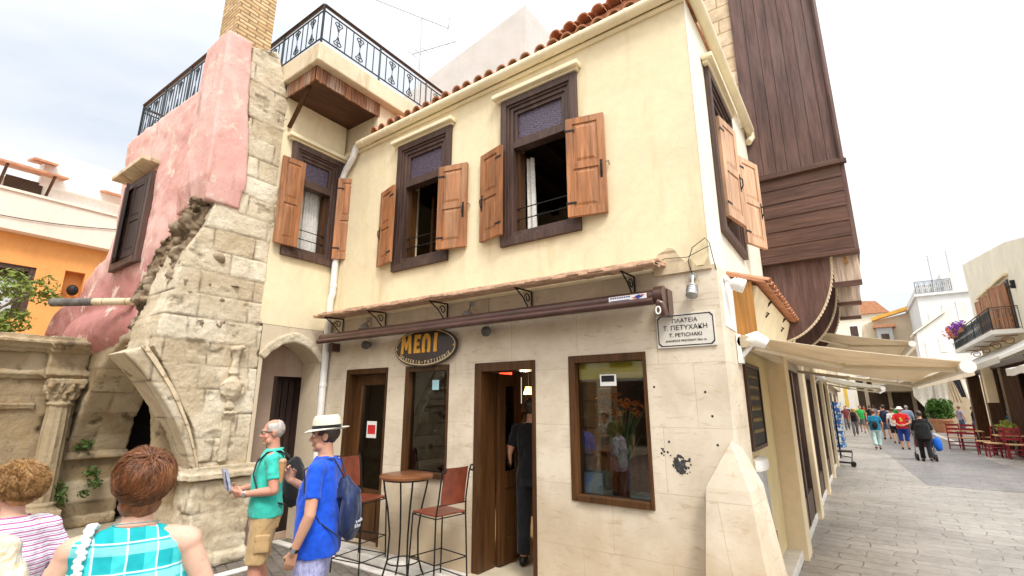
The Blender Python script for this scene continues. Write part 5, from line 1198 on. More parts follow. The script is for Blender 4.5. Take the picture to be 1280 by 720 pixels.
leaf_shutter(ch, RS, (32.5, 0.16), math.atan2(0.2, 0.98), 1.2, 5.0, 6.95, MAT['shutter'], handle=False)
m = MB(RS); m.box((28.6, 0.003, 7.25), (34.9, 0.16, 7.36)); m.build('lintel_moulding', MAT['cream'], ch)
m = MB(RS); m.box((28.4, 0.003, 4.74), (38.2, 0.95, 4.92)); m.build('balcony_slab', MAT['white_wall'], ch)
for y in (29.2, 31.6, 34.0, 36.4):
    m = MB(RS); m.tube([(y, 0.03, 4.72), (y, 0.75, 4.72)], 0.025, 5); m.tube([(y, 0.35 + 0.22 * math.cos(a) * (1 - a / 14), 4.5 + 0.18 * math.sin(a) * (1 - a / 14)) for a in [i * 0.6 for i in range(16)]], 0.022, 5); m.build('balcony_bracket', MAT['panel_wood'], ch)
railing(ch, (XS - 0.9, 28.4, 4.92), (XS - 0.9, 38.2, 4.92), 0.95, 5)
railing(ch, (XS - 0.9, 28.4, 4.92), (XS, 28.4, 4.92), 0.95, 1)
for (y, z) in ((27.9, 6.55), (35.6, 6.1)):
    m = MB(RS); m.box((y, 0.003, z), (y + 0.14, 0.14, z + 0.34)); m.tube([(y + 0.07, 0.1, z + 0.1), (y + 0.07, 0.30, z + 0.05)], 0.05, 6); m.build('wall_lamp', MAT['black'], ch)
fb = thing('flower_box', 'balcony flower box with red and purple petunias on the cream house railing', 'planter', (5.0, 36.6, 5.7))
m = MB(); m.box((4.95, 34.6, 5.62), (5.25, 38.1, 5.85)); m.build('box', MAT['tile'], fb)
for k, (c, y) in enumerate((((0.62, 0.03, 0.08), 37.6), ((0.65, 0.25, 0.15), 36.4), ((0.28, 0.06, 0.50), 35.2))): foliage('blossoms', plain('petal_%d' % k, c, 0.7, 0.2, 9), fb, [(5.0, y - 0.3, 5.95, 0.36), (4.95, y + 0.3, 5.9, 0.36)], 170, 0.09, 60 + k)
foliage('leaves', MAT['leaf_dark'], fb, [(5.05, 35.2, 5.85, 0.3), (5.05, 36.4, 5.85, 0.3), (5.05, 37.6, 5.85, 0.3)], 150, 0.08, 66)
# restaurant under it: posts, back wall, canvas
rs = thing('restaurant_house', 'open dark timber restaurant front with thick brown posts under the cream house', 'building', (6, 28, 0))
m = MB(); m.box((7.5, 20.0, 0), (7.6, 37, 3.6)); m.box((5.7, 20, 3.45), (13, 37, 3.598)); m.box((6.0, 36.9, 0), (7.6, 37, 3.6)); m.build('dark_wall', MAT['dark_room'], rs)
for y in (25.6, 29.0, 32.6):
    m = MB(); m.box((4.52, y, 0), (4.98, y + 0.42, 3.2)); m.box((4.48, y - 0.04, 0), (5.02, y + 0.46, 0.2)); m.build('post', MAT['door_wood'], rs, bevel=0.02)
m = MB(); m.box((4.50, 22, 3.2), (4.95, 36, 3.4)); m.build('beam', MAT['door_wood'], rs)
m = MB(); m.box((4.25, 27.0, 1.9), (4.55, 27.35, 3.3)); m.build('cream_post', MAT['pillar'], rs)
rr = random.Random(17)
m = MB()
for k in range(14): y = 23 + k; m.box((7.30, y, 0.8), (7.49, y + 0.6, 2.4))
m.build('shelving', MAT['door_wood'], rs)
def canvas(label, y0, y1, x0, z0, x1, z1):
    t = thing('shop_canopy', label, 'canopy', (x0, y0, z0), group='white canopies of the right row'); m = MB(); n = 8; k = 10
    V = [[m.v((x0 + (x1 - x0) * i / n, y0 + (y1 - y0) * j / k, z0 + (z1 - z0) * i / n - 0.06 * math.sin(math.pi * i / n) - 0.04 * math.sin(math.pi * 2 * j / k) ** 2)) for j in range(k + 1)] for i in range(n + 1)]
    for i in range(n):
        for j in range(k): m.f([V[i][j], V[i + 1][j], V[i + 1][j + 1], V[i][j + 1]])
    for j in range(k):
        a, b = V[n][j].co.copy(), V[n][j + 1].co.copy(); m.tf = lambda p: Vector(p); m.quad(a, b, b - Vector((0, 0, 0.22)), a - Vector((0, 0, 0.22)))
    for e in (0, k):
        for i in range(n):
            a, b = V[i][e].co.copy(), V[i + 1][e].co.copy(); m.quad(a, b, b - Vector((0, 0, 0.12)), a - Vector((0, 0, 0.12)))
    m.build('canvas', MAT['awning_white'], t, smooth=40)
    for y in (y0 + 0.05, (y0 + y1) / 2, y1 - 0.05):
        m = MB(); m.tube([(x0, y, z0 - 0.05), (x1, y, z1 - 0.05)], 0.03, 6); m.build('arm', MAT['grey_metal'], t)
canvas('near low white canopy cut by the right edge of the frame', 18.6, 21.9, 6.0, 3.6, 4.0, 2.95)
canvas('broad white canopy sloping over the restaurant, above the brown posts', 22.4, 44.5, 5.97, 4.5, 4.0, 3.40)
canvas('small white canopy above the hanging linens', 45.0, 52.0, 6.6, 4.4, 2.9, 3.7)
canvas('farthest white canopy over the dark end shop', 54.0, 60.0, 4.6, 4.4, 1.6, 3.5)
# grey house, low gable house, far houses closing the street
def windows(parent, y, specs, mat, out=-1):
    for (x0, x1, z0, z1) in specs:
        m = MB(); m.box((x0, y - 0.06, z0), (x1, y - 0.003, z1)); f = m.build('window', MAT['white_paint'], parent); m = MB(); m.box((x0 + 0.12, y - 0.075, z0 + 0.12), (x1 - 0.12, y - 0.061, z1 - 0.12)); m.build('shutter', mat, f)
gh = thing('grey_house', 'pale grey house with a stepped parapet and tall shutters next to the cream house', 'building', (7, 50, 0))
m = MB(); m.box((5.0, 50, 0), (14, 60, 10.3)); m.box((4.85, 49.8, 10.3), (14, 60, 10.5)); m.box((5.1, 50, 10.5), (6.2, 60, 11.2)); m.box((6.7, 50.1, 10.5), (14, 60, 12.0)); m.box((6.2, 50.3, 10.5), (6.7, 60, 10.9)); m.box((4.9, 49.85, 6.4), (14, 50, 6.6)); m.build('grey_wall', MAT['grey_wall'], gh)
windows(gh, 50, [(6.4, 7.0, 7.5, 9.5), (7.25, 7.95, 7.7, 9.7), (5.5, 5.9, 7.4, 9.0)], MAT['cream_white'])
railing(gh, (5.0, 49.95, 10.5), (7.2, 49.95, 10.5), 1.0, 2)
lg = thing('low_gable_house', 'low white gabled house squeezed in front of the grey house', 'building', (5, 49, 0))
m = MB(); m.prism([(4.3, 3.4), (6.2, 3.4), (6.2, 8.5), (4.3, 7.1)], 'y', 47.5, 49.8); m.build('white_wall', MAT['white_wall'], lg)
m = MB(); m.prism([(4.1, 7.0), (6.25, 8.58), (6.25, 8.72), (4.1, 7.14)], 'y', 47.3, 49.8); m.build('roof', MAT['cream_white'], lg)
windows(lg, 47.5, [(4.7, 5.2, 5.2, 6.4), (5.5, 5.9, 5.6, 6.8)], MAT['grey_wall'])
bh = thing('beige_end_house', 'beige house with an orange sloped roof edge closing the end of the street', 'building', (3, 58, 0))
m = MB(); m.prism([(1.3, 3.0), (6.6, 3.0), (6.6, 10.6), (1.9, 9.6), (1.3, 9.3)], 'y', 58, 66); m.build('beige_wall', MAT['beige_wall'], bh)
MAT['amber_roof'] = plain('amber_roof_edge', (0.62, 0.33, 0.06), 0.7, 0.2, 2)
m = MB(); m.prism([(2.1, 9.65), (6.6, 10.9), (6.6, 11.25), (2.1, 9.95)], 'y', 57.4, 58.3); m.build('roof_edge', MAT['amber_roof'], bh)
m = MB(); m.box((2.3, 57.2, 6.7), (3.5, 57.99, 8.9)); m.build('grey_bay', MAT['grey_metal'], bh)
m = MB(); m.box((2.1, 56.9, 8.9), (3.8, 57.99, 9.15)); m.build('bay_roof', MAT['tile'], bh)
m = MB(); m.box((2.6, 57.17, 7.3), (3.2, 57.199, 8.3)); m.build('window', MAT['dark_room'], bh)
eh = thing('far_street_house', 'farthest pale house with a reddish roof seen just right of the wooden bay', 'building', (0, 70, 0))
m = MB(); m.box((-6, 70, 0), (4, 80, 12.2)); m.build('pale_wall', MAT['cream_white'], eh)
m = MB(); m.prism([(-6.3, 12.2), (4.3, 12.2), (3.2, 13.6), (-6.3, 14.6)], 'y', 69.6, 80); m.build('roof', MAT['tile'], eh)
windows(eh, 70, [(0.2, 1.2, 9.0, 11.0), (2.0, 3.0, 9.0, 11.0), (0.3, 1.3, 5.0, 7.0)], MAT['frame'])
lr = thing('left_row_house', 'shaded shop house of the left row beyond the glass doors', 'building', (-3, 30, 0))
m = MB(); m.box((-8, 21.02, 3.0), (-1.3, 58, 7.0)); m.box((-8, 21.02, 0), (-1.6, 58, 3.0)); m.build('shop_wall', MAT['beige_wall'], lr)
for k, y in enumerate((24, 29, 34, 40, 47)):
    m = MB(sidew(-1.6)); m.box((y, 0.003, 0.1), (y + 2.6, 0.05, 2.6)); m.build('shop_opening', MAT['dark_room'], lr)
ds = thing('dark_end_shop', 'dark low shopfront with a dim sign band closing the far end of the street', 'building', (2, 60, 0))
m = MB(); m.box((0.0, 60.5, 0), (7, 61, 4.3)); m.build('front', MAT['dark_room'], ds)
m = MB(); m.box((1.8, 60.42, 2.9), (4.3, 60.5, 3.5)); m.build('sign_band', plain('dim_sign', (0.25, 0.24, 0.13), 0.6, 0.2, 3), ds)
for x in (0.6, 2.4, 4.2): m = MB(); m.box((x, 60.3, 0), (x + 0.3, 60.498, 4.3)); m.build('post', MAT['beige_wall'], ds)
for (x, y, z, h) in ((6.4, 52, 10.9, 3.2), (7.6, 52, 12.0, 2.3)):
    t = thing('tv_antenna', 'thin aerial on the grey house roof, %s of the two' % ('left' if x < 7 else 'right'), 'antenna', (x, y, z))
    m = MB(); m.tube([(x, y, z), (x, y, z + h)], 0.035, 5); m.build('mast', MAT['grey_metal'], t); m = MB(); m.tube([(x - 0.1, y, z + h - 0.1), (x + 0.9, y, z + h - 0.35)], 0.03, 5); m.tube([(x - 0.4, y, z + h - 0.5), (x + 0.3, y, z + h - 0.45)], 0.025, 5); m.build('boom', MAT['grey_metal'], t)
# hanging linens
MAT['linen'] = cloth('white_linen', (0.70, 0.66, 0.58), 0.08); MAT['linen_beige'] = cloth('beige_linen', (0.50, 0.40, 0.28), 0.1); MAT['linen_dark'] = cloth('dark_shawl', (0.035, 0.035, 0.05), 0.2)
tsx = thing('linen_shop', 'pale textile shop front behind the hanging linens', 'building', (5, 47, 0))
m = MB(); m.box((4.8, 47.2, 0), (9, 47.4, 3.6)); m.build('shop_wall', MAT['beige_wall'], tsx)
m = MB(); m.tube([(3.1, 46, 3.45), (7.3, 46, 3.65)], 0.03, 6); tag(m.build('hanging_rail', MAT['grey_metal'], None, loc=(5, 46, 0)), 'rail that carries the hanging linens across the shop front', 'rail')
for k, (pts, mt, lab) in enumerate((([(3.36, 3.40), (4.45, 3.42), (4.40, 2.5), (3.9, 1.50), (3.32, 2.4)], 'linen', 'white embroidered cloth hung by its corners, leftmost of the linens'), ([(4.55, 3.42), (5.3, 3.48), (5.2, 1.7), (4.9, 1.45), (4.55, 1.5)], 'linen', 'long white cloth hanging second from the left'), ([(5.32, 3.45), (5.62, 3.48), (5.85, 1.9), (5.45, 2.0)], 'linen_beige', 'narrow beige cloth hanging between the white cloth and the dark shawl'), ([(5.62, 3.48), (6.0, 3.5), (6.15, 2.3), (5.9, 2.3)], 'linen_dark', 'black shawl hanging among the pale linens'), ([(6.02, 3.5), (6.75, 3.6), (6.95, 2.1), (6.25, 2.15)], 'linen', 'plain white sheet hanging right of the black shawl'), ([(6.9, 3.6), (7.6, 3.62), (7.8, 2.0), (7.1, 2.0)], 'linen_beige', 'beige sheet hanging rightmost on the linen rail'))):
    m = MB(); n = len(pts); A = []
    cx = sum(p[0] for p in pts) / n; cz = sum(p[1] for p in pts) / n; N = 14
    # fan grid from the top edge to the outline, with soft folds
    tl, tr_ = pts[0], pts[1]; rest = pts[2:][::-1]
    def bottom(u):
        q = u * (len(rest) - 1); i = min(int(q), len(rest) - 2); f = q - i; return (rest[i][0] * (1 - f) + rest[i + 1][0] * f, rest[i][1] * (1 - f) + rest[i + 1][1] * f)
    V = []
    for i in range(N + 1):
        u = i / N; t0 = (tl[0] * (1 - u) + tr_[0] * u, tl[1] * (1 - u) + tr_[1] * u); b0 = bottom(u)
        V.append([m.v((t0[0] * (1 - v / 8) + b0[0] * v / 8, 45.97 + 0.05 * math.sin(u * 14 + k) * (0.3 + v / 8) - k * 0.002, t0[1] * (1 - v / 8) + b0[1] * v / 8)) for v in range(9)])
    for a, b in zip(V, V[1:]):
        for j in range(8): m.f([a[j], b[j], b[j + 1], a[j + 1]])
    tag(m.build('hanging_cloth', MAT[mt], None, smooth=180, loc=(cx, 46, cz)), lab, 'cloth', 'linens hanging on the rail')
# potted bush
pb = thing('potted_bush', 'dense green bush in a terracotta pot at the kerb left of the red chairs', 'plant', (4.38, 43.8, 0), local=False)
m = MB(); m.lathe([(0.42, 0.0), (0.55, 0.55), (0.62, 0.75), (0.66, 0.78), (0.66, 0.88), (0.58, 0.88), (0.5, 0.7)], (4.38, 43.8, 0), 20); m.build('pot', MAT['tile'], pb, smooth=50)
rr = random.Random(21); foliage('foliage', leaf('bush_leaf', (0.06, 0.16, 0.025)), pb, [(4.38 + rr.uniform(-0.55, 0.55), 43.8 + rr.uniform(-0.5, 0.5), 1.45 + rr.uniform(-0.35, 0.4), rr.uniform(0.3, 0.42)) for _ in range(14)], 2600, 0.10, 22)
# red taverna chairs
MAT['red_paint'] = plain('dark_red_chair_paint', (0.26, 0.022, 0.032), 0.4, 0.2, 9); MAT['rush'] = plain('rush_seat', (0.55, 0.34, 0.17), 0.8, 0.2, 30, 0.4, 60)
def red_chair(label):
    t = thing('taverna_chair', label, 'chair', group='red taverna chairs outside the restaurant', local=True)
    for sx in (-1, 1):
        m = MB(); m.tube([(sx * 0.20, 0.19, 0), (sx * 0.20, 0.19, 0.47)], 0.021, 8); m.build('leg', MAT['red_paint'], t)
        m = MB(); m.tube([(sx * 0.19, -0.20, 0), (sx * 0.19, -0.20, 0.46), (sx * 0.185, -0.26, 0.98)], [0.021, 0.021, 0.017], 8); m.build('leg', MAT['red_paint'], t)
    m = MB()
    for z in (0.15, 0.28):
        m.tube([(-0.2, 0.19, z), (0.2, 0.19, z)], 0.012, 6); m.tube([(-0.19, -0.2, z), (0.19, -0.2, z)], 0.012, 6)
        for sx in (-1, 1): m.tube([(sx * 0.195, -0.2, z + 0.04), (sx * 0.2, 0.19, z + 0.04)], 0.012, 6)
    m.build('stretcher', MAT['red_paint'], t)
    m = MB(); m.hexa([(-0.215, -0.21, 0.43), (0.215, -0.21, 0.43), (0.225, 0.21, 0.43), (-0.225, 0.21, 0.43), (-0.215, -0.21, 0.465), (0.215, -0.21, 0.465), (0.225, 0.21, 0.465), (-0.225, 0.21, 0.465)]); m.build('seat', MAT['rush'], t, bevel=0.01)
    for z in (0.60, 0.75, 0.90):
        y = -0.21 - (z - 0.46) * 0.115; m = MB(); m.prism([(-0.185, z - 0.035), (0.185, z - 0.035), (0.185, z + 0.035), (0.08, z + 0.05), (-0.08, z + 0.05), (-0.185, z + 0.035)], 'y', y - 0.008, y + 0.008); m.build('slat', MAT['red_paint'], t)
    return t
proto = red_chair('x'); first = True
for (x, y, a, lab) in ((3.35, 30.9, 175, 'red chair farthest up the street, nearest the potted bush'), (3.78, 30.6, 170, 'red chair beside the one nearest the potted bush'), (3.95, 28.3, 75, 'red chair seen from behind at the head of the second table'), (4.05, 27.2, 95, 'red chair at the kerb corner of the second table, nearest the camera'), (4.55, 26.6, 178, 'red chair with its pale rush seat facing up the street'), (5.1, 27.6, 260, 'red chair on the far side of the second table'), (4.45, 31.6, 260, 'red chair across the first table, close to the wall'), (5.0, 25.5, 170, 'red chair at the right edge of the frame')):
    c = proto if first else copy_tree(proto); first = False
    c.location = (x * 0.93, y * 0.91, 0); c.rotation_euler = (0, 0, R(a)); c.scale = (1.08,) * 3; c['label'] = lab
for (x, y, lab) in ((3.95, 31.3, 'wooden restaurant table between the two farther red chairs'), (4.6, 27.7, 'wooden restaurant table ringed by the nearer red chairs'), (5.6, 25.9, 'wooden restaurant table cut by the right edge')):
    t = thing('restaurant_table', lab, 'table', (x * 0.93, y * 0.91, 0), group='restaurant tables', local=True)
    m = MB(); m.box((-0.4, -0.4, 0.72), (0.4, 0.4, 0.755)); m.build('tabletop', MAT['rush'], t, bevel=0.005)
    for sx in (-1, 1):
        for sy in (-1, 1): m = MB(); m.tube([(sx * 0.35, sy * 0.35, 0), (sx * 0.35, sy * 0.35, 0.72)], 0.025, 6); m.build('leg', MAT['red_paint'], t)
t = thing('table_plant', 'yellow-green plant in a small pot on the nearer restaurant table', 'plant', (4.6 * 0.93, 27.7 * 0.91, 0.755), local=True)
m = MB(); m.lathe([(0.06, 0), (0.09, 0.15), (0.1, 0.16)], (0, 0, 0), 12); m.build('pot', MAT['tile'], t); foliage('foliage', leaf('lime_leaf', (0.25, 0.30, 0.06)), t, [(0, 0, 0.32, 0.22), (0.15, 0, 0.28, 0.16), (-0.15, 0.05, 0.27, 0.16)], 260, 0.06, 71)
# postcard rack and low rack by the left row
MAT['cards'] = None
def cards():
    m = NM('postcards', 0.4, 0.4); c = m.n.new('ShaderNodeTexVoronoi'); c.inputs['Scale'].default_value = 11; m.l.new(m.co, c.inputs['Vector'])
    m.col(m.ramp(m.math('FRACT', m.math('MULTIPLY', m.vor(11, out='Color'), 3.0)), [(0.0, (0.02, 0.06, 0.22)), (0.35, (0.05, 0.20, 0.42)), (0.6, (0.45, 0.50, 0.52)), (0.85, (0.03, 0.10, 0.20))], True)); return m.m
MAT['cards'] = cards()
pr = thing('postcard_rack', 'tall dark wire rack packed with blue postcards beside the left row of shops', 'rack', (-0.78, 21.5, 0), local=True)
m = MB(); m.tube([(0, 0, 0), (0, 0, 1.95)], 0.03, 8)
for k in range(4): a = k * math.pi / 2; m.tube([(0, 0, 0.06), (0.3 * math.cos(a), 0.3 * math.sin(a), 0.02)], 0.02, 6)
m.build('stand', MAT['black'], pr)
for k in range(8):
    m = MB(); z = 0.35 + k * 0.2
    for q in range(6):
        a = q * math.pi / 3; M_ = Matrix.Rotation(a, 4, 'Z') @ Matrix.Translation((0.20, 0, z)) @ Matrix.Rotation(R(12), 4, 'Y'); m.obox(M_, (-0.008, -0.085, 0), (0.008, 0.085, 0.16))
    m.build('card_row', MAT['cards'], pr)
lw = thing('low_display_stand', 'low black wheeled display stand at the foot of the postcard rack', 'stand', (-0.62, 18.6, 0), local=True)
m = MB(); m.box((-0.25, -0.2, 0.42), (0.25, 0.2, 0.46)); m.tube([(-0.22, 0, 0.1), (-0.22, 0, 0.75)], 0.015, 6); m.tube([(0.2, 0, 0.1), (0.25, 0, 0.42)], 0.015, 6); m.tube([(-0.25, 0, 0.12), (0.28, 0, 0.10)], 0.03, 6); m.build('frame', MAT['black'], lw)
for sx in (-0.22, 0.24):
    for sy in (-0.16, 0.16): m = MB(); m.tube([(sx, sy - 0.02, 0.07), (sx, sy + 0.02, 0.07)], 0.07, 12); m.build('wheel', MAT['black'], lw)
vs = MB(); vs.box((-0.60, 32, 1.6), (-0.17, 32.08, 2.98)); b = thing('hanging_banner', 'tall white and yellow banner hanging over the left row of shops', 'banner', (-0.4, 32, 1.6)); vs.build('cloth', MAT['white_paint'], b)
m = MB(); m.box((-0.585, 31.985, 1.7), (-0.43, 31.999, 2.95)); m.build('stripe', plain('banner_yellow', (0.75, 0.50, 0.08), 0.6, 0.1, 4), b)
m = MB(); m.tube([(-1.6, 32.04, 3.02), (-0.15, 32.04, 3.02)], 0.025, 6); m.build('bracket', MAT['black'], b)
# houses across the square behind the viewer: they stand there in the glass reflections
for (x0, x1, y, h, mt, lab) in ((-16, -6, -11, 8, 'cream_white', 'pale house across the square, only mirrored in the shop windows'), (-5.8, 3, -12, 9.5, 'beige_wall', 'tall beige house across the square, only mirrored in the shop windows'), (3.2, 13, -10, 7.5, 'orange_wall', 'ochre house across the square, only mirrored in the shop windows')):
    b = thing('square_house', lab, 'building', ((x0 + x1) / 2, y, 0)); m = MB(); m.box((x0, y - 6, 0), (x1, y, h)); m.build('wall', MAT[mt], b)
    n = int((x1 - x0) / 2.2)
    for i in range(n):
        for z in (0.2, 3.4, 6.0):
            if z + 2 > h: continue
            m = MB(); xx = x0 + 0.7 + i * 2.2; m.box((xx, y + 0.003, z), (xx + (1.5 if z < 1 else 1.0), y + 0.06, z + (2.6 if z < 1 else 1.6))); m.build('window', MAT['dark_room'], b)
# ------------------------------------------------------------------ people
def skin(name, c):
    m = NM(name, 0.5, 0.35); f = m.noise(30, 4); g = m.noise(5, 3)
    col = m.mix(m.ramp(f, [(0.3, tuple(x * 0.9 for x in c)), (0.7, tuple(min(1, x * 1.08) for x in c))]), (c[0] * 1.02, c[1] * 0.78, c[2] * 0.72), m.math('MULTIPLY', m.ramp(g, [(0.45, 0.0), (0.7, 1.0)]), 0.5))
    col = m.mix(col, (c[0] * 0.75, c[1] * 0.55, c[2] * 0.5), m.math('MULTIPLY', m.ramp(m.noise(70, 3, 0.6), [(0.62, 0.0), (0.72, 1.0)]), 0.35))
    m.col(col); m.set('Subsurface Weight', 0.10); m.set('Subsurface Radius', (0.02, 0.008, 0.004)); m.bump(m.noise(160, 3), 0.1, 0.001); return m.m
MAT['skin'] = skin('tanned_skin', (0.52, 0.29, 0.19)); MAT['skin_fair'] = skin('fair_skin', (0.62, 0.38, 0.28)); MAT['skin_red'] = skin('ruddy_skin', (0.55, 0.27, 0.19))
def hair(name, c, hi):
    m = NM(name, 0.38, 0.5); m.col(m.ramp(m.noise(40, 4, 0.7, m.map((1, 1, 0.25))), [(0.3, c), (0.7, hi)])); m.set('Anisotropic', 0.4); return m.m
MAT['hair_auburn'] = hair('auburn_hair', (0.070, 0.022, 0.008), (0.30, 0.115, 0.040)); MAT['hair_blond'] = hair('sandy_hair', (0.20, 0.085, 0.022), (0.60, 0.35, 0.13))
MAT['hair_grey'] = hair('grey_hair', (0.30, 0.27, 0.24), (0.50, 0.46, 0.42)); MAT['hair_dark'] = hair('dark_hair', (0.018, 0.012, 0.009), (0.06, 0.035, 0.022)); MAT['hair_brown'] = hair('brown_hair', (0.09, 0.045, 0.02), (0.2, 0.11, 0.05))
MAT['eye'] = plain('eye_white', (0.7, 0.68, 0.64), 0.2, 0.02); MAT['iris'] = plain('iris', (0.04, 0.025, 0.015), 0.2, 0.1); MAT['lip'] = plain('lip', (0.42, 0.16, 0.13), 0.5, 0.1)
def capsule(m, p0, r0, p1, r1, n=14, sq=1.0):
    p0, p1 = Vector(p0), Vector(p1); d = (p1 - p0); L = d.length; d = d / L if L > 1e-6 else Vector((0, 0, 1))
    pts, rr_ = [], []
    for k in range(5): a = math.pi / 2 * k / 5; pts.append(p0 - d * r0 * math.cos(a)); rr_.append(max(0.0015, r0 * math.sin(a)))
    pts.append(p0); rr_.append(r0); pts.append(p0.lerp(p1, 0.5)); rr_.append((r0 + r1) / 2); pts.append(p1); rr_.append(r1)
    for k in range(1, 6): a = math.pi / 2 * k / 5; pts.append(p1 + d * r1 * math.sin(a)); rr_.append(max(0.0015, r1 * math.cos(a)))
    m.tube(pts, rr_, n)
def cone(m, p0, r0, p1, r1, n=16): m.tube([p0, Vector(p0).lerp(Vector(p1), 0.5), p1], [r0, (r0 + r1) / 2, r1], n)
def loft(m, secs, n=28, p=2.3):
    """stack of super-ellipse slices (z, cx, cy, rx, ry)"""
    rings = []
    for z, cx, cy, rx, ry in secs:
        R_ = []
        for k in range(n):
            a = 2 * math.pi * k / n; c, s = math.cos(a), math.sin(a); q = (abs(c) ** p + abs(s) ** p) ** (-1 / p); R_.append(m.v((cx + rx * q * c, cy + ry * q * s, z)))
        rings.append(R_)
    for A, B in zip(rings, rings[1:]):
        for k in range(n): m.f([A[k], A[(k + 1) % n], B[(k + 1) % n], B[k]])
    m.f(rings[0][::-1]); m.f(rings[-1])
def rot_to(d, roll=Vector((0, 0, 1))):
    d = Vector(d).normalized(); x = d.cross(Vector(roll))
    if x.length < 1e-3: x = d.cross(Vector((0, 1, 0)))
    x.normalize(); z = x.cross(d); return Matrix((x, d, z)).transposed()
def hand(m, wrist, d, palm_n, side, curl=0.5, s=1.0, spread=1.0):
    """palm, four unequal bent fingers and a thumb; d = direction of fingers, palm_n = way the palm faces, side = +1/-1 puts the thumb on +/- x"""
    d = Vector(d).normalized(); pn = Vector(palm_n); pn = (pn - d * pn.dot(d)).normalized(); x = d.cross(pn) * side
    B = lambda a, b, c: Vector(wrist) + (x * a + d * b + pn * c) * s
    for a in (-0.026, -0.009, 0.009, 0.026): capsule(m, B(a * 0.7, 0.005, 0), 0.016 * s, B(a, 0.075, 0.002), 0.0125 * s, 8)
    for i, (a, L) in enumerate(((0.030, 0.070), (0.011, 0.080), (-0.009, 0.074), (-0.028, 0.058))):
        p = B(a, 0.082, 0.002); ang = 0.0; r = 0.0092 * s
        for j, f in enumerate((0.45, 0.32, 0.25)):
            ang += curl * (0.75 + 0.15 * i) * (0.8 if j == 0 else 1.0)
            q = p + (d * math.cos(ang) + pn * math.sin(ang) + x * (a * 1.2 * spread)) * L * f * s; capsule(m, p, r, q, r * 0.88, 8); p = q; r *= 0.88
    p = B(0.026, 0.022, 0.006); q = B(0.052, 0.052, 0.016 + 0.01 * curl); capsule(m, p, 0.014 * s, q, 0.011 * s, 8); q2 = B(0.050 - 0.012 * curl, 0.082, 0.026 + 0.025 * curl); capsule(m, q, 0.011 * s, q2, 0.009 * s, 8)
HEADZ = 1.635
def person(label, loc, rz, H=1.75, vox=0.007, female=False, skin_m='skin', top=None, bottom=None, shoes='black', hairspec=None, arms=None, stance=None, girth=1.0, head=(0, 0), cat='person', extra=None, group=None, long_top=0.0, neck_z=1.485):
    """a standing or walking figure; local +Y is where the body faces, x = its right hand side"""
    s = H / 1.75; t = thing('person', label, cat, group=group, local=True); t.location = loc; t.rotation_euler = (0, 0, R(rz)); t.scale = (s, s, s)
    g = girth; sw = (0.165 if female else 0.19) * (0.5 + 0.5 * g); far = vox > 0.011
    st = stance or {}; fl, fr_ = st.get('left', (-0.10, 0.0, 0.0)), st.get('right', (0.10, 0.02, 0.0))      # ankle offset x, y, lift
    A = {'left': ((-0.27 * (0.6 + 0.4 * g), -0.03, 1.13), (-0.27, 0.05, 0.88)), 'right': ((0.27 * (0.6 + 0.4 * g), -0.03, 1.13), (0.27, 0.05, 0.88))}
    hd = {'left': dict(d=(0, 0.1, -1), n=(1, 0, 0), curl=0.35), 'right': dict(d=(0, 0.1, -1), n=(-1, 0, 0), curl=0.35)}
    if arms:
        for k, v in arms.items():
            A[k] = (v[0], v[1])
            if len(v) > 2: hd[k].update(v[2])
    hips = 0.92; m = MB()
    legs = {}
    for k, sx, ft in (('left', -1, fl), ('right', 1, fr_)):
        hip = Vector((sx * 0.095, 0, hips)); ank = Vector((ft[0], ft[1], 0.085 + ft[2])); mid = hip.lerp(ank, 0.52); bend = 0.02 + abs(ft[1]) * 0.15 + ft[2] * 0.6; knee = mid + Vector((sx * 0.005, bend, 0)); legs[k] = (hip, knee, ank)
        capsule(m, hip, 0.088 * g, knee, 0.055); capsule(m, knee, 0.054, knee.lerp(ank, 0.32) + Vector((0, -0.014, 0)), 0.056); capsule(m, knee.lerp(ank, 0.32) + Vector((0, -0.012, 0)), 0.055, ank, 0.036)
        capsule(m, ank + Vector((0, -0.02, -0.035)), 0.035, ank + Vector((sx * 0.02, 0.15, -0.055)), 0.028)
    bust = 0.018 if female else 0.0
    loft(m, [(0.83, 0, 0, 0.15 * g, 0.10 * g), (0.92, 0, -0.005, (0.175 if female else 0.165) * g, 0.118 * g), (1.02, 0, 0, 0.155 * g, 0.105 * g), (1.12, 0, 0.005, (0.135 if female else 0.15) * g, 0.10 * g), (1.24, 0, 0.012, 0.15 * g, 0.112 * g + bust), (1.34, 0, 0.0, sw * 0.92, 0.108), (1.42, 0, -0.008, sw * 0.86, 0.088), (1.465, 0, -0.012, sw * 0.52, 0.066), (1.49, 0, -0.012, 0.062, 0.058)])
    capsule(m, (0, -0.014, 1.44), 0.060 if not female else 0.056, (0, 0.004, 1.585), 0.056 if not female else 0.047)
    sh = {}
    for k, sx in (('left', -1), ('right', 1)):
        e, w = A[k]; shp = Vector((sx * sw * 0.98, -0.008, 1.405)); e = Vector(e); w = Vector(w); sh[k] = (shp, e, w)
        capsule(m, Vector((sx * sw * 0.6, -0.006, 1.42)), 0.055, shp, 0.056); capsule(m, shp, 0.054 if not female else 0.049, e, 0.040 if not female else 0.036); capsule(m, e, 0.040 if not female else 0.036, e.lerp(w, 0.35), 0.039 if not female else 0.034); capsule(m, e.lerp(w, 0.3), 0.039 if not female else 0.034, w, 0.026 if not female else 0.023)
        h = hd[k]; hand(m, w, h['d'], h['n'], h.get('side', 1 if k == 'right' else -1), h['curl'], 1.0 if not female else 0.9)
    # head
    M_ = Matrix.Translation((0, 0.012, HEADZ)) @ Matrix.Rotation(R(head[0]), 4, 'Z') @ Matrix.Rotation(R(head[1]), 4, 'X')
    T = lambda p: M_ @ Vector(p); m.tf = T
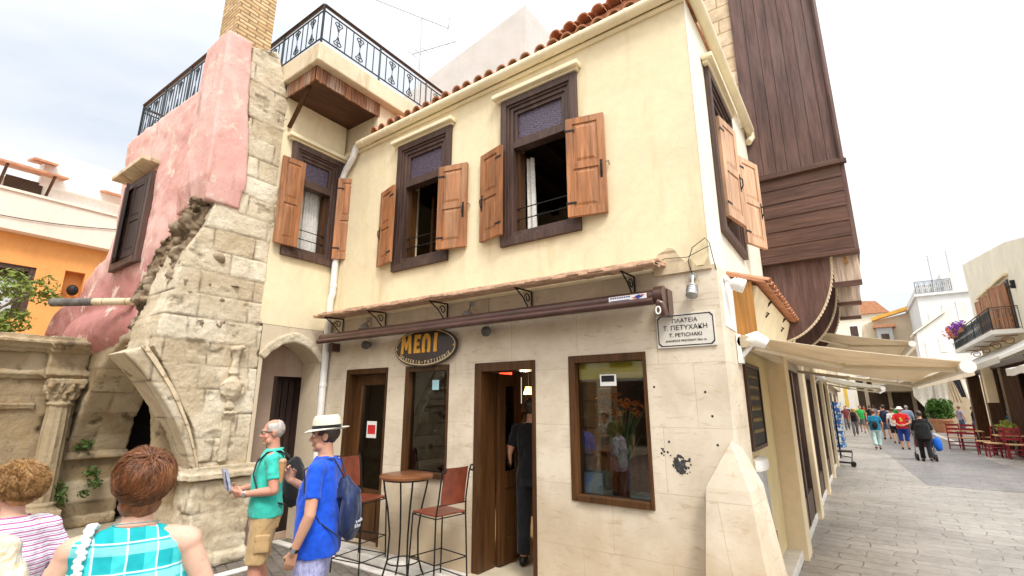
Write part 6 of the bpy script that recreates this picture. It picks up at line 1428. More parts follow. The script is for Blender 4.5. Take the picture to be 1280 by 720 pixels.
    m.ball((0, -0.012, 0.032), (0.073, 0.092, 0.088), 24, 16); m.ball((0, 0.018, -0.030), (0.060, 0.070, 0.082), 20, 14); m.ball((0, 0.066, -0.092), (0.028, 0.024, 0.022)); m.ball((0, 0.068, 0.030), (0.052, 0.022, 0.016))
    for sx in (-1, 1):
        m.ball((sx * 0.036, 0.060, -0.025), (0.026, 0.022, 0.026)); m.ball((sx * 0.076, -0.008, -0.004), (0.010, 0.024, 0.032)); m.ball((sx * 0.080, -0.012, 0.006), (0.008, 0.020, 0.022)); m.ball((sx * 0.011, 0.094, -0.028), (0.010, 0.011, 0.008)); m.ball((sx * 0.045, 0.035, -0.07), (0.022, 0.03, 0.03))
    capsule(m, T((0, 0.082, 0.022)) if False else (0, 0.082, 0.022), 0.009, (0, 0.108, -0.022), 0.0115, 8); m.ball((0, 0.083, -0.052), (0.023, 0.012, 0.007)); m.ball((0, 0.081, -0.064), (0.020, 0.012, 0.008))
    m.tf = lambda p: Vector(p)
    me = solidify_mesh(m.mesh(), vox, 2 if far else 3, 0.5); body = finish('body', me, MAT[skin_m], t, smooth=180)
    if not far:
        for sx in (-1, 1):
            q = MB(T); q.ball((sx * 0.031, 0.077, 0.010), 0.0112, 12, 8); e = q.build('eye', MAT['eye'], body, smooth=180)
            q = MB(T); q.ball((sx * 0.031, 0.0855, 0.010), (0.005, 0.0035, 0.005), 10, 6); q.build('iris', MAT['iris'], body, smooth=180)
            q = MB(T); q.tube([(sx * 0.014, 0.092, 0.030), (sx * 0.032, 0.090, 0.036), (sx * 0.052, 0.074, 0.030)], [0.004, 0.005, 0.003], 6); q.build('eyebrow', MAT[hairspec['mat']] if hairspec else MAT['hair_dark'], body)
        q = MB(T); q.ball((0, 0.0875, -0.0535), (0.020, 0.009, 0.0045), 12, 6); q.ball((0, 0.0865, -0.0625), (0.018, 0.009, 0.005), 12, 6); q.build('lips', MAT['lip'], body, smooth=180)
    # clothes
    def garment(name, m, mat, wr=0.006, v=None, sc=7.0, an=(1, 1, 0.5)):
        me = solidify_mesh(m.mesh(), v or max(0.009, vox), 3, 0.5)
        if wr: rough(me, wr, sc, 3, an, seed=len(label)); rough(me, wr * 0.5, sc * 2.3, 3, (1, 1, 0.7), seed=len(label) + 7)
        return finish(name, me, mat if not isinstance(mat, str) else MAT[mat], t, smooth=180)
    parts = {'root': t, 'body': body, 'T': T, 'sh': sh, 'legs': legs, 'garment': garment, 'A': A}
    if top:
        k = 0.013; hem = top.get('hem', 0.86); m = MB(); tg = top.get('loose', 1.0)
        secs = [(hem, 0, 0.0, 0.178 * g * tg, 0.128 * g * tg), (0.95, 0, 0.0, 0.178 * g * tg + 0.004, 0.128 * g * tg + 0.004), (1.06, 0, 0.006, 0.165 * g * tg + 0.006, 0.120 * g * tg + 0.008), (1.16, 0, 0.010, 0.158 * g * tg + 0.008, 0.118 * g * tg + 0.006), (1.26, 0, 0.012, 0.160 * g + k, 0.118 * g + bust + k), (1.34, 0, 0.0, sw * 0.93 + k, 0.108 + k), (1.42, 0, -0.008, sw * 0.88 + k, 0.090 + k), (1.468, 0, -0.012, sw * 0.53 + k * 0.8, 0.066 + k), (1.488, 0, -0.012, 0.072, 0.066)]
        loft(m, secs)
        sl = top.get('sleeve', 'short')
        for sd in ('left', 'right'):
            shp, e, w = sh[sd]; sx = -1 if sd == 'left' else 1
            if sl == 'none': capsule(m, (sx * sw * 0.5, -0.006, 1.425), 0.055, (sx * sw * 0.84, -0.007, 1.41), 0.056)
            else:
                capsule(m, (sx * sw * 0.55, -0.006, 1.42), 0.062, shp, 0.064)
                end = shp.lerp(e, 0.66) if sl == 'short' else e
                if sl == 'half': end = e
                cone(m, shp + (shp - e).normalized() * 0.01, 0.060, end, 0.056)
                if sl == 'long': capsule(m, shp, 0.058, e, 0.048); cone(m, e, 0.047, e.lerp(w, 0.93), 0.036)
        parts['top'] = garment('shirt', m, top['mat'], top.get('wr', 0.010))
    if bottom:
        kind = bottom.get('kind', 'shorts'); m = MB()
        loft(m, [(0.80, 0, 0, 0.16 * g, 0.115 * g), (0.90, 0, -0.004, 0.176 * g, 0.126 * g), (1.0, 0, 0, 0.164 * g, 0.114 * g), (1.03, 0, 0, 0.158 * g, 0.108 * g)])
        for sd in ('left', 'right'):
            hip, knee, ank = legs[sd]; f = bottom.get('f', 0.95)
            if kind == 'skirt': continue
            if kind == 'shorts': end = hip.lerp(knee, f) ; cone(m, hip + Vector((0, 0, 0.02)), 0.100 * g, end, 0.088 * (0.4 + 0.6 * g))
            else:
                capsule(m, hip, 0.098 * g, knee, 0.080); end = knee.lerp(ank, f); cone(m, knee + Vector((0, 0, 0.04)), 0.080, end, bottom.get('cuff', 0.068))
        if kind == 'skirt': loft(m, [(bottom.get('z', 0.45), 0, 0.0, 0.21, 0.17), (0.7, 0, 0, 0.185, 0.14), (0.9, 0, 0, 0.178 * g, 0.128 * g)])
        parts['bottom'] = garment('shorts' if kind == 'shorts' else 'skirt' if kind == 'skirt' else 'trousers', m, bottom['mat'], bottom.get('wr', 0.008))
    for sd in ('left', 'right'):
        hip, knee, ank = legs[sd]; sx = -1 if sd == 'left' else 1; m = MB()
        capsule(m, ank + Vector((0, -0.03, -0.045)), 0.040, ank + Vector((sx * 0.02, 0.16, -0.055)), 0.032); capsule(m, ank + Vector((0, -0.02, -0.03)), 0.042, ank + Vector((0, 0.02, -0.02)), 0.042)
        for v in m.bm.verts: v.co.z = max(v.co.z, 0.003 + (fl if sd == 'left' else fr_)[2])
        garment('shoe', m, MAT[shoes] if shoes in MAT else shoes, 0.0)
    if hairspec:
        h = hairspec; m = MB(T); th = h.get('t', 0.010)
        if h['kind'] == 'short':
            n1, n2 = 40, 28; bald = h.get('bald', 0)
            for i in range(n2):
                for j in range(n1):
                    c_ = []
                    for (a, b) in ((i, j), (i, j + 1), (i + 1, j + 1), (i + 1, j)):
                        th_ = math.pi * a / n2; ph = 2 * math.pi * b / n1; u = Vector((math.sin(th_) * math.cos(ph), math.sin(th_) * math.sin(ph), math.cos(th_)))
                        rr_ = 1 + 0.03 * noise.noise(u * 6)
                        c_.append(Vector((u.x * (0.073 + th) * rr_, -0.012 + u.y * (0.092 + th) * rr_, 0.032 + u.z * (0.088 + th) * rr_)))
                    c = sum(c_, Vector()) / 4
                    if c.z < -0.055 + 0.02 * noise.noise(c * 40): continue
                    if c.y > 0.045 + 0.012 * noise.noise(c * 60) and c.z < 0.092: continue
                    if c.y > 0.012 and c.z < 0.015: continue
                    if bald and c.z > 0.085 and c.y > -0.05: continue
                    if len({tuple(round(q, 5) for q in v) for v in c_}) < 4: continue
                    m.quad(*c_)
            bmesh.ops.remove_doubles(m.bm, verts=m.bm.verts[:], dist=0.0005)
            me = m.mesh(); rough(me, 0.004, 55, 2); hr = finish('hair', me, MAT[h['mat']], t, smooth=180)
            so = hr.modifiers.new('thickness', 'SOLIDIFY'); so.thickness = 0.007; so.offset = 0
        else:
            vol = h['vol']; drop = h.get('drop', -0.06)
            m.tf = T; m.ball((0, -0.016, 0.036), (0.073 + vol * 0.35, 0.090 + vol * 0.4, 0.086 + vol * 0.45), 24, 16)
            m.ball((0, -0.040, -0.02 + drop * 0.25), (0.066 + vol * 0.3, 0.056 + vol * 0.3, 0.06), 20, 12)
            for v in m.bm.verts:
                l = M_.inverted() @ v.co
                if l.y > 0.05 and l.z < 0.08: l.y = 0.03; v.co = M_ @ l
            me = solidify_mesh(m.mesh(), 0.009, 2); rough(me, 0.006, 22, 3); hr = finish('hair', me, MAT[h['mat']], t, smooth=180)
            rr = random.Random(h.get('seed', 5)); n = h.get('n', 1600); curl = h.get('curl', 0.0); L = h.get('len', 0.14); mess = h.get('mess', 0.3)
            rx, ry, rz_ = 0.073 + vol * 0.8, 0.092 + vol * 0.8, 0.086 + vol * 0.8; crown = Vector((0.15, -0.30, 0.92)).normalized()
            m = MB(T); per = 14 if n < 2000 else 24; clumps = max(60, n // per)
            for c in range(clumps):
                cu = Vector((rr.gauss(0, 1), rr.gauss(-0.35, 1), rr.gauss(0.25, 0.9))).normalized() if c % 4 else Vector((rr.gauss(0, 0.8), -1, rr.uniform(-0.9, 0.1))).normalized()
                if cu.y > 0.45 and cu.z < 0.45: continue
                cd = Vector((rr.gauss(0, mess), rr.gauss(0, mess), rr.gauss(0, mess * 0.5))); cl_ = rr.uniform(-0.004, 0.016) * (vol / 0.026); ll0 = L * rr.uniform(0.65, 1.2); flip = rr.uniform(-0.3, 1.0) * h.get('flip', 0.012); ph0 = rr.uniform(0, 6.28)
                for _ in range(per):
                    p_u = (cu + Vector((rr.gauss(0, 0.12), rr.gauss(0, 0.12), rr.gauss(0, 0.12)))).normalized(); pts, rad = [], []; N = 8; ll = ll0 * rr.uniform(0.8, 1.1); lift = cl_ + rr.uniform(-0.003, 0.003); ph = ph0 + rr.uniform(-0.5, 0.5)
                    for k in range(N):
                        q = k / (N - 1); arch_ = 0.3 + 1.4 * math.sin(min(1, q * 1.3) * math.pi * 0.7)
                        lf_ = lift * arch_ - 0.004 * (k == 0)
                        base = Vector((p_u.x * (rx + lf_), -0.018 + p_u.y * (ry + lf_), 0.034 + p_u.z * (rz_ + lf_)))
                        if base.z < -0.02:
                            nar = 1 - 0.30 * min(1, (-0.02 - base.z) / 0.08); base.x *= nar; base.y = min(base.y, -0.01)
                        base += Vector((p_u.x, p_u.y, 0)) * flip * q * q
                        if curl: base += Vector((math.cos(ph + q * 12), math.sin(ph + q * 12) * 0.8, math.sin(ph * 2 + q * 10))) * curl * (0.35 + q)
                        if base.z < drop - 0.03 + 0.03 * math.sin(c * 2.4) and k > 2: break
                        pts.append(base); rad.append(h.get('r', 0.0022) * (1 - 0.75 * q) + 0.0004)
                        tgt = (p_u - crown * p_u.dot(crown)); tgt = tgt.normalized() if tgt.length > 1e-4 else Vector((0, -1, 0))
                        tgt = (tgt * 0.75 + Vector((0, -0.05, -0.6)) + cd + p_u.cross(crown) * 0.35).normalized()
                        p_u = (p_u + tgt * ll / N / rx).normalized()
                    if len(pts) > 3: m.tube(pts, rad, 3, cap=False)
            m.build('hair_strands', MAT[h['mat']], hr, smooth=180)
        parts['hair'] = hr
    return parts
def strap(parts, pts, r, mat, name='strap', flat=0.3, parent=None):
    m = MB(); m.tube(pts, r, 8, flat=flat); return m.build(name, MAT[mat] if isinstance(mat, str) else mat, parent or parts['root'], smooth=60)
def watch(parts, sd='left', dark=True):
    shp, e, w = parts['sh'][sd]; d = (Vector(w) - Vector(e)).normalized(); c = Vector(w) - d * 0.025
    m = MB(); m.tube([c - d * 0.011, c + d * 0.011], 0.0315, 16); wt = m.build('watch', MAT['black'] if dark else MAT['grey_metal'], parts['root'], smooth=50)
    n = Vector((-1, 0, 0.0)) if sd == 'left' else Vector((1, 0, 0)); n = (n - d * n.dot(d)).normalized(); m = MB(); m.tube([c + n * 0.028, c + n * 0.038], 0.017, 16); m.build('dial', MAT['grey_metal'], wt, smooth=50)

# --- clothes materials
MAT['teal'] = cloth('teal_polo', (0.045, 0.50, 0.40), 0.08); MAT['khaki'] = cloth('khaki_cotton', (0.46, 0.31, 0.15), 0.12); MAT['royal'] = cloth('royal_blue_cotton', (0.008, 0.075, 0.56), 0.08)
def heather(name, a, b):
    m = NM(name, 0.85, 0.2); m.col(m.mix(a, b, m.ramp(m.noise(90, 3, 0.7, m.map((1, 1, 0.3))), [(0.35, 0.0), (0.65, 1.0)]))); m.bump(m.noise(200, 2), 0.1, 0.001); return m.m
MAT['lavender'] = heather('lavender_chambray', (0.26, 0.27, 0.50), (0.46, 0.47, 0.68)); MAT['navy'] = cloth('navy_nylon', (0.010, 0.020, 0.065), 0.3, 0.45); MAT['black_cotton'] = cloth('black_cotton', (0.010, 0.010, 0.011), 0.3); MAT['black_denim'] = cloth('black_denim', (0.016, 0.017, 0.020), 0.3)
def stripes():
    m = NM('magenta_stripes', 0.85, 0.2); z = m.math('MULTIPLY', m.sep()[2], 40.0); f = m.math('FRACT', z)
    m.col(m.ramp(f, [(0.0, (0.76, 0.72, 0.76)), (0.30, (0.42, 0.10, 0.30)), (0.58, (0.76, 0.72, 0.76)), (0.80, (0.12, 0.10, 0.30)), (0.90, (0.76, 0.72, 0.76))], True)); return m.m
MAT['stripes'] = stripes()
def plaid():
    m = NM('turquoise_plaid', 0.8, 0.2); x, y, z = m.sep()
    def band(v, sc, ph, lo, hi): return m.ramp(m.math('FRACT', m.math('ADD', m.math('MULTIPLY', v, sc), ph)), [(0.0, 0.0), (lo, 1.0), (hi, 0.0)], True)
    xx = m.math('ADD', x, m.math('MULTIPLY', y, 0.4))
    c = m.mix((0.012, 0.36, 0.40), (0.06, 0.56, 0.58), m.math('MULTIPLY', band(xx, 10.0, 0.1, 0.25, 0.7), 0.75)); c = m.mix(c, (0.30, 0.66, 0.68), m.math('MULTIPLY', band(z, 10.0, 0.3, 0.3, 0.62), 0.55))
    c = m.mix(c, (0.62, 0.76, 0.76), m.math('MULTIPLY', band(xx, 10.0, 0.55, 0.1, 0.17), 0.8)); c = m.mix(c, (0.66, 0.78, 0.76), m.math('MULTIPLY', band(z, 10.0, 0.75, 0.1, 0.17), 0.8)); c = m.mix(c, (0.01, 0.28, 0.34), m.math('MULTIPLY', band(z, 10.0, 0.1, 0.4, 0.47), 0.7))
    m.col(c); m.bump(m.noise(120, 3), 0.3, 0.002); return m.m
MAT['plaid'] = plaid()
def floral():
    m = NM('floral_print', 0.85, 0.2); v = m.vor(14, m.map((1, 1, 1)), out='Color'); n = m.noise(9, 5, 0.7, None, 1.2)
    c = m.ramp(n, [(0.30, (0.70, 0.66, 0.58)), (0.44, (0.74, 0.70, 0.62)), (0.49, (0.72, 0.50, 0.22)), (0.52, (0.40, 0.46, 0.50)), (0.56, (0.78, 0.72, 0.58)), (0.63, (0.25, 0.35, 0.32)), (0.67, (0.62, 0.25, 0.22)), (0.74, (0.76, 0.70, 0.56))])
    low = m.ramp(m.sep()[2], [(0.0, 0.0), (0.5, 0.0)]); m.col(c); return m.m
MAT['floral'] = floral(); MAT['orange_cloth'] = cloth('orange_cotton', (0.75, 0.25, 0.02), 0.1); 
def straw():
    m = NM('pale_straw', 0.8, 0.2); m.col(m.ramp(m.noise(60, 3), [(0.3, (0.62, 0.55, 0.42)), (0.7, (0.76, 0.70, 0.58))])); m.bump(m.wave(160, 1.0, None, 'Z'), 0.3, 0.002); m.bump(m.noise(200, 2), 0.3, 0.001); return m.m
MAT['straw'] = straw(); MAT['tan_shoe'] = plain('tan_shoe', (0.30, 0.20, 0.12), 0.6); MAT['white_shoe'] = plain('white_shoe', (0.7, 0.69, 0.66), 0.6)

# --- man in the teal polo
p = person('man in a teal polo and khaki shorts with a black backpack, holding a leaflet', (-4.54, 2.57, 0), 150, 1.70, 0.0065, skin_m='skin_red', girth=1.08, top=dict(mat='teal', hem=0.90, loose=1.05), bottom=dict(mat='khaki', kind='shorts', f=0.92), shoes='tan_shoe', hairspec=dict(kind='short', mat='hair_grey', t=0.002, bald=1), head=(4, -6),
    arms=dict(left=((-0.265, -0.05, 1.145), (-0.155, 0.20, 1.115), dict(d=(0.5, 0.8, 0.05), n=(0.6, -0.5, 0.4), curl=0.65)), right=((0.26, 0.02, 1.14), (0.10, 0.25, 1.12), dict(d=(-0.5, 0.75, 0.1), n=(-0.5, -0.5, 0.4), curl=0.65))), stance=dict(left=(-0.11, 0.03, 0), right=(0.11, -0.03, 0)))
watch(p, 'left', False)
m = MB(); 
for sx in (-1, 1): m.tube([(sx * 0.07, 0.0, 1.475), (sx * 0.052, 0.055, 1.452), (sx * 0.012, 0.088, 1.405)], [0.016, 0.017, 0.010], 8, flat=0.5)
m.tube([(-0.07, -0.01, 1.478), (-0.05, -0.07, 1.485), (0, -0.085, 1.487), (0.05, -0.07, 1.485), (0.07, -0.01, 1.478)], 0.017, 8, flat=0.6); m.build('collar', MAT['teal'], p['root'], smooth=60)
T = p['T']; m = MB(T)
for sx in (-1, 1): m.tube([(sx * (0.031 + 0.021 * math.cos(a)), 0.098, 0.008 + 0.016 * math.sin(a)) for a in [k * 0.5236 for k in range(13)]], 0.0018, 5); m.tube([(sx * 0.052, 0.097, 0.012), (sx * 0.080, 0.03, 0.014), (sx * 0.082, -0.02, 0.008)], 0.0026, 5)
m.tube([(-0.010, 0.099, 0.012), (0.010, 0.099, 0.012)], 0.002, 5); m.build('glasses', MAT['black'], p['root'])
m = MB(); m.ball((0, -0.215, 1.18), (0.155, 0.10, 0.235), 20, 14); m.ball((0, -0.27, 1.08), (0.12, 0.075, 0.12), 16, 10); me = solidify_mesh(m.mesh(), 0.012, 2); rough(me, 0.008, 9, 3); bp = finish('backpack', me, MAT['black_cotton'], p['root'], smooth=180)
for sx in (-1, 1): strap(p, [(sx * 0.11, -0.16, 1.40), (sx * 0.125, -0.07, 1.475), (sx * 0.128, 0.04, 1.465), (sx * 0.135, 0.118, 1.38), (sx * 0.145, 0.135, 1.28), (sx * 0.165, 0.09, 1.15), (sx * 0.17, -0.02, 1.05), (sx * 0.13, -0.15, 1.0)], 0.024, 'black_cotton', parent=bp)
m = MB()
for k, (dx, dy, dz) in enumerate(((0.0, 0.0, 0.0), (0.03, 0.02, 0.01), (-0.025, 0.03, 0.02))):
    V = [[m.v((-0.10 + dx + 0.15 * i / 6, 0.30 + dy + 0.05 * j / 4 + 0.012 * math.sin(i * 1.3 + k * 2), 1.10 + dz + 0.17 * j / 4)) for i in range(7)] for j in range(5)]
    for a, b in zip(V, V[1:]):
        for i in range(6): m.f([a[i], a[i + 1], b[i + 1], b[i]])
def leaflet():
    m = NM('leaflet_print', 0.6, 0.3); m.col(m.ramp(m.noise(38, 4, 0.7), [(0.4, (0.72, 0.70, 0.74)), (0.55, (0.42, 0.38, 0.55)), (0.7, (0.70, 0.68, 0.72))])); return m.m
lf = thing('leaflet', 'crumpled pale leaflet held by the man in the teal polo', 'leaflet', local=True); lf.location = (-4.54, 2.57, 0); lf.rotation_euler = (0, 0, R(150)); m.build('paper', leaflet(), lf, smooth=60)
m = MB()
for sx in (-1,):
    m.box((-0.215, -0.06, 0.62), (-0.195, 0.06, 0.76)); m.box((-0.218, -0.065, 0.735), (-0.193, 0.065, 0.775))
me = solidify_mesh(m.mesh(), 0.012, 1); finish('cargo_pocket', me, MAT['khaki'], p['root'], smooth=180)

# --- man in the blue T-shirt
p = person('man in a royal blue T-shirt and straw hat raising a cone', (-3.42, 2.36, 0), 128, 1.72, 0.0065, skin_m='skin', girth=1.16, top=dict(mat='royal', hem=0.80, loose=1.06), bottom=dict(mat='lavender', kind='shorts', f=0.95), shoes='tan_shoe', hairspec=dict(kind='short', mat='hair_dark', t=0.006), head=(12, -4),
    arms=dict(left=((-0.285, -0.02, 1.115), (-0.275, 0.075, 0.87), dict(d=(0.15, 0.25, -1), n=(1, 0.1, 0.1), curl=0.5)), right=((0.25, 0.07, 1.14), (0.08, 0.27, 1.30), dict(d=(-0.35, 0.35, 0.85), n=(-0.8, -0.4, 0.1), curl=0.75))), stance=dict(left=(-0.11, 0.0, 0), right=(0.11, 0.05, 0)))
watch(p, 'left')
T = p['T']; m = MB(T); n = 40
prof = [(0.150, 0.148, 0.058, 0.0), (0.152, 0.150, 0.064, 0.0)]
def hatring(rx, ry, z, droop=0.0): return [m.v((rx * math.cos(2 * math.pi * k / n), -0.012 + ry * math.sin(2 * math.pi * k / n), z + droop * math.sin(2 * math.pi * k / n) + 0.008 * abs(math.cos(2 * math.pi * k / n)) * (rx > 0.1))) for k in range(n)]
rings = [hatring(0.078, 0.098, 0.046), hatring(0.11, 0.13, 0.048), hatring(0.142, 0.168, 0.044, -0.012), hatring(0.146, 0.172, 0.049, -0.012), hatring(0.11, 0.13, 0.055), hatring(0.090, 0.110, 0.058), hatring(0.088, 0.107, 0.10), hatring(0.083, 0.100, 0.140), hatring(0.070, 0.085, 0.160), hatring(0.045, 0.060, 0.160), hatring(0.015, 0.03, 0.150)]
for A_, B_ in zip(rings, rings[1:]):
    for k in range(n): m.f([A_[k], A_[(k + 1) % n], B_[(k + 1) % n], B_[k]])
m.f(rings[-1]); ht = m.build('hat', MAT['straw'], p['root'], smooth=50)
m = MB(T); r1 = hatring(0.0925, 0.1125, 0.060); r2 = hatring(0.0905, 0.110, 0.086)
for k in range(n): m.f([r1[k], r1[(k + 1) % n], r2[(k + 1) % n], r2[k]])
m.build('hat_band', MAT['black_cotton'], ht, smooth=60)
m = MB(); m.ball((0.0, -0.235, 1.07), (0.155, 0.075, 0.19), 20, 14); cone(m, (0, -0.20, 1.20), 0.10, (0.0, -0.165, 1.34), 0.03); me = solidify_mesh(m.mesh(), 0.011, 2); rough(me, 0.014, 8, 3, (1, 1, 0.4)); bg = finish('drawstring_bag', me, MAT['navy'], p['root'], smooth=180)
for sx in (-1, 1): strap(p, [(sx * 0.02, -0.17, 1.33), (sx * 0.09, -0.10, 1.475), (sx * 0.135, 0.0, 1.475), (sx * 0.165, 0.09, 1.40), (sx * 0.20, 0.06, 1.25), (sx * 0.195, -0.06, 1.05), (sx * 0.13, -0.20, 0.93)], 0.006, 'navy', 'cord', 1.0, bg)
rr = random.Random(2); MAT['print_white'] = plain('white_print', (0.62, 0.64, 0.68), 0.6, 0.1, 30)
m = MB()
for row, (z, w_) in enumerate(((1.02, 0.09), (0.985, 0.07))):
    x = -0.10
    while x < -0.10 + w_:
        y = -0.235 - 0.078 * math.sqrt(max(0.02, 1 - (x / 0.16) ** 2 - ((z - 1.07) / 0.2) ** 2)) - 0.012; m.box((x, y - 0.001, z), (x + 0.010, y + 0.004, z + rr.choice((0.016, 0.026)))); m.box((x, y - 0.001, z), (x + 0.016, y + 0.004, z + 0.005)); x += 0.021
m.build('bag_print', MAT['print_white'], bg)
w = Vector(p['A']['right'][1]); ic = thing('ice_cream_cone', 'wafer ice cream cone raised by the man in the blue T-shirt', 'ice cream', local=True); ic.location = (-3.42, 2.36, 0); ic.rotation_euler = (0, 0, R(128)); ic.scale = (1.72 / 1.75,) * 3
b0 = w + Vector((-0.085, 0.045, 0.075)); m = MB(); m.tube([b0 + Vector((0, 0, -0.08)), b0 + Vector((0, 0.0, 0.06))], [0.010, 0.030], 16); m.build('wafer', plain('wafer', (0.50, 0.28, 0.11), 0.8, 0.2, 40, 0.4, 90), ic, smooth=60)
m = MB(); m.ball(b0 + Vector((0, 0, 0.072)), (0.030, 0.030, 0.024), 14, 10); m.build('scoop', plain('ice_cream', (0.45, 0.27, 0.15), 0.5, 0.15, 20, 0.3, 30), ic, smooth=180)

# --- women seen from behind
p = person('woman with short auburn hair in a sleeveless turquoise plaid blouse, seen from behind', (-2.30, 0.80, 0), 62, 1.66, 0.0075, True, skin_m='skin_fair', girth=1.22, top=dict(mat='plaid', hem=0.86, sleeve='none'), bottom=dict(mat='khaki', kind='shorts'), hairspec=dict(kind='long', mat='hair_auburn', vol=0.019, drop=-0.185, n=9500, len=0.18, r=0.0013, seed=4, mess=0.45), head=(8, 9), arms=dict(left=((-0.30, -0.02, 1.14), (-0.20, 0.20, 1.05)), right=((0.31, 0.0, 1.13), (0.24, 0.2, 1.02))))
m = MB(); rr = random.Random(1)
for k in range(44):
    q = k / 43; a = q * 2.7
    for s_ in (-1, 1): m.ball((-0.135 - 0.009 * s_ * math.cos(k * 1.57), -0.112 * math.cos(a) - 0.02, 1.27 + 0.222 * math.sin(a) + 0.003 * s_), (0.0095, 0.013, 0.0095), 8, 6)
m.build('braided_strap', MAT['white_paint'], p['root'], smooth=180)
m = MB(); m.tube([(0.075 * math.cos(a), -0.012 + 0.070 * math.sin(a), 1.492 + 0.012 * math.sin(a) * -1) for a in [k * 0.2618 for k in range(25)]], 0.003, 5); m.build('necklace', MAT['grey_metal'], p['root'])
p = person('woman with curly sandy hair in a pink and white striped top', (-3.50, 0.68, 0), 88, 1.545, 0.008, True, skin_m='skin_fair', girth=1.12, top=dict(mat='stripes', hem=0.84, sleeve='half', wr=0.009), bottom=dict(mat='black_denim', kind='long'), hairspec=dict(kind='long', mat='hair_blond', vol=0.021, drop=-0.085, n=6000, len=0.11, r=0.0014, curl=0.015, seed=9, mess=0.5), head=(28, -2))
p = person('woman in a pale floral blouse cut by the left edge of the frame', (-2.72, 0.36, 0), 70, 1.64, 0.010, True, skin_m='skin_fair', girth=1.15, top=dict(mat='floral', hem=0.86, sleeve='half'), bottom=dict(mat='orange_cloth', kind='long'), hairspec=dict(kind='long', mat='hair_brown', vol=0.02, drop=-0.09, n=700, len=0.14), head=(0, 0))

# --- man in the doorway and customers inside
p = person('man in a black T-shirt and black jeans standing in the shop doorway', (-3.21, 4.98, 0.11), 18, 1.80, 0.008, skin_m='skin', girth=1.0, top=dict(mat='black_cotton', hem=0.88), bottom=dict(mat='black_denim', kind='long', f=0.95), shoes='black', hairspec=dict(kind='short', mat='hair_dark', t=0.010), head=(-6, -4), arms=dict(left=((-0.28, 0.0, 1.13), (-0.30, 0.05, 0.88))), stance=dict(left=(-0.10, -0.04, 0), right=(0.11, 0.08, 0)))
ph = MB(); ph.box((-0.012, -0.035, -0.07), (-0.003, 0.035, 0.07)); o = thing('phone', 'small phone with a pale screen held by the man in the doorway', 'phone', (-3.52, 4.94, 0.93), local=True); ph.build('case', MAT['black'], o, bevel=0.002); ph = MB(); ph.box((-0.014, -0.031, -0.062), (-0.0125, 0.031, 0.062)); ph.build('screen', lit('phone_screen', (0.6, 0.7, 0.8), 0.5), o)
person('dim customer in dark clothes further inside the shop, left of the man in black', (-4.05, 5.9, 0.10), 40, 1.66, 0.013, skin_m='skin', top=dict(mat='black_denim'), bottom=dict(mat='black_denim', kind='long'), hairspec=dict(kind='short', mat='hair_dark'))

# --- people along the street
def far(label, x, y, rz, H, top, bottom, **k):
    return person(label, (x, y, 0), rz, H, 0.014, top=top, bottom=bottom, group='people walking up the street', **k)
wl = dict(left=(-0.09, 0.16, 0.0), right=(0.09, -0.17, 0.04)); wr = dict(left=(-0.09, -0.16, 0.04), right=(0.09, 0.17, 0.0))
C_ = lambda n, c: MAT.setdefault(n, cloth(n, c, 0.1))
C_('tee_red', (0.55, 0.015, 0.015)); C_('navy_shorts', (0.012, 0.035, 0.20)); C_('petrol', (0.01, 0.15, 0.26)); C_('pale_mint', (0.42, 0.58, 0.56)); C_('grey_trousers', (0.13, 0.12, 0.12)); C_('green_tee', (0.03, 0.36, 0.08)); C_('white_tee', (0.68, 0.66, 0.62)); C_('denim', (0.10, 0.14, 0.22)); C_('sky_shirt', (0.38, 0.46, 0.62)); C_('lilac', (0.36, 0.33, 0.44)); C_('maroon', (0.16, 0.03, 0.04)); C_('yellow_tee', (0.6, 0.42, 0.05)); C_('navy_tank', (0.02, 0.025, 0.06))
p = far('woman all in black pushing a stroller, nearest of the walkers', 1.60, 21.5, 2, 1.62, dict(mat='black_cotton', sleeve='long', hem=0.78, loose=1.15), dict(mat='black_cotton', kind='long', cuff=0.075), female=True, girth=1.2, hairspec=dict(kind='short', mat='hair_dark', t=0.016), stance=wl, arms=dict(left=((-0.27, 0.10, 1.12), (-0.2, 0.33, 1.05)), right=((0.27, 0.10, 1.12), (0.2, 0.33, 1.05))))
p = far('man in a red printed T-shirt and white sun hat with hands behind his back', 1.36, 26.7, -4, 1.72, dict(mat='tee_red', hem=0.86), dict(mat='navy_shorts', kind='long', f=0.35, cuff=0.08), girth=1.15, arms=dict(left=((-0.31, -0.12, 1.12), (-0.06, -0.20, 0.98), dict(d=(1, -0.2, 0), n=(0, -1, 0))), right=((0.31, -0.12, 1.12), (0.08, -0.20, 1.0), dict(d=(-1, -0.2, 0), n=(0, -1, 0)))))
m = MB(p['T']); m.lathe([(0.155, 0.035), (0.15, 0.045), (0.095, 0.06), (0.09, 0.11), (0.075, 0.135), (0.02, 0.145)], (0, -0.01, 0), 24); m.build('sun_hat', MAT['white_paint'], p['root'], smooth=50)
m = MB(); m.prism([(-0.06, 1.17), (-0.01, 1.14), (0.05, 1.17), (0.07, 1.22), (0.02, 1.24), (0.04, 1.30), (-0.02, 1.34), (-0.06, 1.27), (-0.02, 1.22)], 'y', -0.148, -0.140); m.build('shirt_print', MAT['yellow_tee'], p['root'])
p = far('woman in a petrol blue top and pale mint trousers with a small black backpack', 0.42, 26.0, 6, 1.62, dict(mat='petrol', hem=0.84), dict(mat='pale_mint', kind='long', f=0.8, cuff=0.085), female=True, girth=1.1, hairspec=dict(kind='short', mat='hair_brown', t=0.016), stance=wr)
m = MB(); m.ball((-0.02, -0.19, 1.06), (0.12, 0.07, 0.16)); m.build('backpack', MAT['black_cotton'], p['root'], smooth=180)
